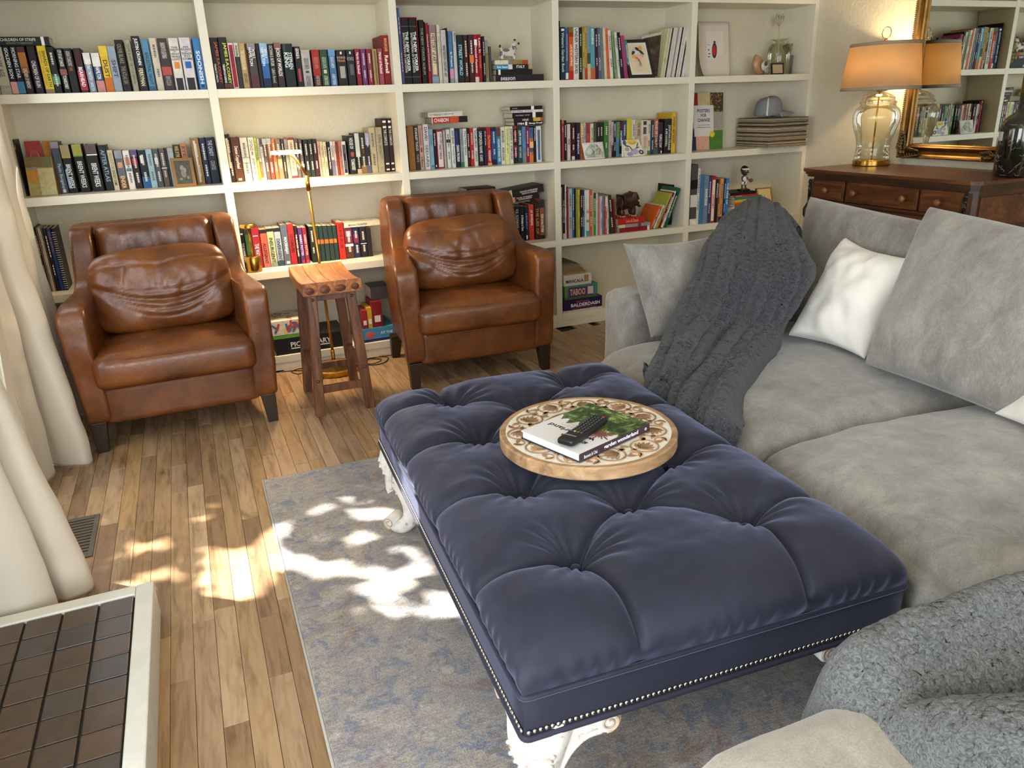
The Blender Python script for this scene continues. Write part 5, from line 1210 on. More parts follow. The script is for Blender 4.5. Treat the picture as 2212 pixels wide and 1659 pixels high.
(2.7322, 0.0091, 0.2826, 0.2, -9.5, 'c6ccd0', '', ''),
]),
(1,2,1.0005,0.13,[
(-0.8758, 0.0165, 0.255, 0.13, 0, '191612', 'DUNE~.1~.45~c2b486', ''),
(-0.7116, 0.0331, 0.2369, 0.14, 0, '3e4650', 'Paolo Bacigalupi~.42~.92~9fb0bb', '.88:1:8a8490,.02:.08:c8ccd0:.3:.7'),
(-0.673, 0.0376, 0.2214, 0.14, 0, '15140f', 'BRENT WEEKS~.4~.9~dcdcdc', '.75:1:9c8a5e,.73:.75:c9a030,.1:.5:8ea2c0:.05:.3'),
(-0.6223, 0.0401, 0.2211, 0.14, 0, '141511', 'BRENT WEEKS~.35~.9~d0d0d0', '.77:1:94943e,.75:.77:5e8a4a'),
(-0.5634, 0.045, 0.2192, 0.14, 0, '161314', 'BRENT WEEKS~.4~.9~dcdcdc', '.8:1:5a4648,.765:.79:eeeeee'),
(-0.5154, 0.0354, 0.2122, 0.14, 0, '171c22', 'AFTER ATLAS~.1~.8~8293a2', ''),
(-0.4849, 0.0238, 0.1874, 0.14, 0, 'c2b896', "ENDER'S GAME~.5~.88~3c361e;ORSON SCOTT CARD~.05~.48~8a8264", ''),
(-0.4509, 0.034, 0.1842, 0.14, 0, '5f6066', 'ENDER~.65~.97~e6b878', '.8:1:8b8f96,.56:.7:c99a62:.2:.8,.0:.3:5a3f34'),
(-0.4161, 0.0305, 0.1824, 0.14, 0, 'ddd4cb', '|', '.62:.82:d8806a:.15:.85,.46:.54:4a7f88:.1:.9'),
(-0.3837, 0.0294, 0.1806, 0.14, 0, '221519', '|', '.62:.8:a01e2c:.1:.85,.84:1:584a72'),
(-0.3478, 0.0347, 0.18, 0.14, 0, '1b1f26', '|', '.0:.3:27598c,.66:.86:e0dfd6:.2:.6'),
(-0.3149, 0.0285, 0.1822, 0.14, 0, '93b1ba', '|', ''),
(-0.2857, 0.0273, 0.1806, 0.14, 0, '4b4e52', '|', '.62:.78:d6d4cc:.2:.75'),
(-0.2564, 0.0262, 0.1831, 0.14, 0, '5e4e48', '|', '.48:.5:e6e2dc'),
(-0.2371, 0.0097, 0.1834, 0.14, 0, '27322e', '', ''),
(-0.2176, 0.0277, 0.1837, 0.14, 0, 'a3a6aa', '', ''),
(-0.1859, 0.0331, 0.1967, 0.12, 0, '2b2518', 'WHEEL OF TIME~.03~.3~c4a65c', ''),
(-0.154, 0.028, 0.1978, 0.12, 0, 'b9764a', 'EYE~.05~.3~3a2a4a', ''),
(-0.0971, 0.0377, 0.2231, 0.16, 0, '94703c', '|', '.05:.95:e2d3b4:.3:.55'),
(-0.062, 0.0271, 0.2227, 0.16, 0, '262744', '|', ''),
(-0.0273, 0.0396, 0.2237, 0.16, 0, '1c2030', 'THE CANDY ~.06~.4~b4b4bc;COUNTESS~.5~.7~8f8f98', ''),
]),
(2,2,1.0005,0.13,[
(0.0594, 0.0231, 0.2345, 0.14, 0, '1e1a14', '|', '.3:.92:d8c0aa:.05:.5'),
(0.093, 0.0425, 0.2192, 0.14, 0, '4a2a16', 'Demon Copperhead~.2~.7~e8dcd0', '.03:.08:d8ccc0:.3:.7'),
(0.1359, 0.0376, 0.215, 0.14, 0, 'c9c4ba', '|', '.42:.43:55504c,.54:.55:55504c'),
(0.1721, 0.029, 0.2143, 0.14, 0, 'd6d2c2', 'CATCH-22~.05~.3~2a2826;JOSEPH HELLER~.48~.86~2a2826', '.6:.68:b0525a:.35:.65'),
(0.1945, 0.0133, 0.2111, 0.14, 0, 'a2b23a', 'A VISIT FROM~.08~.88~4c5616', ''),
(0.2081, 0.0122, 0.2062, 0.14, 0, 'b3afa8', '|', '.0:.45:7d5a34,.0:.06:d8d4cc'),
(0.2213, 0.012, 0.2034, 0.14, 0, 'c8c6c8', '|', '.82:1:2c2c34'),
(0.2386, 0.0207, 0.2047, 0.14, 0, '4c4036', '|', '.86:1:9ba0a0'),
(0.2613, 0.023, 0.2058, 0.14, 0, '6a2a2a', '|', '.86:1:9ba0a0,.5:.86:7d4430'),
(0.2835, 0.0191, 0.2047, 0.14, 0, 'b05a28', '|', ''),
(0.3073, 0.0264, 0.1992, 0.14, 0, '6d5f48', '|', '.34:.5:c89a62:.1:.9'),
(0.3293, 0.014, 0.2003, 0.14, 0, '2c2a24', '|', ''),
(0.348, 0.0175, 0.1972, 0.14, 0, '84807c', '|', ''),
(0.3748, 0.0324, 0.2046, 0.14, 0, 'cdb792', '|', '.0:.06:6e1a2c,.94:1:6e1a2c'),
(0.4017, 0.0188, 0.199, 0.14, 0, '4a4644', '|', '.27:.35:e8e6e4'),
(0.4233, 0.0176, 0.1947, 0.14, 0, '55504e', '|', '.27:.35:f0eeec'),
(0.4506, 0.0253, 0.191, 0.14, 0, '1c1d22', '|', ''),
(0.4747, 0.0213, 0.1898, 0.14, 0, '1d2622', '|', ''),
(0.4986, 0.0235, 0.1911, 0.14, 0, '341820', '|', ''),
(0.5191, 0.0133, 0.178, 0.14, 0, 'c99a84', '|', ''),
(0.5339, 0.0144, 0.1772, 0.14, 0, 'cabf9c', '|', ''),
(0.5509, 0.0175, 0.174, 0.14, 0, 'd0c6a2', '|', ''),
(0.5705, 0.0165, 0.173, 0.14, 0, '1b1a1a', 'The Distribution Function~.15~.8~e4e0da', ''),
(0.5884, 0.0171, 0.1745, 0.14, 0, 'cfc7bb', '|', '.0:.46:6f6a86'),
(0.6033, 0.0112, 0.1738, 0.14, 0, 'd8bfb6', '|', ''),
(0.6158, 0.0122, 0.1732, 0.14, 0, '7e342a', '', ''),
(0.6314, 0.0175, 0.1724, 0.14, 0, 'b87058', '|', ''),
(0.6535, 0.0246, 0.1713, 0.14, 0, 'd4d0ca', '|', '.05:.9:1e2236:.2:.85'),
(0.6958, 0.0388, 0.1987, 0.14, 0, '1d2220', 'HOUSE OF~.06~.34~e0e0da;TCHAIKOVSKY~.6~.9~e0e0da', '.46:.58:b04a46:.3:.75'),
(0.7293, 0.0244, 0.2094, 0.14, 0, '26241f', '|', '.42:1:c9cbc6,.0:.12:b89a8a'),
(0.758, 0.031, 0.2106, 0.14, 0, '33301f', '|', '.0:.2:8c6a3a,.5:.7:6a3a1e:.4:.7'),
(0.7861, 0.0231, 0.2093, 0.14, 0, '5a5a78', '|', '.2:.7:232530,.7:1:a09cb8'),
(0.8167, 0.0361, 0.2351, 0.14, 0, 'b3a684', '|', ''),
(0.8543, 0.0358, 0.2347, 0.14, 0, 'a4997c', 'JUBAL SACKETT~.15~.7~6a603c', ''),
(0.8902, 0.0316, 0.2788, 0.15, 0, '2b1f19', 'THE COMPLETE~.2~.5~c9c0b6', '.92:.96:e8e0d6:.2:.8,.82:.86:e8e0d6:.2:.8,.14:.17:e8e0d6:.2:.8,.03:.06:e8e0d6:.2:.8'),
(0.9197, 0.0252, 0.2777, 0.15, 0, '2b1f19', 'THE COMPLETE~.2~.5~c9c0b6', '.92:.96:e8e0d6:.2:.8,.82:.86:e8e0d6:.2:.8,.14:.17:e8e0d6:.2:.8,.03:.06:e8e0d6:.2:.8'),
]),
(3,2,1.0005,0.11,[
(1.0075, 0.0363, 0.2337, 0.14, 0, '96622e', '', ''),
(1.0401, 0.0248, 0.2323, 0.14, 0, '3d302b', 'STANLEY TUCCI~.04~.55~e8e2dc;TASTE~.64~.82~a89c92', ''),
(1.0652, 0.0228, 0.2347, 0.14, 0, 'c6a08a', 'The Immortalists~.05~.45~a8403c;A Memoir~.7~.95~6a3228', '.4:.5:b02824:.3:.7'),
(1.0949, 0.0308, 0.2393, 0.14, 0, 'd6d2ce', 'DAVID~.06~.36~4a2a30;SEDARIS~.45~.95~55606a', ''),
(1.1242, 0.0236, 0.2136, 0.14, 0, '84a6b8', 'David Sedaris~.15~.4~44607a;~.5~.8~44607a', '.04:.1:3a78a8:.2:.8'),
(1.1456, 0.015, 0.2056, 0.14, 0, '1e1c1f', 'David Sedaris~.08~.4~e8e4e4', '.05:.1:f0f0f0:.3:.7'),
(1.1737, 0.0386, 0.2067, 0.14, 0, '8e2440', 'DAVID LODGE~.08~.34~333030~.5~.8;THINKS THINKING~.36~.76~333030~.3~.7', '.04:.95:dfd2cc:.14:.86'),
(1.2012, 0.0133, 0.2031, 0.14, 0, 'a9a6a0', '', ''),
(1.2244, 0.0224, 0.2068, 0.14, 0, 'd4d0c4', '|', '.66:.74:1a1a1a'),
(1.2505, 0.0225, 0.2127, 0.14, 0, 'd8d6d0', 'DAVID SEDARIS~.06~.4~2c2c30;The Land and Its People~.44~.9~6a6a6c', ''),
(1.2779, 0.0301, 0.2092, 0.14, 0, '1c1d26', 'CHASING THE DREAM~.42~.85~eeeef2', '.5:.95:2a3272:.1:.6'),
(1.3027, 0.0173, 0.2057, 0.14, 0, '8a93a0', '|', '.0:.14:2a7a3a'),
(1.3232, 0.0217, 0.2072, 0.14, 0, 'd3d3cc', 'The Not Quite|~.05~.9~3c4a30', ''),
(1.3433, 0.0163, 0.2015, 0.14, 0, '2a221c', '|', ''),
(1.3629, 0.0196, 0.2078, 0.14, 0, 'b02a26', '|', '.2:.3:f0b8ac:.3:.7'),
(1.3861, 0.0235, 0.2068, 0.14, 0, 'd2d0ca', 'WILLIAM GIBSON~.05~.5~2a2a2c;AGENCY~.6~.88~4a4a4c', ''),
(1.4173, 0.0339, 0.2037, 0.14, 0, '1d2221', 'UNSPOKEN NAME~.08~.66~cfd8d4;A.K. LARKWOOD~.7~.88~cfd8d4', ''),
(1.445, 0.017, 0.1973, 0.14, 0, '2c2238', 'Gods of jade~.04~.7~dcd8e0', ''),
(1.4686, 0.0265, 0.2078, 0.14, 0, 'a8262a', 'The Prisoner~.2~.55~e89a3c;MARGARET~.6~.9~e8d2c0', '.0:.06:d89a4a'),
(1.499, 0.0272, 0.2065, 0.14, 0, '2c4f8e', '|', '.9:1:2a2450,.0:.15:241f40'),
(1.5272, 0.0244, 0.204, 0.14, 0, '3a7f98', 'THE ISLAND OF MISSING TREES~.3~.92~dcecf0', '.76:1:6a4038'),
(1.5543, 0.0263, 0.2054, 0.14, 0, 'd3cfc0', 'MOONBOUND~.1~.42~24241f;ROBIN SLOAN~.55~.9~24241f', ''),
(1.5809, 0.0246, 0.2069, 0.14, 0, 'd6d693', 'Sourdough and~.06~.9~8a9428', ''),
(1.6062, 0.0223, 0.2071, 0.14, 0, 'd8d3c8', 'SOURDOUGH~.06~.38~24241f;ROBIN SLOAN~.52~.88~24241f', '.53:.59:b0a83a:.3:.7'),
(1.6324, 0.0266, 0.2085, 0.14, 0, '24201f', '|', '.2:.28:9a2a2e:.1:.9,.38:.48:9a2a2e:.1:.9,.56:.66:9a2a2e:.1:.9,.74:.84:9a2a2e:.1:.9,.92:1:9a2a2e:.1:.9'),
(1.6606, 0.0273, 0.206, 0.14, 0, '22403e', "LUPE WONG~.12~.5~e4ecea;WON'T DANCE~.55~.85~c0cac6", ''),
(1.6874, 0.0238, 0.2023, 0.14, 0, '4f86b4', '|', '.0:.3:8a7a58:.3:1'),
(1.7105, 0.0205, 0.2013, 0.14, 0, '7a1e4e', '|', ''),
(1.7335, 0.0237, 0.1951, 0.14, 0, 'd0733a', '|', '.7:1:2a5a98,.4:.6:e2b48a,.3:.42:27406e'),
(1.7564, 0.0173, 0.1993, 0.14, 0, '1f1714', 'Michael Ondaatje~.04~.4~eee6de', ''),
(1.7828, 0.0331, 0.2008, 0.14, 0, 'd6d6d2', '|', '.05:.9:3a6aa8:.25:.75'),
]),
(4,2,1.0005,0.09,[
(1.9171, 0.0077, 0.231, 0.14, 0, '2e1620', '', ''),
(1.929, 0.0147, 0.2265, 0.14, 0, 'b23c52', 'LILY~.16~.34~f2c8cc', '.92:1:d2703a'),
(1.9467, 0.0187, 0.2258, 0.14, 0, '241c16', '|', ''),
(1.9686, 0.0211, 0.2037, 0.14, 0, 'd6c2bc', 'RACHEL~.4~.58~2c2226;~.6~.8~2c2226', ''),
(1.9988, 0.0291, 0.2065, 0.14, 0, '3c1a22', '|', '.0:.1:d8c4c0:.1:.8'),
(2.0324, 0.0255, 0.2092, 0.14, 0, '20243e', 'THE SPARROW~.28~.86~d8dae4', ''),
(2.056, 0.0202, 0.2092, 0.14, 0, 'b8622a', 'LESS IS LOST~.05~.6~f2e8d8', '.6:1:c89a4a'),
(2.0764, 0.0166, 0.2074, 0.14, 0, 'a3b4be', '|', ''),
(2.1001, 0.0228, 0.2064, 0.14, 0, 'b24440', 'LESS~.05~.4~5a1a1a', ''),
(2.1242, 0.0204, 0.2013, 0.14, 0, 'd6c4ae', '|', ''),
(2.1466, 0.0205, 0.2024, 0.14, 0, '4a4e44', '', ''),
(2.1672, 0.0193, 0.2005, 0.14, 0, '23251f', '|', ''),
(2.1887, 0.0216, 0.2027, 0.14, 0, '292a26', '|', ''),
(2.2233, 0.0283, 0.2055, 0.14, 0, '3f7a34', '|', ''),
(2.2488, 0.0198, 0.2148, 0.14, 0, 'b2a09a', '|', ''),
(2.2669, 0.0142, 0.2058, 0.14, 0, 'b8a8a4', '|', '.0:.34:2a2420'),
(2.2834, 0.0168, 0.203, 0.14, 0, '1d1c1f', '|', '.74:.96:e8e4e4:.3:.6'),
(2.3034, 0.021, 0.2032, 0.14, 0, '5a84a4', '|', '.55:1:5c8a40'),
(2.3255, 0.0218, 0.2013, 0.14, 0, '1b1b20', 'CONTAINMENT~.24~.7~f0f0f0', '.8:1:5a2426,.0:.08:7a94b8'),
(2.351, 0.028, 0.2086, 0.14, 0, '33416a', '|', ''),
(2.3839, 0.0347, 0.2177, 0.14, 0, 'c9b93e', '', ''),
(2.4152, 0.0263, 0.2102, 0.14, 0, 'cfc7c0', '|', ''),
(2.4479, 0.0371, 0.2089, 0.14, 0, 'b7a482', 'THE WIND~.08~.45~5a4c34', ''),
(2.4906, 0.0466, 0.2062, 0.14, 0, 'cfc9b8', '', '.86:.97:3a342c:.3:.8,.6:.8:5a5048:.3:.8,.2:.55:c8a08a:.4:.85'),
(2.5263, 0.0217, 0.2037, 0.14, 0, 'cbc2a8', '|', '.0:.12:4f7a3a'),
(2.5487, 0.0204, 0.1986, 0.14, 0, '243c58', '|', ''),
(2.5765, 0.0309, 0.208, 0.14, 0, 'b4604a', 'RULES OF CIVILITY~.06~.8~dcd6c8', '.2:.5:4a2a22,.0:.2:4a5450'),
(2.6107, 0.0354, 0.1875, 0.14, 0, '35222f', 'PURPLE COW~.38~.8~e6dcea', '.02:.1:f0f0f0:.6:.8'),
(2.6621, 0.0524, 0.2068, 0.14, 0, '191918', 'JONATHAN STRANGE~.18~.9~d2cec6~.45~.85;& MR NORRELL~.28~.8~d2cec6~.12~.42', ''),
(2.7051, 0.0304, 0.2414, 0.17, 0, 'd0a32c', 'THE NEW BEST RECIPE~.1~.75~4a3a10', ''),
]),
(1,3,0.5457,0.10,[
(-0.8799, 0.0245, 0.3121, 0.16, 0, '191c16', '|', ''),
(-0.8632, 0.0061, 0.309, 0.14, 0, '7a5632', '', ''),
(-0.8564, 0.0063, 0.3081, 0.14, 0, 'c4beb2', '|', ''),
(-0.8497, 0.0058, 0.3068, 0.14, 0, 'b3aa98', '', ''),
(-0.8431, 0.0064, 0.3056, 0.14, 0, '5d4430', '', ''),
(-0.8312, 0.0151, 0.3045, 0.14, 0, '1b1a1c', '|', ''),
(-0.8145, 0.0166, 0.3023, 0.14, 0, '22366a', 'OUR SONG~.05~.5~a04a48', ''),
]),
(2,3,0.5457,0.13,[
(0.0549, 0.0216, 0.2202, 0.14, 0, '1b1a1d', 'THE SILMARILLION~.35~.8~d8d4d0', '.84:.88:c9c5c2:.2:.8'),
(0.0843, 0.034, 0.2191, 0.14, 0, '3e5a2e', '', '.84:1:2a2a20'),
(0.1234, 0.0404, 0.2188, 0.14, 0, '8a1e2c', 'THE WAY OF~.4~.8~e8d0d0', '.78:.8:e2c8c8:.2:.8'),
(0.163, 0.0335, 0.2036, 0.14, 0, 'b8523e', 'ALLEGIANT~.35~.9~2a1418', '.9:1:1c1c1e,.0:.3:b0605e'),
(0.1993, 0.036, 0.2053, 0.14, 0, 'a6ab82', 'INSURGENT~.24~.88~23261a', '.92:1:1c1e20,.0:.12:7a8474'),
(0.2359, 0.0332, 0.2052, 0.14, 0, '8e9aac', 'DIVERGENT~.28~.88~1a2230', '.9:1:1c1e20,.0:.14:2a3a4a'),
(0.2719, 0.0348, 0.2186, 0.14, 0, '4d5666', 'MOCKINGJAY~.3~.72~eeeef0', '.04:.1:d8d8dc:.3:.8'),
(0.3068, 0.0323, 0.2188, 0.14, 0, '9e2426', 'CATCHING FIRE~.24~.7~2c0a0c', ''),
(0.3332, 0.0165, 0.2064, 0.14, 0, '1e1a16', 'THE HUNGER GAMES~.22~.8~ece4d4', ''),
(0.3547, 0.0217, 0.196, 0.14, 0, '4b2a62', 'HARRY POTTER~.2~.78~d8c8ea', '.02:.1:c8282e:.3:.8'),
(0.3785, 0.0218, 0.1939, 0.14, 0, '7c2230', 'HARRY POTTER~.2~.78~e8b8bc', '.02:.1:e04040:.3:.8'),
(0.4157, 0.0253, 0.1972, 0.14, 0, '1d2420', '|', ''),
(0.4418, 0.0241, 0.1966, 0.14, 0, '22302c', '', '.5:.62:b06a34:.2:1'),
(0.4659, 0.0214, 0.1944, 0.14, 0, '22322e', '', '.5:.62:b0582c:.1:1'),
(0.4903, 0.0246, 0.1939, 0.14, 0, '24343a', '', '.5:.62:a8602c:.1:1'),
(0.5164, 0.0247, 0.1915, 0.14, 0, '23342f', '', '.5:.62:b0642c:.1:1'),
(0.541, 0.0217, 0.191, 0.14, 0, '25383a', '', '.5:.62:b87030:.1:.8'),
(0.5727, 0.0348, 0.2052, 0.16, 0, 'c22c22', 'THE BOOK OF LUKE~.04~.7~5a0a0a', ''),
(0.6142, 0.0439, 0.1706, 0.14, 0, '6a2430', '|', '.0:.4:4a2c20,.4:.48:f0ece6,.72:.9:8aa0c0:.2:.8'),
(0.6557, 0.0371, 0.1703, 0.14, 0, '202a4a', '|', '.5:.78:8a2a3c:.2:.8'),
(0.6947, 0.0352, 0.1633, 0.14, 0, '241f26', '|', '.46:.48:eeeeee'),
(0.7274, 0.0274, 0.1603, 0.14, 0, '2a2226', '', ''),
]),
(3,3,0.5457,0.10,[
(1.5032, 0.0208, 0.1967, 0.14, 0, '1b1513', '', '.3:.46:b03a2c'),
(1.5293, 0.0267, 0.192, 0.14, 0, '1e1a16', 'LEVIATHAN~.55~.95~c8b070', '.5:.6:c06a50:.2:.7'),
(1.5547, 0.0224, 0.2081, 0.14, 0, 'b9b7ae', '|', '.78:.96:8f8648:.3:.7'),
(1.5817, 0.0269, 0.2085, 0.14, 0, '1d2c54', 'STAR WARS DOOKU~.02~.5~f0f2f4', '.0:.3:2e5aa0'),
(1.6009, 0.0097, 0.2095, 0.14, 0, '1d4436', '', ''),
(1.6237, 0.0335, 0.2103, 0.14, 0, '1c1b1b', 'V.E. SCHWAB~.08~.62~a9a69c;VICIOUS~.7~.95~a9a69c', ''),
(1.6558, 0.0284, 0.2077, 0.14, 0, '1a1b1c', 'A Wrinkle in Time~.25~.7~e6e8e8', ''),
(1.6845, 0.022, 0.2028, 0.14, 0, '1f2536', 'LEGACY~.2~.7~8a96b4', '.04:.16:d8dce0:.3:.7'),
(1.7173, 0.034, 0.2119, 0.14, 0, 'b8362a', 'J.K. ROWLING~.15~.58~f0d8d0', ''),
(1.7552, 0.0339, 0.2155, 0.14, 0, '2e1c18', 'THE LIES OF~.12~.85~b8783c', ''),
(1.7881, 0.0308, 0.234, 0.14, 0, '8a4a2e', 'SON of the STORM~.36~.82~eadbc8', '.8:1:2c2c30,.0:.1:1e1c1e'),
]),
(4,3,0.5457,0.03,[
(1.8839, 0.0097, 0.3084, 0.2, 0, 'b9a888', '|', ''),
(1.8991, 0.0188, 0.3202, 0.2, 0, '1a1718', 'THE AMERICAS~.28~.7~9c9690', '.0:.1:b8b4b0:.2:.9'),
(1.9143, 0.0097, 0.3166, 0.2, 0, 'd2cdca', '|', ''),
(1.9254, 0.0107, 0.3054, 0.2, 0, '7c2026', '', ''),
(1.9445, 0.0263, 0.295, 0.2, 0, 'a5a29c', '|', ''),
(1.9659, 0.0129, 0.2934, 0.2, 0, '2e5f92', '|', ''),
(1.9775, 0.008, 0.2913, 0.2, 0, '191c1e', '', ''),
(1.99, 0.0145, 0.2878, 0.2, 0, '8a8e2c', '', ''),
(2.0046, 0.013, 0.2841, 0.2, 0, 'c2b02c', '|', ''),
(2.0195, 0.0142, 0.2817, 0.2, 0, '2a2222', '|', ''),
(2.0337, 0.013, 0.2794, 0.2, 0, '36323c', '|', '.0:.5:3a5478'),
(2.0464, 0.0099, 0.2797, 0.2, 0, 'c9cfcc', '', ''),
(2.0632, 0.0212, 0.2785, 0.2, 0, 'cfd0c8', '', '.0:.12:3a98a8,.3:.36:8a9a6a,.5:.56:c98a5a'),
(2.0853, 0.0194, 0.2782, 0.2, 0, 'c4552e', '|', ''),
(2.0984, 0.0056, 0.2667, 0.14, 0, 'd0c4a2', '', ''),
(2.1107, 0.0163, 0.2552, 0.18, 0, '4a8a36', '|', '.86:1:1f4a2c'),
(2.1279, 0.0119, 0.2539, 0.14, 0, 'd2ccc2', '', ''),
(2.1414, 0.0126, 0.2317, 0.17, 0, 'b8747a', '', ''),
(2.1564, 0.0155, 0.2332, 0.17, 0, 'cfc2be', '|', ''),
(2.174, 0.0158, 0.2319, 0.17, 0, '6a6a92', '|', ''),
(2.1906, 0.0136, 0.2279, 0.17, 0, 'c8502c', '|', '.75:1:d8d2cc'),
(2.205, 0.0134, 0.2322, 0.17, 0, 'cfccc4', '|', ''),
(2.2171, 0.0083, 0.191, 0.14, 0, '1e4434', '', ''),
(2.2374, 0.024, 0.2351, 0.17, 6, '3d2a20', '|', ''),
(2.2571, 0.0115, 0.2094, 0.15, 5, '6e1a22', '', ''),
]),
(5,3,0.5457,0.03,[
(2.8334, 0.0518, 0.3806, 0.2, 0, '4c4c4a', '', '.3:.5:d8d4cc,.6:.75:1c1c1c,.0:.1:d8d8d6'),
(2.8704, 0.0196, 0.3549, 0.2, 0, 'cdc9c0', '|', ''),
(2.8963, 0.0287, 0.3128, 0.19, 0, '42729c', '', ''),
(2.9296, 0.0353, 0.3072, 0.19, 0, '6c7f90', 'KNOWLEDGE~.28~.62~eef2f4', ''),
(2.9587, 0.0203, 0.3019, 0.19, 0, '2c4670', '|', ''),
(2.9901, 0.0313, 0.2982, 0.19, 0, 'a82430', 'HISTORY~.4~.7~a82430', '.04:.92:d8d2ca:.15:.85'),
(3.0162, 0.0183, 0.2776, 0.18, 0, '23221f', 'Dinosaurs~.1~.55~eeeeea', ''),
(3.0336, 0.014, 0.2764, 0.18, 0, '7a4a34', '|', ''),
(3.0555, 0.0272, 0.2784, 0.18, 0, 'c88a44', '|', '.0:.12:2a2a34'),
(3.0774, 0.0141, 0.2769, 0.18, 0, '1c2c4a', '|', ''),
(3.0984, 0.0251, 0.2755, 0.18, 0, '2f74b8', 'THE TREE OF~.1~.6~cfe0ee', ''),
]),
]
# ------------------------------------------------------------------ books
BAYX = [(UP[i] + UW + .0008, UP[i + 1] - .0008) for i in range(5)]
BAYN = ['leftmost', 'second', 'middle', 'fourth', 'rightmost']; ROWN = {1: 'top', 2: 'middle', 3: 'lower', 4: 'bottom'}
ORD = ['first', 'second', 'third', 'fourth', 'fifth', 'sixth', 'seventh', 'eighth', 'ninth', 'tenth'] + ['%dth' % k for k in range(11, 21)] + ['21st', '22nd', '23rd'] + ['%dth' % k for k in range(24, 31)] + ['31st', '32nd', '33rd'] + ['%dth' % k for k in range(34, 50)]
import colorsys
def cname(h):
    r, g, b = [int(h[i:i + 2], 16) / 255 for i in (0, 2, 4)]; H, S, V = colorsys.rgb_to_hsv(r, g, b); H *= 360
    if V < .17: return 'black'
    if S < .13: return 'white' if V > .78 else 'light grey' if V > .6 else 'grey' if V > .36 else 'charcoal'
    pre = 'dark ' if V < .36 else 'pale ' if V > .72 and S < .32 else ''
    if H < 14 or H > 345: n = 'red' if S > .4 else 'pink' if V > .6 else 'maroon'
    elif H < 42: n = ('orange' if S > .6 and V > .6 else 'cream' if V > .74 and S < .3 else 'tan' if V > .58 else 'brown')
    elif H < 68: n = 'yellow' if S > .45 and V > .6 else 'cream' if V > .72 else 'olive'
    elif H < 165: n = 'green'
    elif H < 195: n = 'teal'
    elif H < 255: n = 'blue'
    elif H < 320: n = 'purple'
    else: n = 'pink' if V > .6 else 'magenta'
    if n in ('cream', 'pink'): pre = ''
    return pre + n
M_PG = mat('book_pages', 'd5cbb2', .85, bump=(600, .15, .001)); M_PG2 = mat('book_pages_old', 'bfae8a', .85, bump=(600, .15, .001))
def cover_mat(h):
    return mat('cover_' + h, h, .46, spec=.22, var=(45, .12))
def ink(h): return mat('ink_' + h, h, .5)
def spine_art(root, w, h, d, writing, bands, cov):
    """bands and lettering on the spine (facing -y at y=0)"""
    for q, bspec in enumerate([b for b in bands.split(',') if b.strip()]):
        p = bspec.split(':'); f0, f1 = float(p[0]), float(p[1]); g0, g1 = (float(p[3]), float(p[4])) if len(p) > 3 else (0.0, 1.0)
        a, b = -w / 2 + g0 * w + .0002, -w / 2 + g1 * w - .0002
        MB().box(a, b, -.0004 - .00012 * q, .0004, max(f0 * h, .0003), min(f1 * h, h - .0003)).build('spine_band', cover_mat(p[2]), root)
    y = -.0013
    if writing.strip() == '|':      # lettering too small to read: faint printed lines
        rr = random.Random(int(h * 1e5)); lum = sum(int(cov[i:i + 2], 16) for i in (0, 2, 4)); c = 'cfc9bd' if lum < 330 else '6a6258'
        for (a, b) in ((.12, .12 + rr.uniform(.22, .36)), (.58, .58 + rr.uniform(.14, .28))):
            k = a
            while k < b:
                e = min(k + rr.uniform(.02, .05), b); MB().box(-w * .14, w * .16, y, y + .0003, h * (1 - e), h * (1 - k)).build('printed_line', ink(c), root); k = e + .012
        return
    for part in writing.split(';'):
        if not part.strip() or part.strip() == '|': continue
        p = part.split('~'); s = p[0].rstrip('|')
        if not s: continue
        f0, f1 = (float(p[1]), float(p[2])) if len(p) > 2 else (.08, .8); c = p[3] if len(p) > 3 and p[3] else 'e8e4dc'
        if len(p) > 4 and p[4] == 'h':
            text_on('spine_lettering', s, ink(c), root, (-w * .44, y, h * (1 - f1)), (1, 0, 0), (0, 0, 1), w * .88, h * (f1 - f0), .02, align='c')
        else:
            l0, l1 = (float(p[4]), float(p[5])) if len(p) > 5 else (.24, .76)
            text_on('spine_lettering', s, ink(c), root, (-w / 2 + l0 * w, y, h * (1 - f0)), (0, 0, -1), (1, 0, 0), h * (f1 - f0), (l1 - l0) * w, .02)
def book_body(root, w, h, d, cov, hard=False, old=False):
    t = min(.0016, w * .2); e = .0028 if hard else 0.0
    prof = [(-w / 2, d), (-w / 2, .0025), (-w / 2 + min(.0022, w * .3), 0), (w / 2 - min(.0022, w * .3), 0), (w / 2, .0025), (w / 2, d), (w / 2 - t, d), (w / 2 - t, t + .001), (-w / 2 + t, t + .001), (-w / 2 + t, d)]
    n = len(prof); V = [(x, y, 0) for x, y in prof] + [(x, y, h) for x, y in prof]
    F = [(i, (i + 1) % n, n + (i + 1) % n, n + i) for i in range(n)]
    for o_, rev in ((0, True), (n, False)):
        for q in ((0, 1, 8, 9), (1, 2, 3, 8), (3, 4, 7, 8), (4, 5, 6, 7)):
            F.append(tuple(o_ + i for i in (q[::-1] if rev else q)))
    mesh('cover', V, F, cover_mat(cov), root)
    MB().box(-w / 2 + t, w / 2 - t, t + .001, d - .001 - e, .0004 + e, h - .0004 - e).build('pages', M_PG2 if old else M_PG, root)
GRP = 'books on the bookcase shelves'
def shelf_label(cov, w, h, k, bay, row, extra=''):
    size = 'tall ' if h > .25 else 'small ' if h < .178 else ''; fat = 'thin ' if w < .013 else 'thick ' if w > .038 else ''
    return '%s%s%s book, %s upright from left on %s shelf, %s bay' % (size, fat, cname(cov), ORD[k], ROWN[row], BAYN[bay - 1])
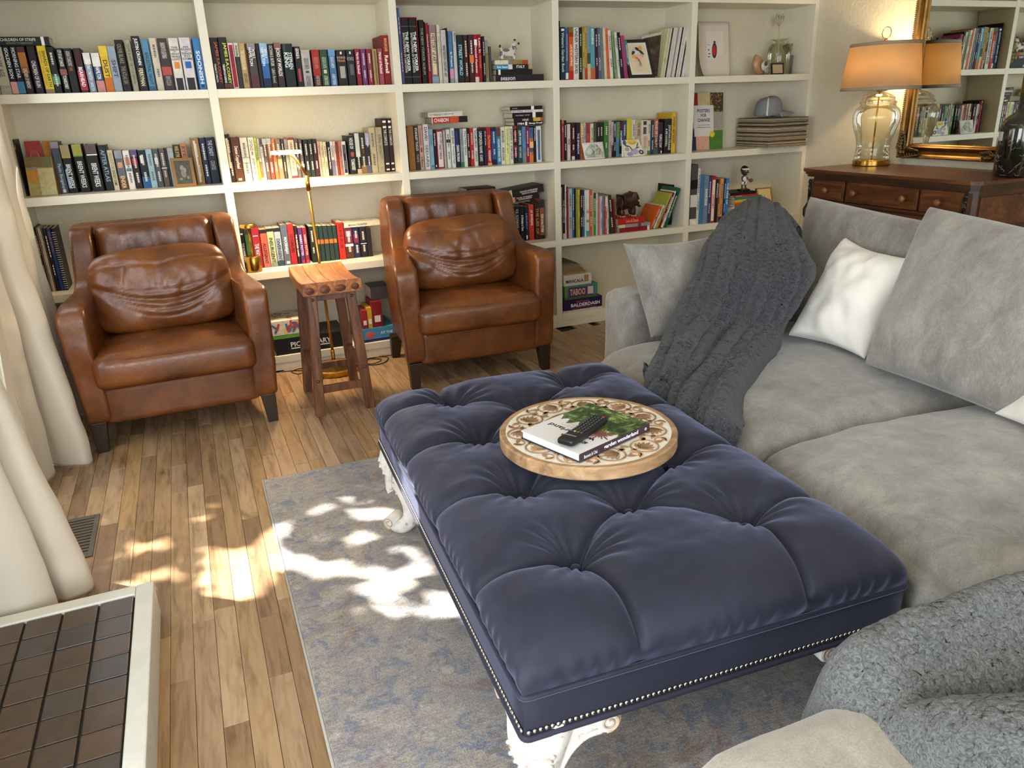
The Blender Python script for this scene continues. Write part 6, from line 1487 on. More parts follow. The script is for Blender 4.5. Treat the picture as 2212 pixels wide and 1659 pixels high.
for bay, row, z, ys, items in SHELVES:
    a, b = BAYX[bay - 1]; xs = [(x - w / 2, x + w / 2) for x, w, *_ in items]
    lo, hi = min(p[0] for p in xs), max(p[1] for p in xs); sh_ = 0.0; kf = 1.0
    if hi > b: kf = (b - lo) / (hi - lo) if lo >= a else 1.0
    for k, (x, w, h, d, lean, cov, writing, bands) in enumerate(items):
        x = lo + (x - lo) * kf; w = w * kf - (.0002)
        if x - w / 2 < a:
            if x + w / 2 - a < .004: continue
            nw = x + w / 2 - a; x = a + nw / 2; w = nw
        if x + w / 2 > b: x = b - w / 2
        d = min(d, BD - ys - .004); jig = ((k * 37) % 11) / 11 * .006
        mag = bay == 4 and row == 1 and k > 20
        root = thing('magazine' if mag else 'book', shelf_label(cov, w, h, k, bay, row).replace('book', 'magazine') if mag else shelf_label(cov, w, h, k, bay, row), 'magazine' if mag else 'book', (x, ys + (jig if lean == 0 else 0), z + .0003), (0, math.radians(-lean), 0), GRP if not mag else 'leaning white magazines')
        if lean > 0: root.location.z += w / 2 * math.sin(math.radians(lean))
        if lean < 0: root.location.z += w / 2 * math.sin(math.radians(-lean)); root.location.x = x - .155 * math.tan(math.radians(9.5)) * .0
        book_body(root, w, h, d, cov, h > .215 and w > .02, (k % 3) == 0)
        spine_art(root, w, h, d, writing, bands, cov)
def lying(x0, x1, z0_, t, ys, dep, cov, writing='', bands='', tilt=0.0, label='', group='books lying flat on the shelves', name='book', flip=False, yaw=0.0):
    """a book lying flat, spine towards the room"""
    L = x1 - x0
    root = thing(name, label, 'book', ((x0 + x1) / 2, ys, z0_), (0, -tilt, yaw), group)
    e = .0014
    MB().box(-L / 2, L / 2, 0, dep, 0, e).build('cover', cover_mat(cov), root); MB().box(-L / 2, L / 2, 0, dep, t - e, t).build('cover', cover_mat(cov), root)
    MB().box(-L / 2, L / 2, -.0008, .0016, 0, t).build('spine', cover_mat(cov), root); MB().box(-L / 2 + .0015, L / 2 - .0015, .0016, dep - .002, e, t - e).build('pages', M_PG, root)
    for q, bspec in enumerate([b for b in bands.split(',') if b.strip()]):
        p = bspec.split(':'); MB().box(-L / 2 + float(p[0]) * L, -L / 2 + float(p[1]) * L, -.0012 - q * .0001, 0, .0003, t - .0003).build('spine_band', cover_mat(p[2]), root)
    for part in writing.split(';'):
        p = part.split('~')
        if len(p) < 4: continue
        l0, l1 = (float(p[4]), float(p[5])) if len(p) > 5 else (.25, .75)
        text_on('spine_lettering', p[0], ink(p[3]), root, (-L / 2 + float(p[1]) * L, -.0016, l0 * t), (1, 0, 0), (0, 0, 1), (float(p[2]) - float(p[1])) * L, (l1 - l0) * t, .015)
    return root
lying(-.826, -.626, 1.6445, .036, .05, .14, '181c1c', 'CHILDREN OF STRIFE~.06~.74~d2d4d0~.5~.84;ADRIAN TCHAIKOVSKY~.16~.68~8a8c88~.2~.38', '.84:.90:e8e8e6', label='black hardback lying across the top of the leftmost upper shelf row')
S4 = 'books stacked flat under the dog figurine'
lying(1.499, 1.792, 1.4449, .036, .05, .21, '232327', 'season~.1~.4~d8d8da~.2~.66', '', label='large charcoal cookbook at the bottom of the pile under the dog', group=S4)
lying(1.503, 1.722, 1.4812, .027, .05, .17, '1b181a', '', '.06:.12:e8e6e6', label='black book second from bottom under the dog figurine', group=S4)
lying(1.502, 1.709, 1.5085, .025, .05, .13, '1b1c20', 'ITALY~.6~.84~f2f2f2~.22~.8;Rick Steves~.04~.34~e8f2f6~.25~.75', '.0:.36:2f86ac,.36:.48:d6d8d8,.95:1:c08a4a', label='guidebook with blue and black spine in the pile under the dog', group=S4)
lying(1.500, 1.700, 1.5338, .022, .055, .13, '8d7a4a', '', '.0:.4:d8cfb0,.4:.46:7a74a0,.82:.98:a8402c', label='cream and brown paperback directly below the dog figurine', group=S4)
S5 = 'paperbacks stacked flat in the middle bay'
for (xa, xb, za, th, cv, wr, bn, lb) in ((1.622, 1.804, 1.2098, .020, '1d1114', '1984~.12~.34~f2f0ee~.15~.8;George Orwell~.5~.97~f2f0ee~.15~.8', '.38:.45:f0f0f0', 'black paperback at the bottom of the middle bay flat stack'),
    (1.620, 1.806, 1.2302, .020, '1f1c1e', 'HOLES~.3~.5~f0f0f0~.25~.75', '.66:.9:c9a84a,.9:1:b0522c', 'black paperback with yellow and orange spine end in the flat stack'),
    (1.613, 1.804, 1.2506, .029, '161517', 'CHARLOTTE BRONTE~.1~.36~c9c7c4~.38~.6;JANE EYRE~.4~.56~c9c7c4~.38~.6', '.66:.76:e8e6e4', 'thick black paperback with white emblem block in the flat stack'),
    (1.609, 1.806, 1.2800, .0135, 'd6d4d0', 'INTO THE WILD~.03~.36~2a2a2c~.2~.85;Jon Krakauer~.4~.64~5a5a5c~.2~.85', '', 'thin white paperback second from top of the flat stack'),
    (1.600, 1.802, 1.2939, .020, '171618', 'DUBLINERS~.06~.22~b8b6b4~.35~.6', '.65:.74:e8e6e4', 'black paperback on top of the middle bay flat stack')):
    lying(xa, xb, za, th, .10, .13, cv, wr, bn, label=lb, group=S5)
lying(1.132, 1.340, 1.2420, .032, .10, .14, '16171a', 'CHABON~.06~.46~f0ece6~.2~.84', '.0:.76:b02a1e,.5:.74:c4502a,.0:.02:e0dcd4', math.radians(0.6), 'red and black hardback lying tilted on the middle bay row', S5)
lying(1.112, 1.312, 1.2750, .026, .10, .14, 'd2ccbe', 'Long~.04~.2~c0392b~.3~.75;Island~.2~.36~3a8a3a~.3~.75;Compromise~.37~.74~3a78b0~.3~.75', '', math.radians(0.6), 'white hardback with rainbow lettering on top of the tilted pair', S5)
lying(.595, .80, .7180, .026, .13, .13, 'd2c9b2', 'MALALA YOUSAFZAI~.12~.62~3a352c~.28~.7', '', label='cream book lying on the lower shelf row behind the right armchair')
lying(1.560, 1.772, .7850, .031, .10, .15, '1f1718', 'THE WELL OF ASCENSION~.3~.78~e2d8d4~.52~.78;BRANDON SANDERSON~.36~.76~e2d8d4~.2~.44', '.0:.28:9a3a2c,.1:.24:d0a088', math.radians(5.5), 'red and black fantasy paperback lying slanted on the lower middle row')
lying(1.578, 1.802, .8180, .044, .10, .15, '20211b', 'THE BANDS OF MOURNING~.3~.82~dcdad0~.40~.62;BRANDON SANDERSON~.36~.8~dcdad0~.14~.34', '.0:.08:c9bf8a', math.radians(6.0), 'thick dark paperback topmost of the slanted pair in the middle bay')
for i_, (xa, xb, za, th, cv, lb) in enumerate(((1.24, 1.49, .5459, .05, '2a2f5a', 'blue book lowest of the pile behind the right armchair'), (1.24, 1.485, .5962, .24, '242a56', 'blue boxed set standing behind the right armchair back'), (1.315, 1.493, .8370, .018, '22306e', 'blue and white paperback lying on the pile behind the armchair'), (1.311, 1.490, .8553, .024, '26282a', 'dark dog-eared paperback on top of the pile behind the armchair'))):
    lying(xa, xb, za, th, .10, .13, cv, "ENDER'S GAME~.45~.95~e8e8ea~.25~.75" if i_ == 2 else '', '.4:.98:e2e2e4' if i_ == 9 else '', label=lb, group='pile behind the right armchair')
# slipcase round the two black volumes
sc_ = thing('slipcase', 'red slipcase holding two tall black volumes in the middle bay', 'slipcase', (1.0268, .051, 1.4450)); M_SLIP = cover_mat('a3262c')
MB().box(-.0447, -.0428, 0, .225, 0, .3225).build('side', M_SLIP, sc_); MB().box(.0436, .0455, 0, .225, 0, .3225).build('side', M_SLIP, sc_); MB().box(-.0428, .0436, 0, .225, .3195, .3225).build('top', M_SLIP, sc_); MB().box(-.0428, .0436, .222, .225, 0, .3195).build('back', M_SLIP, sc_)
# spiral-bound book in the leftmost bay
sb = thing('spiral_book', 'black spiral bound book beside the left armchair back', 'book', (-.796, .10, .546), group=GRP); book_body(sb, .013, .30, .17, '1b1b1f')
for k in range(26): MB().tube([(.0075 * math.cos(a), -.002 + .006 * math.sin(a), .012 + k * .0108) for a in np.linspace(0, 6.28, 9)], .0014, 5).build('ring', mat('white_coil', 'c9c7c2', .5), sb, True)
# leaning books and flat stack with the elephant, fourth bay lower shelf
SE = 'books around the wooden elephant'
lying(2.286, 2.51, .5460, .028, .03, .17, '8a1c26', '', '.9:.98:e8d8d0', label='dark red book at the bottom of the stack under the elephant', group=SE)
lying(2.278, 2.512, .5743, .019, .03, .17, '8f9494', '', '.0:.2:c9c9a8,.6:.7:4a5258', label='grey book in the middle of the stack under the elephant', group=SE)
lying(2.272, 2.467, .5936, .038, .03, .16, 'b8261f', 'Love & Death~.3~.76~f0a070~.28~.78', '', label='bright red book directly under the wooden elephant', group=SE)
LB = [(2.520, .019, .150, 27, 'c8591e', 'orange paperback leaning right beside the elephant trunk'), (2.545, .013, .155, 27, 'cfcabd', 'white paperback leaning next to the orange paperback'), (2.563, .012, .235, 27, 'a2a03a', 'yellow picture book with elephant drawing leaning on lower shelf'), (2.581, .017, .235, 26, '7a1c1c', 'dark red book leaning in the fourth bay'), (2.602, .016, .24, 25, 'd6c8c2', 'white and pink book leaning in the fourth bay'), (2.626, .028, .255, 22, '1c5638', 'dark green hardback leaning right on the lower shelf')]
for (xx, w, h, ln, cv, lb) in LB:
    rt_ = thing('book', lb, 'book', (xx, .035, .5462 + .0), (0, math.radians(ln), 0), SE); 
    bb = MB(); rt_.location.z += w / 2 * math.sin(math.radians(ln)); book_body(rt_, w, h, .17, cv, h > .2); spine_art(rt_, w, h, .17, 'Stories from Opera~.2~.75~d8e0c0' if cv == '1c5638' else '|', '', cv)
rt_ = thing('book', 'black hardback standing at the right end of the fourth bay lower shelf', 'book', (2.722, .12, .5460), (0, math.radians(3), 0), SE); rt_.location.z += .001; book_body(rt_, .022, .255, .16, '151517', True); spine_art(rt_, .022, .255, .16, 'Charlie Wilson~.2~.7~d0d0d2', '', '151517')
# flat stack in the rightmost bay
z_ = .5460; SP = 'books stacked under the player figurine'
for (xa, xb, th, cv, wr, bn, lb) in ((3.14, 3.40, .020, '6a5f86', '', '.0:.2:c05048', 'purple book lowest in the stack under the player figurine'), (3.15, 3.40, .014, 'c9c5bd', '', '', 'grey white book second lowest in the figurine stack'), (3.14, 3.39, .012, 'd8d3ca', '', '.3:.6:2a2a2c', 'white book with black print below the travel guide'), (3.138, 3.39, .026, 'd8d2c8', 'PERU~.04~.24~3a3432~.2~.75', '.78:1:b0242c,.62:.70:2a2a30', 'white travel guide with red end in the figurine stack'), (3.145, 3.392, .012, 'd6cfc6', '', '', 'thin white book above the travel guide'), (3.165, 3.388, .017, 'b03a24', 'NORTH~.1~.4~f0e8e0~.3~.7', '', 'red book low in the figurine stack'), (3.165, 3.386, .012, 'b8641e', '', '', 'orange book in the figurine stack'), (3.162, 3.385, .016, 'd8a82c', '', '', 'yellow book in the figurine stack'), (3.160, 3.384, .018, '2c7a5c', '', '', 'green book in the figurine stack'), (3.15, 3.350, .013, 'a82a34', 'and other~.1~.6~e8c8c8~.3~.7', '', 'red book just below the black one in the figurine stack'), (3.12, 3.330, .018, '1a191b', '', '', 'black book on top of the stack below the player figurine')):
    lying(xa, xb, z_, th, .032, .16, cv, wr, bn, label=lb, group=SP); z_ += th + .0003
STACK_TOP = z_
# ------------------------------------------------------------------ things standing on the shelves
def quad_panel(name, corners, t, m, parent, off=(0, 0, 0)):
    """thin board through four corners TL,TR,BR,BL with thickness t to the back"""
    c = [Vector(p) + Vector(off) for p in corners]; n = (c[1] - c[0]).cross(c[3] - c[0]).normalized()
    if n.y < 0: n = -n
    V = c + [p + n * t for p in c]; return mesh(name, V, [(0, 1, 2, 3), (7, 6, 5, 4), (0, 4, 5, 1), (1, 5, 6, 2), (2, 6, 7, 3), (3, 7, 4, 0)], m, parent)
def inset(c, u0, u1, v0, v1, d=0.0):
    TL, TR, BR, BL = [Vector(p) for p in c]; n = (TR - TL).cross(BL - TL).normalized()
    if n.y > 0: n = -n
    f = lambda u, v: (TL * (1 - u) + TR * u) * (1 - v) + (BL * (1 - u) + BR * u) * v + n * d
    return [f(u0, v0), f(u1, v0), f(u1, v1), f(u0, v1)]
def frame_thing(name, label, cat, base, c, fw, m_frame, m_art, artname='print', mat_w=0, m_mat=None, thick=.014):
    r = thing(name, label, cat, base); b = Vector(base); c = [Vector(p) - b for p in c]; W = (c[1] - c[0]).length; H = (c[3] - c[0]).length; fu, fv = fw / W, fw / H
    for (u0, u1, v0, v1) in ((0, 1, 0, fv), (0, 1, 1 - fv, 1), (0, fu, fv, 1 - fv), (1 - fu, 1, fv, 1 - fv)): quad_panel('frame_bar', inset(c, u0, u1, v0, v1), thick, m_frame, r)
    if mat_w:
        quad_panel('mount', inset(c, fu, 1 - fu, fv, 1 - fv, -.003), .003, m_mat, r); a, b_ = (fw + mat_w) / W, (fw + mat_w) / H; quad_panel(artname, inset(c, a, 1 - a, b_, 1 - b_, -.0024), .002, m_art, r)
    else: quad_panel(artname, inset(c, fu, 1 - fu, fv, 1 - fv, -.003), .003, m_art, r)
    return r, c
def patch(mb, c, u, v, ru, rv, d=.0006, n=14, rot=0.0):
    q = []
    for k in range(n):
        a = 2 * math.pi * k / n; x, y = ru * math.cos(a), rv * math.sin(a); q.append(inset(c, u + x * math.cos(rot) - y * math.sin(rot), 1, v + x * math.sin(rot) + y * math.cos(rot), 1, d)[0])
    mb.add(q, [tuple(range(n))])
def print_patches(parent, c, lst, nm='printed_shape'):
    for k, (u, v, ru, rv, col, *rt) in enumerate(lst):
        b = MB(); patch(b, c, u, v, ru, rv, .0004 + .00012 * k, 14, rt[0] if rt else 0); b.build(nm, ink(col), parent)

# framed flower print (fourth bay, top)
fc = [(2.312, .085, 1.657), (2.492, .085, 1.661), (2.520, .03, 1.447), (2.345, .03, 1.447)]
M_BLK = mat('black_frame', '16130f', .35); M_PAPER = mat('art_paper', 'd9d6d2', .8); M_CREAMP = mat('cream_paper', 'dcc9a4', .8)
fr, c_ = frame_thing('picture_frame', 'black framed flower vase print on the top shelf', 'picture frame', (2.43, .05, 1.4449), fc, .018, M_BLK, M_CREAMP, 'print', .012, M_PAPER)
art = inset(c_, .17, .83, .14, .86, -.0022)
print_patches(fr, art, [(.5, .78, .22, .2, 'd2c4ae'), (.3, .25, .16, .06, '241c22', -.6), (.55, .15, .14, .06, '261e26', .3), (.75, .28, .14, .06, '241c22', .6), (.35, .16, .10, .07, 'c4b6cc'), (.72, .12, .11, .08, 'd8a046'), (.47, .28, .10, .09, 'd6d0de'), (.28, .42, .12, .07, 'd8a83e'), (.5, .4, .12, .09, 'dcb49a'), (.72, .4, .11, .08, 'b8a6c8'), (.6, .47, .13, .08, 'e0b8a2'), (.45, .52, .13, .06, 'b86a56', .5), (.34, .56, .10, .06, 'e0b4a0'), (.5, .68, .015, .12, '3c4438', .15), (.57, .68, .015, .12, '3c4438', -.15)])
# dark photograph leaning behind the magazines
dp = thing('photo_print', 'dark brown mounted photograph leaning behind the white magazines', 'photo', (2.56, .14, 1.4449))
def duskphoto():
    t = NT('dusk_photo'); t.set(Roughness=.35); co = t.coord('Object'); n = t.noise(co, 14, 5, .7, 1.0); r = t.ramp(n, 'Fac', [(.34, '14100d'), (.5, '3a281c'), (.6, '5f4630'), (.72, '9a8a7c')]); t.col((r, 0)); return t.m
cc = [(-.075, .0, .235), (.075, -.02, .262), (.03, -.055, .004), (-.075, -.035, .002)]
quad_panel('mount', cc, .003, mat('mount_board', 'b9b6a8', .8), dp); quad_panel('photo', inset(cc, .07, 1, .06, .98, .0006), .0004, duskphoto(), dp)

# dog figurine
M_DOGW = mat('glazed_white', 'd2cdc2', .28, coat=.4); M_DOGG = mat('glazed_grey', '6d6a68', .3, coat=.4); M_DOGB = mat('glazed_black', '141313', .25, coat=.5)
dg = thing('dog_figurine', 'black and white ceramic dog figurine looking up on the book pile', 'figurine', (1.60, .115, 1.5562))
def skin(name, verts, edges, radii, m, parent, sub=2):
    me = bpy.data.meshes.new(name); me.from_pydata(verts, edges, []); o = bpy.data.objects.new(name, me); link(o)
    md = o.modifiers.new('s', 'SKIN'); md.use_smooth_shade = True; sv = me.skin_vertices[0].data
    for i, r in enumerate(radii): sv[i].radius = (r, r) if not hasattr(r, '__len__') else r
    sv[0].use_root = True; ss = o.modifiers.new('ss', 'SUBSURF'); ss.levels = sub; ss.render_levels = sub
    bpy.context.view_layer.update(); dgp = bpy.context.evaluated_depsgraph_get(); me2 = bpy.data.meshes.new_from_object(o.evaluated_get(dgp)); me2.name = name; me2.shade_smooth()
    bpy.data.objects.remove(o); bpy.data.meshes.remove(me); me2.materials.clear(); me2.materials.append(m); o2 = bpy.data.objects.new(name, me2); return link(o2, parent)
vs = [(0, 0, .038), (-.03, 0, .040), (.028, 0, .042), (.034, 0, .062), (.038, 0, .082), (.050, 0, .088), (.062, 0, .086), (-.036, 0, .058), (-.040, 0, .072), (-.036, -.014, .025), (-.040, -.016, .003), (-.036, .014, .025), (-.040, .016, .003), (.036, -.013, .022), (.038, -.014, .003), (.036, .013, .022), (.038, .014, .003)]
es = [(0, 1), (0, 2), (2, 3), (3, 4), (4, 5), (5, 6), (1, 7), (7, 8), (1, 9), (9, 10), (1, 11), (11, 12), (2, 13), (13, 14), (2, 15), (15, 16)]
skin('body', vs, es, [.021, .019, .019, .014, .019, .014, .010, .008, .0055, .010, .009, .010, .009, .008, .008, .008, .008], M_DOGW, dg)
b = MB(); b.ball((.072, 0, .088), .0065, 12, 8).ball((.047, -.004, .106), .008, 12, 8, sz=.6).ball((-.041, 0, .074), .0068, 10, 8, sz=1.3); b.build('nose_and_ear', M_DOGB, dg, True)
b = MB(); b.ball((-.012, -.016, .053), .014, 12, 8, sx=1.5, sz=.6).ball((.036, -.012, .030), .0085, 10, 8, sz=1.6).ball((.032, -.012, .066), .008, 10, 8, sz=1.5).ball((-.04, -.013, .035), .009, 10, 8, sz=1.5); b.build('spots', M_DOGG, dg, True)
MB().tube([(.036 + .0155 * math.cos(a), .0155 * math.sin(a), .070 + .004 * math.cos(a)) for a in np.linspace(0, 6.283, 20)], .0026, 8).build('collar', M_DOGB, dg, True)
MB().ball((.054, -.004, .062), .0045, 8, 6, sz=1.6).build('tag', mat('dog_tag', 'b98a42', .4, .5), dg, True)

# rightmost bay, top shelf: mounted drawing, shell, jars, card, marker
mp = thing('mounted_print', 'white curled mounted print with a small red heart drawing', 'print', (3.05, .15, 1.4449))
nU, nV = 26, 14; V = []
for j in range(nV):
    for i in range(nU):
        u, v = i / (nU - 1), j / (nV - 1); xx = -.128 + .258 * u; zz = .002 + .322 * v; cl = max(0, .35 - u) / .35
        V.append((xx + .006 * v - .03 * (1 - v) ** 3 * 0 + .035 * (max(0, .4 - v) / .4) ** 2 * (1 - u), .03 + .05 * v - .035 * cl ** 2, zz))
o = mesh('board', V, grid_faces(nV, nU), mat('mount_white', 'd6cbbf', .8), mp, True); md = o.modifiers.new('t', 'SOLIDIFY'); md.thickness = .002
pc = [(-.085, .070, .268), (.085, .070, .268), (.085, .036, .035), (-.085, .036, .035)]; quad_panel('window_mount', pc, .0015, mat('mount_white2', 'ded3c6', .8), mp)
pd = [(-.048, .0565, .205), (.036, .0565, .207), (.036, .044, .107), (-.048, .044, .105)]; quad_panel('drawing', pd, .001, M_PAPER, mp)
print_patches(mp, pd, [(.72, .5, .23, .46, '1c1a1c', .05), (.70, .50, .17, .30, 'b5201f'), (.70, .5, .10, .34, 'b5201f'), (.75, .0, .1, .06, '1c1a1c'), (.2, .15, .14, .012, '3a3a3a'), (.2, .45, .05, .06, '4a4a4a'), (.25, .68, .12, .03, '2a2a2a'), (.2, .85, .12, .03, '2a2a2a')])
mk = thing('marker_pen', 'small red marker standing at the left end of the rightmost top shelf', 'marker', (2.803, .04, 1.4449)); MB().tube([(0, 0, 0), (0, 0, .062)], .0065, 12).build('barrel', cover_mat('9a3226'), mk, True); MB().tube([(0, 0, .062), (0, 0, .078)], [.0068, .003], 12).build('cap', M_BLK, mk, True)
shl = thing('seashell_bowl', 'brown and white curled shell ornament on the top right shelf', 'shell', (3.388, .13, 1.4449)); M_SHELL = mat('shell_brown', 'a8825e', .35, var=(40, .3)); M_SHIN = mat('shell_inner', 'c9beb0', .3)
b = MB(); prof = []
for k in range(40):
    a = k / 39 * 5.2; r = .050 - .0062 * a; prof.append((r * math.cos(a + 2.2) * 1.0, 0, .062 + r * math.sin(a + 2.2) * 1.05))
b.tube(prof, [.034 - .0006 * k for k in range(40)], 14); b.v = [(x, y * .8, z) for x, y, z in b.v]
zmin = min(v[2] for v in b.v); b.v = [(x, y, z - zmin) for x, y, z in b.v]; b.build('whorl', M_SHELL, shl, True)
MB().ball((.0, -.030, .055), .030, 16, 10, sy=.4).build('opening', M_SHIN, shl, True); MB().ball((.012, -.036, .028), .022, 12, 8, sy=.5).build('lip', mat('shell_grey', '8d8888', .3), shl, True); MB().ball((-.004, -.043, .068), .014, 12, 8, sy=.3).build('hollow', mat('shell_dark', '4a4a40', .6), shl, True)
M_JAR = glass_mat('jar_glass', 'eceee2')
jr = thing('mason_jar', 'large clear glass jar on the top right shelf', 'jar', (3.545, .16, 1.4449))
MB().lathe([(1e-4, .002), (.066, .002), (.072, .010), (.072, .150), (.066, .172), (.052, .188), (.050, .20), (.055, .203), (.055, .215), (.050, .218)], n=40, cap=False).build('glass', M_JAR, jr, True)
stick = thing('dried_plant', 'pale dried flower stem standing in the glass jar', 'dried flower', (3.545, .16, 1.450)); MB().tube([(0, 0, 0), (.0, .01, .18), (-.003, .015, .30)], .003, 8).build('stem', mat('dry_stem', 'c9bf9c', .8), stick, True)
b = MB(); 
for k in range(10): a = k * .7; b.tube([(-.003, .015, .29), (-.003 + .016 * math.cos(a), .015 + .016 * math.sin(a), .315 + .004 * (k % 3)), (-.003 + .030 * math.cos(a), .015 + .02 * math.sin(a), .345 + .006 * (k % 4))], [.003, .006, .004], 6)
b.build('seed_head', mat('dry_head', 'bdb497', .9), stick, True)
sc2 = thing('small_plaque', 'small framed card with dark border in front of the glass jar', 'card', (3.467, .065, 1.4449)); pq = [(-.050, .012, .071), (.050, .012, .071), (.050, 0, .001), (-.050, 0, .001)]; quad_panel('border', pq, .008, mat('plum_card', '2a1518', .4), sc2); quad_panel('card', inset(pq, .1, .9, .14, .88, .0006), .0004, mat('kraft_card', 'b29a78', .7), sc2)
for q in range(3): text_on('printed_line', ('Sea Salt', 'hand poured', 'candle')[q], ink('6a563c'), sc2, (-.028, .0078 - q * .003, .046 - q * .016), (1, 0, 0), (0, .17, 1), .056, .007)
gl_ = thing('drinking_glass', 'ribbed glass tumbler holding a dried stem beside the jar', 'glass', (3.643, .17, 1.4449)); MB().lathe([(1e-4, .003), (.020, .002), (.022, .006), (.0255, .12), (.0245, .12), (.021, .008), (1e-4, .006)], n=26, cap=False).build('glass', M_JAR, gl_, True)
df = thing('dried_flower', 'brown speckled dried lily in the ribbed tumbler', 'dried flower', (3.643, .17, 1.452)); MB().tube([(0, 0, 0), (-.004, 0, .06), (-.012, 0, .11)], .003, 8).build('stem', mat('dry_brown', '7a6048', .8), df, True)
b = MB(); b.tube([(-.012, 0, .10), (-.02, 0, .14), (-.034, 0, .175)], [.006, .016, .026], 12, False); b.tube([(-.012, 0, .12), (.004, -.002, .16), (.016, 0, .185)], [.008, .010, .003], 10); b.build('bloom', mat('dry_bloom', '9c8672', .8, var=(120, .4)), df, True)

# poster book, records, cap
pb = thing('poster_book', 'large poster book with collage cover standing on the right shelf', 'book', (3.0, .17, 1.0007))
pcn = [(-.135, .06, .355), (.172, .06, .350), (.145, 0, .001), (-.135, 0, .001)]; quad_panel('cover', pcn, .012, mat('collage_base', 'c9bfa2', .5), pb)
for (u0, u1, v0, v1, col) in ((.0, .34, .0, .34, '9e2a2a'), (.34, .66, 0, .3, 'c9b88a'), (.66, 1, 0, .34, '4a3f2c'), (.0, .2, .34, .62, '33302c'), (.72, 1, .34, .66, 'a39c8c'), (0, .26, .62, 1, '232a52'), (.26, .62, .76, 1, 'd3a390'), (.62, 1, .66, 1, '4f7d34')): quad_panel('collage_panel', inset(pcn, u0 + .002, u1 - .002, v0 + .002, v1 - .002, .0008), .0006, cover_mat(col), pb)
rp = random.Random(9); squ = MB(); 
for k in range(60): u, v = rp.uniform(.68, .98), rp.uniform(.02, .33); patch(squ, pcn, u, v, rp.uniform(.008, .03), .008, .0014, 6, rp.uniform(0, 3))
squ.build('collage_marks', cover_mat('b8912e'), pb); squ = MB()
for k in range(46): u, v = rp.uniform(.68, .98), rp.uniform(.02, .33); patch(squ, pcn, u, v, rp.uniform(.008, .025), .007, .0016, 6, rp.uniform(0, 3))
squ.build('collage_marks', cover_mat('3a2a5e'), pb)
wc = inset(pcn, .22, .74, .22, .76, .0018); quad_panel('title_card', wc, .0006, M_PAPER, pb)
def on_card(s, u0, u1, v0, v1, m, nm='title', cards=wc, bold=.02):
    a = inset(cards, u0, u1, v0, v1, .0006); X = (a[1] - a[0]); Y = (a[0] - a[3]); text_on(nm, s, m, pb, tuple(a[3]), tuple(X.normalized()), tuple(Y.normalized()), X.length, Y.length, bold, align='c')
for s_, v0 in (('POSTERS', .12), ('FOR', .27), ('CHANGE', .42)): on_card(s_, .18 if s_ != 'FOR' else .36, .82 if s_ != 'FOR' else .64, v0, v0 + .11, M_INK)
on_card('Tear, Paste, Protest:', .2, .8, .62, .655, M_INK, 'subtitle'); on_card('50 Removable Posters', .16, .84, .69, .725, M_INK, 'subtitle')
on_card('Stay', .02, .33, .02, .15, ink('f0ece6'), 'collage_lettering', pcn); on_card('Woke', .01, .30, .16, .29, ink('f0ece6'), 'collage_lettering', pcn); on_card('WOM', .0, .22, .74, .79, ink('f0f0f0'), 'collage_lettering', pcn); on_card('RE', .02, .14, .92, .97, ink('f0f0f0'), 'collage_lettering', pcn)
on_card('fund', .68, .98, .74, .82, ink('b0503c'), 'collage_lettering', pcn); on_card('the', .66, .84, .83, .89, ink('b0503c'), 'collage_lettering', pcn); on_card('ARTS', .66, .98, .90, .98, ink('b0503c'), 'collage_lettering', pcn)
bdg = MB(); patch(bdg, pcn, .70, .73, .07, .055, .0026, 24); bdg.build('badge', cover_mat('d8c22c'), pb)
RC = ['b8a988', '8a7a5e', 'a8997c', '6a5136', 'c2b698', '7d6f58', '3a2a24', 'a89a80', '9a8c72', 'b4a68a', '5a463a', '8d7e66', 'c0b294', '6f6250', '4a2e2a', 'b0a284', '9b8d74', 'd0c4a4', 'a39678', '7a4a3a', '2c2426', 'b8ab8c', '94866c', '3c2a30', 'a09276', '8a7c62', 'c4b898', '6a5c48']
zz = 1.0007
for k, cv in enumerate(RC):
    jx, jy = rp.uniform(-.004, .004), rp.uniform(-.004, .004); rc = thing('record_sleeve', 'worn vinyl record sleeve, %s from the bottom of the stack under the cap' % ORD[k], 'record', (3.474 + jx, .088 + jy, zz), (0, 0, rp.uniform(-.012, .012)), 'vinyl records stacked under the cap')
    MB().box(-.157, .157, -.157, .157, 0, .0058, .0008).build('sleeve', mat('sleeve_' + cv, cv, .75, var=(30, .25)), rc); MB().box(-.1575, .1575, -.1575, -.1565, .0022, .0036).build('opening', mat('sleeve_gap', '4a4034', .9), rc); zz += .0066
cp = thing('baseball_cap', 'light grey baseball cap with a square patch on the records', 'cap', (3.43, .09, zz + .0005), (0, 0, math.radians(-18)))
M_CAP = mat('cap_grey', '7d7f80', .85, bump=(300, .25, .001)); M_CAPW = mat('cap_white', 'c9ccd0', .85, bump=(200, .3, .001)); nA, nH = 48, 16; V = []
for j in range(nH):
    t = j / (nH - 1); ph_ = t * math.pi / 2
    for i in range(nA):
        a = 2 * math.pi * i / nA; r = math.cos(ph_) ** .55; fx = 1.12 if math.cos(a) > 0 else 1.0; V.append((.088 * r * math.cos(a) * fx, .078 * r * math.sin(a), .012 + .115 * math.sin(ph_) ** .9 + .006 * math.cos(a) * math.sin(ph_)))
o = mesh('crown', V, grid_faces(nH, nA, 0, True), M_CAP, cp, True); md = o.modifiers.new('t', 'SOLIDIFY'); md.thickness = .002
V = []; nB = 12
for j in range(nB):
    s_ = j / (nB - 1)
    for i in range(25):
        a = -1.15 + 2.3 * i / 24; rx = .097 + .075 * s_ * math.cos(a) ** .5; V.append((rx * math.cos(a) if True else 0, (.080 + .012 * s_) * math.sin(a), .020 - .016 * s_ * 1.0 - .030 * (math.sin(a)) ** 2 * (.5 + .5 * s_) + .012))
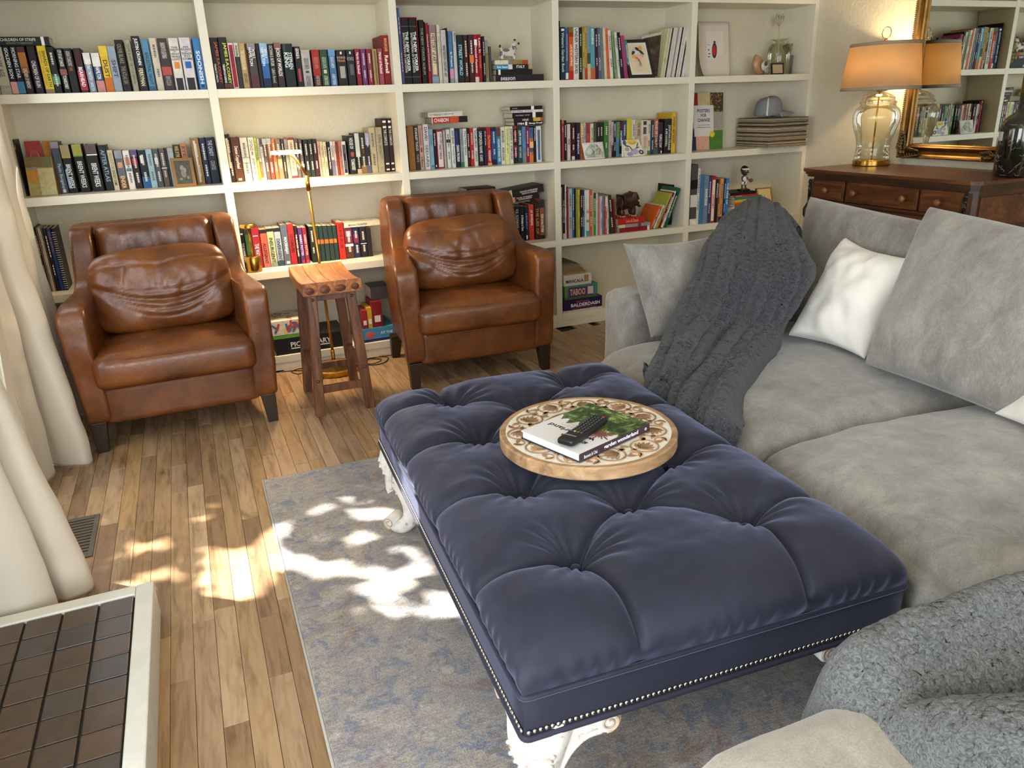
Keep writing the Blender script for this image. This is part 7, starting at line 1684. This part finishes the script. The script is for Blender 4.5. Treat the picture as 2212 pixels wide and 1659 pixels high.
zmin = min(v[2] for v in V); V = [(x, y, z - zmin + .0005) for x, y, z in V]
o = mesh('brim', V, grid_faces(nB, 25), M_CAP, cp, True); md = o.modifiers.new('t', 'SOLIDIFY'); md.thickness = .0025
pt = [];
for (dz, da) in ((.062, .34), (.062, -.34), (.028, -.34), (.028, .34)): pass
V = []
for j in range(5):
    for i in range(7):
        ph_ = .22 + .5 * j / 4; a = -.62 + .62 * i / 6 ; r = math.cos(ph_) ** .55; V.append((.090 * r * math.cos(a) * 1.12, .080 * r * math.sin(a), .013 + .1155 * math.sin(ph_) ** .9 + .006 * math.cos(a) * math.sin(ph_)))
mesh('patch', V, grid_faces(5, 7), mat('cap_patch', 'c9b59c', .8), cp, True)
V = []
for j in range(10):
    for a in (-2.02, -1.90): ph_ = j / 9 * 1.4; r = math.cos(ph_) ** .55; V.append((.0895 * r * math.cos(a), .0795 * r * math.sin(a), .012 + .1165 * math.sin(ph_) ** .9 + .006 * math.cos(a) * math.sin(ph_)))
mesh('mesh_seam', V, grid_faces(10, 2), M_CAPW, cp, True)

# basketball player figurine and small framed drawing
bb = thing('player_figurine', 'basketball bobblehead figurine with white headband on the book stack', 'figurine', (3.27, .085, STACK_TOP))
M_SK = mat('figurine_skin', '4a2c1e', .4); M_JER = mat('figurine_white', 'd6d4d0', .5)
softbox('base', (0, 0, .006), (.035, .025, .006), .003, M_BLK, bb, 6)
skin('body', [(0, 0, .062), (0, 0, .090), (0, 0, .100), (-.011, 0, .050), (-.013, 0, .030), (-.014, -.002, .014), (.011, 0, .050), (.014, 0, .030), (.016, -.002, .014), (-.018, 0, .088), (-.022, -.008, .072), (-.014, -.016, .062), (.018, 0, .088), (.026, -.008, .075), (.034, -.014, .068)],
     [(0, 1), (1, 2), (0, 3), (3, 4), (4, 5), (0, 6), (6, 7), (7, 8), (1, 9), (9, 10), (10, 11), (1, 12), (12, 13), (13, 14)], [.012, .012, .006, .008, .006, .005, .008, .006, .005, .006, .005, .005, .006, .005, .005], M_SK, bb)
b = MB(); b.lathe([(.0125, .060), (.0155, .066), (.0155, .086), (.012, .094)], (0, 0, 0), 18); b.v = [(x, y * .85, z) for x, y, z in b.v]; b.build('jersey', M_JER, bb, True)
b = MB(); b.tube([(-.009, 0, .064), (-.013, 0, .040)], [.010, .011], 12); b.tube([(.009, 0, .064), (.014, 0, .040)], [.010, .011], 12); b.build('shorts', M_JER, bb, True)
b = MB(); b.ball((-.014, -.005, .014), .009, 10, 6, sy=1.4, sz=.7); b.ball((.016, -.005, .014), .009, 10, 6, sy=1.4, sz=.7); b.build('shoes', mat('shoe_red', '8a2a24', .5), bb, True)
hd_ = MB().ball((.002, -.002, .128), .026, 20, 14, sz=1.15).build('head', M_SK, bb, True)
MB().ball((.0, .002, .138), .0262, 18, 12, sz=.95).build('hair', M_BLK, hd_, True); MB().lathe([(.0268, -.004), (.0276, 0), (.0268, .005)], (.002, -.002, .141), 24, cap=False).build('headband', M_JER, hd_, True)
b = MB(); b.ball((.010, -.0265, .130), .0028, 8, 6).ball((-.006, -.0275, .130), .0028, 8, 6); b.build('eyes', M_JER, hd_, True); MB().ball((.002, -.029, .123), .004, 8, 6).build('nose', M_SK, hd_, True); MB().ball((.003, -.026, .114), .006, 10, 6, sz=.35).build('mouth', M_JER, hd_, True)
b = MB(); b.ball((-.025, 0, .126), .0055, 8, 6).ball((.028, 0, .126), .0055, 8, 6); b.build('ears', M_SK, hd_, True)
MB().ball((.042, -.020, .066), .0125, 16, 10).build('ball', mat('basketball', '7a3a22', .6), bb, True)
M_GOLDF = mat('gold_frame', 'a88a4e', .35, .8)
gf, c_ = frame_thing('picture_frame', 'small gold framed line drawing at the right end of the lower shelf', 'picture frame', (3.47, .08, .546), [(3.395, .105, .733), (3.520, .105, .733), (3.530, .06, .548), (3.405, .06, .548)], .008, M_GOLDF, mat('parchment', 'd6c18e', .8), 'drawing', 0)
art = inset(c_, .1, .9, .06, .94, -.0028); print_patches(gf, art, [(.5, .3, .015, .12, '6a5a3a', .2), (.45, .45, .012, .12, '6a5a3a', -.3), (.58, .5, .012, .12, '6a5a3a', .5), (.3, .56, .07, .02, '3a342a', .3), (.68, .55, .06, .02, '3a342a', -.3), (.3, .66, .06, .02, '3a342a'), (.62, .66, .06, .015, '6a5a3a', .2), (.5, .74, .05, .015, '6a5a3a'), (.5, .58, .02, .02, 'a8503c'), (.44, .62, .015, .015, 'a8503c')])

# wooden elephant
el = thing('elephant_carving', 'dark carved wooden elephant standing on the red books', 'figurine', (2.378, .10, .6322)); M_EL = wood_mat('rosewood', '1f110a', '3a2214', '553520', 2.0, .38, 'z')
skin('body', [(0, 0, .092), (-.035, 0, .090), (.030, 0, .098), (.052, 0, .128), (.068, 0, .120), (.076, 0, .092), (.080, -.002, .066), (.090, -.004, .054), (.100, -.004, .062), (-.045, -.018, .050), (-.046, -.020, .006), (-.040, .020, .050), (-.040, .022, .006), (.034, -.018, .055), (.036, -.020, .006), (.040, .020, .055), (.044, .022, .006), (-.066, 0, .085), (-.068, 0, .050)],
     [(0, 1), (0, 2), (2, 3), (3, 4), (4, 5), (5, 6), (6, 7), (7, 8), (1, 9), (9, 10), (1, 11), (11, 12), (2, 13), (13, 14), (2, 15), (15, 16), (1, 17), (17, 18)], [.048, .046, .044, .032, .022, .015, .011, .009, .006, .020, .019, .020, .019, .019, .018, .018, .017, .008, .004], M_EL, el)
b = MB()
for s_ in (-1, 1): b.ball((.040, s_ * .034, .118), .030, 14, 10, sx=.75, sy=.22, sz=1.15)
b.build('ears', M_EL, el, True); b = MB()
for s_ in (-1, 1): b.tube([(.070, s_ * .014, .100), (.086, s_ * .017, .086), (.096, s_ * .016, .080)], [.0045, .004, .0015], 8)
b.build('tusks', mat('ivory_tusk', 'c9bfa8', .4), el, True); b = MB()
for (x, y) in ((-.046, -.020), (-.040, .022), (.036, -.020), (.044, .022)):
    for k in range(4): a = -2.6 + k * .7; b.ball((x + .017 * math.cos(a), y + .017 * math.sin(a), .005), .0045, 6, 4)
b.build('toenails', mat('ivory_tusk', 'c9bfa8', .4), el, True)

# leftmost bay, middle shelf: art card, face-out books, small gold frame
ac = thing('art_card', 'square abstract art card in ochre, green and purple on the left shelf', 'card', (-.79, .07, 1.0007)); acn = [(-.055, .045, .176), (.058, .045, .173), (.056, 0, .001), (-.058, 0, .001)]; quad_panel('card', acn, .006, mat('art_khaki', '8c8458', .5, var=(30, .2)), ac)
for (u0, u1, v0, v1, col) in ((.0, .98, .0, .27, '6a5c2c'), (.02, .3, .02, .26, '5a4a5e'), (.18, .38, .15, .30, '8a7690'), (.0, .42, .33, .66, 'b07c1c'), (.42, .98, .30, .98, 'b3a87a'), (.0, .40, .68, .98, '9a8c50')): quad_panel('colour_field', inset(acn, u0, u1, v0, v1, .0006), .0004, mat('art_' + col, col, .6, var=(60, .18)), ac)
print_patches(ac, acn, [(.72, .55, .17, .16, '7d7a50'), (.72, .88, .12, .2, '82794c'), (.86, .12, .09, .12, '57602c')])
for (xa, xb, hh, col, lb, art_) in ((-.845, -.778, .243, 'a83a2e', 'red book with heart design face-out behind the art card', [(.5, .3, .28, .14, 'd8b06a'), (.5, .27, .24, .11, 'a83a2e'), (.8, .75, .16, .18, '3a3a48')]), (-.772, -.700, .240, 'c07a34', 'orange book with dark foliage design face-out behind the art card', [(.68, .28, .26, .2, '2c2420'), (.55, .2, .1, .1, '2c2420'), (.8, .4, .14, .12, '3a2c24')])):
    b_ = thing('book', lb, 'book', ((xa + xb) / 2, .19, 1.0007), group=GRP); w_ = (xb - xa) / 2; cq = [(-w_, .03, hh), (w_, .03, hh), (w_, 0, .0005), (-w_, 0, .0005)]; quad_panel('cover', cq, .002, cover_mat(col), b_); quad_panel('pages', inset(cq, .01, .99, .01, .99, -.0022), .02, M_PG, b_); print_patches(b_, cq, art_)
gf2, c_ = frame_thing('picture_frame', 'small wooden frame with dark relief picture on the left middle shelf', 'picture frame', (-.175, .07, 1.0007), [(-.224, .095, 1.137), (-.124, .095, 1.135), (-.122, .055, 1.0015), (-.222, .055, 1.0015)], .014, mat('gilt_wood', '8d6a34', .45, .2), mat('pewter_relief', '55524a', .4, .5, var=(60, .3)), 'relief', 0)
art = inset(c_, .14, .86, .12, .88, -.0025); print_patches(gf2, art, [(.45, .3, .12, .14, '8f8a7c', .3), (.5, .55, .16, .2, '7d786a', -.2), (.62, .4, .08, .12, '8f8a7c'), (.3, .8, .1, .06, '7d786a'), (.75, .75, .08, .08, '7d786a')], 'relief_shape')

# fourth bay, middle shelf: curled photo and flower card
pf = thing('photo_print', 'curled white bordered photograph leaning on the middle shelf books', 'photo', (2.105, .035, 1.0007)); V = []
for j in range(9):
    for i in range(13): u, v = i / 12, j / 8; V.append((-.068 + .146 * u - .012 * (1 - v) * 0 + .010 * (v - 1) * -1 * (1 - u), .028 * v - .012 * math.sin(math.pi * u), .001 + .095 * v))
o = mesh('paper', V, grid_faces(9, 13), M_PAPER, pf, True); md = o.modifiers.new('t', 'SOLIDIFY'); md.thickness = .0008
def photo_mat():
    t = NT('pale_photo'); t.set(Roughness=.4); co = t.coord('Object'); n = t.noise(co, 34, 4, .6, .8); r = t.ramp(n, 'Fac', [(.32, '4f5a54'), (.45, '9aa494'), (.58, 'c4c8b4'), (.7, 'd2cfae')]); t.col((r, 0)); return t.m
V2 = [(x * .88, y - .0012, .010 + (z - .001) * .86) for x, y, z in V]; mesh('image', V2, grid_faces(9, 13), photo_mat(), pf, True)
fcd = thing('greeting_card', 'flower patterned greeting card in yellow, green and blue on the shelf', 'card', (2.39, .04, 1.0007)); fq = [(-.078, .02, .097), (.040, .02, .097), (.074, 0, .001), (-.070, 0, .001)]; quad_panel('card', fq, .001, mat('card_ivory', 'd9d6bc', .7), fcd)
fl2 = [(.55, .14, .30, .16, 'd8bc4a'), (.12, .16, .10, .16, '3f4f86'), (.22, .36, .14, .05, '3c5a38', .4), (.2, .56, .12, .12, 'a59aae'), (.3, .86, .16, .12, '8b90b8'), (.55, .72, .20, .18, 'a79fb8'), (.88, .78, .12, .14, '2a2f4c'), (.88, .78, .05, .06, 'c9c4b4'), (.8, .34, .03, .18, '3c5a38', .5), (.75, .5, .12, .04, '4c6a40', -.3), (.4, .5, .03, .16, '3c5a38', -.4)]
print_patches(fcd, fq, fl2, 'printed_flower'); b = MB()
for k in range(9): a = math.pi * (.1 + .8 * k / 8); patch(b, fq, .55 + .16 * math.cos(a), .10 + .14 * math.sin(a), .06, .012, .002, 8, a)
b.build('sun_rays', ink('b8882c'), fcd); quad_panel('back_leaf', [(-.090, .001, .0015), (-.078, .021, .097), (-.0775, .0215, .097), (-.072, .0015, .0015)], .0006, mat('card_ivory', 'd9d6bc', .7), fcd)

# board games on the bottom shelves
def game(name, label, x0, x1, z0_, z1_, ys, dep, col, extra=(), cat='game box'):
    r = thing(name, label, cat, ((x0 + x1) / 2, ys, z0_), group='board games on the bottom shelves'); L = x1 - x0; H = z1_ - z0_
    MB().box(-L / 2 + .001, L / 2 - .001, .001, dep - .001, 0, H * .45).build('tray', cover_mat(extra[0] if extra else col), r); MB().box(-L / 2, L / 2, 0, dep, H * .2, H, .001).build('lid', cover_mat(col), r); return r, L, H
def game_text(r, s, x0, x1, z0_, z1_, col, bold=.02): text_on('lettering', s, ink(col), r, (x0, -.0012, z0_), (1, 0, 0), (0, 0, 1), x1 - x0, z1_ - z0_, bold)
r, L, H = game('game_box', 'black drawing game box on the bottom shelf behind the stool', .133, .515, .0809, .172, .015, .25, '17181b'); game_text(r, 'PICTIONARY', -.11, .11, .038, .066, 'e6e6e6'); MB().box(-.11, .11, -.001, 0, .027, .033).build('underline', ink('e6e6e6'), r)
r, L, H = game('game_box', 'white block game box with coloured sticks print and green base', .127, .31, .1725, .272, .015, .20, 'd6d0c4', ('5a9a3a',))
for k in range(22): q = random.Random(k); b = MB(); a = q.uniform(-1, 1); cx, cz = q.uniform(-.085, .085), q.uniform(.03, .085); b.add([(cx + dx_ * math.cos(a) - dz_ * math.sin(a), -.0008 - k * .00003, cz + dx_ * math.sin(a) + dz_ * math.cos(a)) for dx_, dz_ in ((-.006, -.02), (.006, -.02), (.006, .02), (-.006, .02))], [(0, 1, 2, 3)]); b.v = [(max(-L / 2 + .001, min(L / 2 - .001, x)), y, max(.024, min(.098, z))) for x, y, z in b.v]; b.build('stick_print', ink(q.choice(['c23a22', '2f6a98', 'd8a64a', 'c2381e', '3a7aa8', 'e0b868'])), r)
for k in range(16): q = random.Random(k + 50); b = MB(); a = q.uniform(0, 3); cx, cy = q.uniform(-.08, .08), q.uniform(.02, .18); b.add([(cx + dx_ * math.cos(a) - dz_ * math.sin(a), cy + dx_ * math.sin(a) + dz_ * math.cos(a), H + .0006 + k * .00003) for dx_, dz_ in ((-.006, -.016), (.006, -.016), (.006, .016), (-.006, .016))], [(0, 1, 2, 3)]); b.build('stick_print', ink(q.choice(['c23a22', '2f6a98', 'd8a64a'])), r)
r, L, H = game('game_box', 'light blue game box on the bottom shelf beside the right armchair', .590, .800, .0809, .162, .015, .25, '4a8fb8', ('2f2a5e',)); game_text(r, 'AT THE', .02, .09, .040, .055, 'e8f0f4'); b = MB().ball((-.04, 0, .042), .026, 16, 8, sy=.03, sz=.8); b.v = [(x, y - .0005, z) for x, y, z in b.v]; b.build('print', ink('c05a6a'), r)
for (xa, xb, hh, col, lb) in ((.618, .648, .105, '8f2a34', 'small grey and red game box upright beside right armchair'), (.650, .676, .118, 'c79a34', 'small yellow game box upright beside the right armchair'), (.678, .735, .150, '7e1f26', 'dark red game box upright beside the right armchair')):
    r, L, H = game('game_box', lb, xa, xb, .1625, .1625 + hh, .018, .15, col)
    MB().box(-L * .3, L * .3, -.001, 0, hh * .2, hh * .45).build('print', ink('e2dcd2'), r)
lying(.690, .80, .3130, .07, .06, .15, '5a5654', label='grey box behind the right armchair on the bottom shelf', name='game_box')
r, L, H = game('game_box', 'dark purple word game box at the bottom of the fourth bay', 1.876, 2.150, .0809, .168, .006, .26, '2a1f4a', ('d0ccc4',)); game_text(r, 'BALDERDASH', -.085, .12, .036, .058, 'e8e4ec', .03); game_text(r, 'BEYOND', -.045, .07, .062, .072, 'b0507a'); game_text(r, 'Featuring 5 categories', -.02, .09, .014, .022, 'd0c8d8')
b = MB(); b.tube([(-.08 + .18 * t, -.001, .020 + .012 * math.sin(t * 3.14)) for t in np.linspace(0, 1, 12)], .0035, 6); b.v = [(x, max(y, -.0022), z) for x, y, z in b.v]; b.build('ribbon_print', ink('9a2a3c'), r, True)
r, L, H = game('game_box', 'green and teal party game box in the fourth bay bottom shelf', 1.885, 2.116, .1685, .255, .004, .24, '3f8a7a', ('4a6a34',)); MB().box(-L / 2 + .024, L / 2 - .025, -.0006, 0, .014, .075).build('panel', ink('5c2f66'), r); game_text(r, 'TABOO', -.08, .028, .024, .064, 'e0b89a'); MB().box(.045, .085, -.0012, 0, .022, .070).build('picture', ink('c9c4ba'), r); MB().box(-L / 2, -L / 2 + .018, -.0006, 0, .018, H - .002).build('edge', ink('5c8a3a'), r)
r, L, H = game('game_box', 'white marble game box above the green box, fourth bay', 1.879, 2.073, .2555, .322, .004, .18, 'cfc9bf'); game_text(r, 'MANCALA', -.083, .040, .018, .038, '1c1a1a', .02); MB().box(.045, .075, -.0008, 0, .016, .060).build('board_print', ink('b8924a'), r)
for k in range(6): b = MB().ball((.053 + (k % 2) * .014, -.0006, .024 + (k // 2) * .013), .0045, 10, 6, sy=.1); b.build('pit_print', ink('4a3418'), r, True)
zz = .3226
for k, (xa, xb, th, col, lb) in enumerate(((1.872, 2.046, .013, '8d7a50', 'tan book lying lowest on the white game box'), (1.882, 2.028, .018, '8a6a4a', 'brown edged book second on the white game box'), (1.870, 2.008, .024, '7d7258', 'olive book third on the white game box'), (1.872, 1.99, .010, '6a665c', 'grey pamphlet near the top of the game pile'), (1.871, 1.96, .012, '4e4e4c', 'dark grey paper stack on top of the game pile'))):
    lying(xa, xb, zz, th, .03, .14, col, label=lb, group='papers on the game boxes', yaw=0); zz += th + .0004
# row above the frame, seen only in the mirror
for (xa, xb, hh, dp_, col, lb) in ((2.86, 3.02, .11, .2, 'd6d2c8', 'white storage box on the shelf above the rightmost bay'), (2.62, 2.73, .13, .2, 'd2cec6', 'white storage box on the shelf above the fourth bay')):
    r, L, H = game('storage_box', lb, xa, xb, 1.8893, 1.8893 + hh, .04, dp_, col, cat='box')
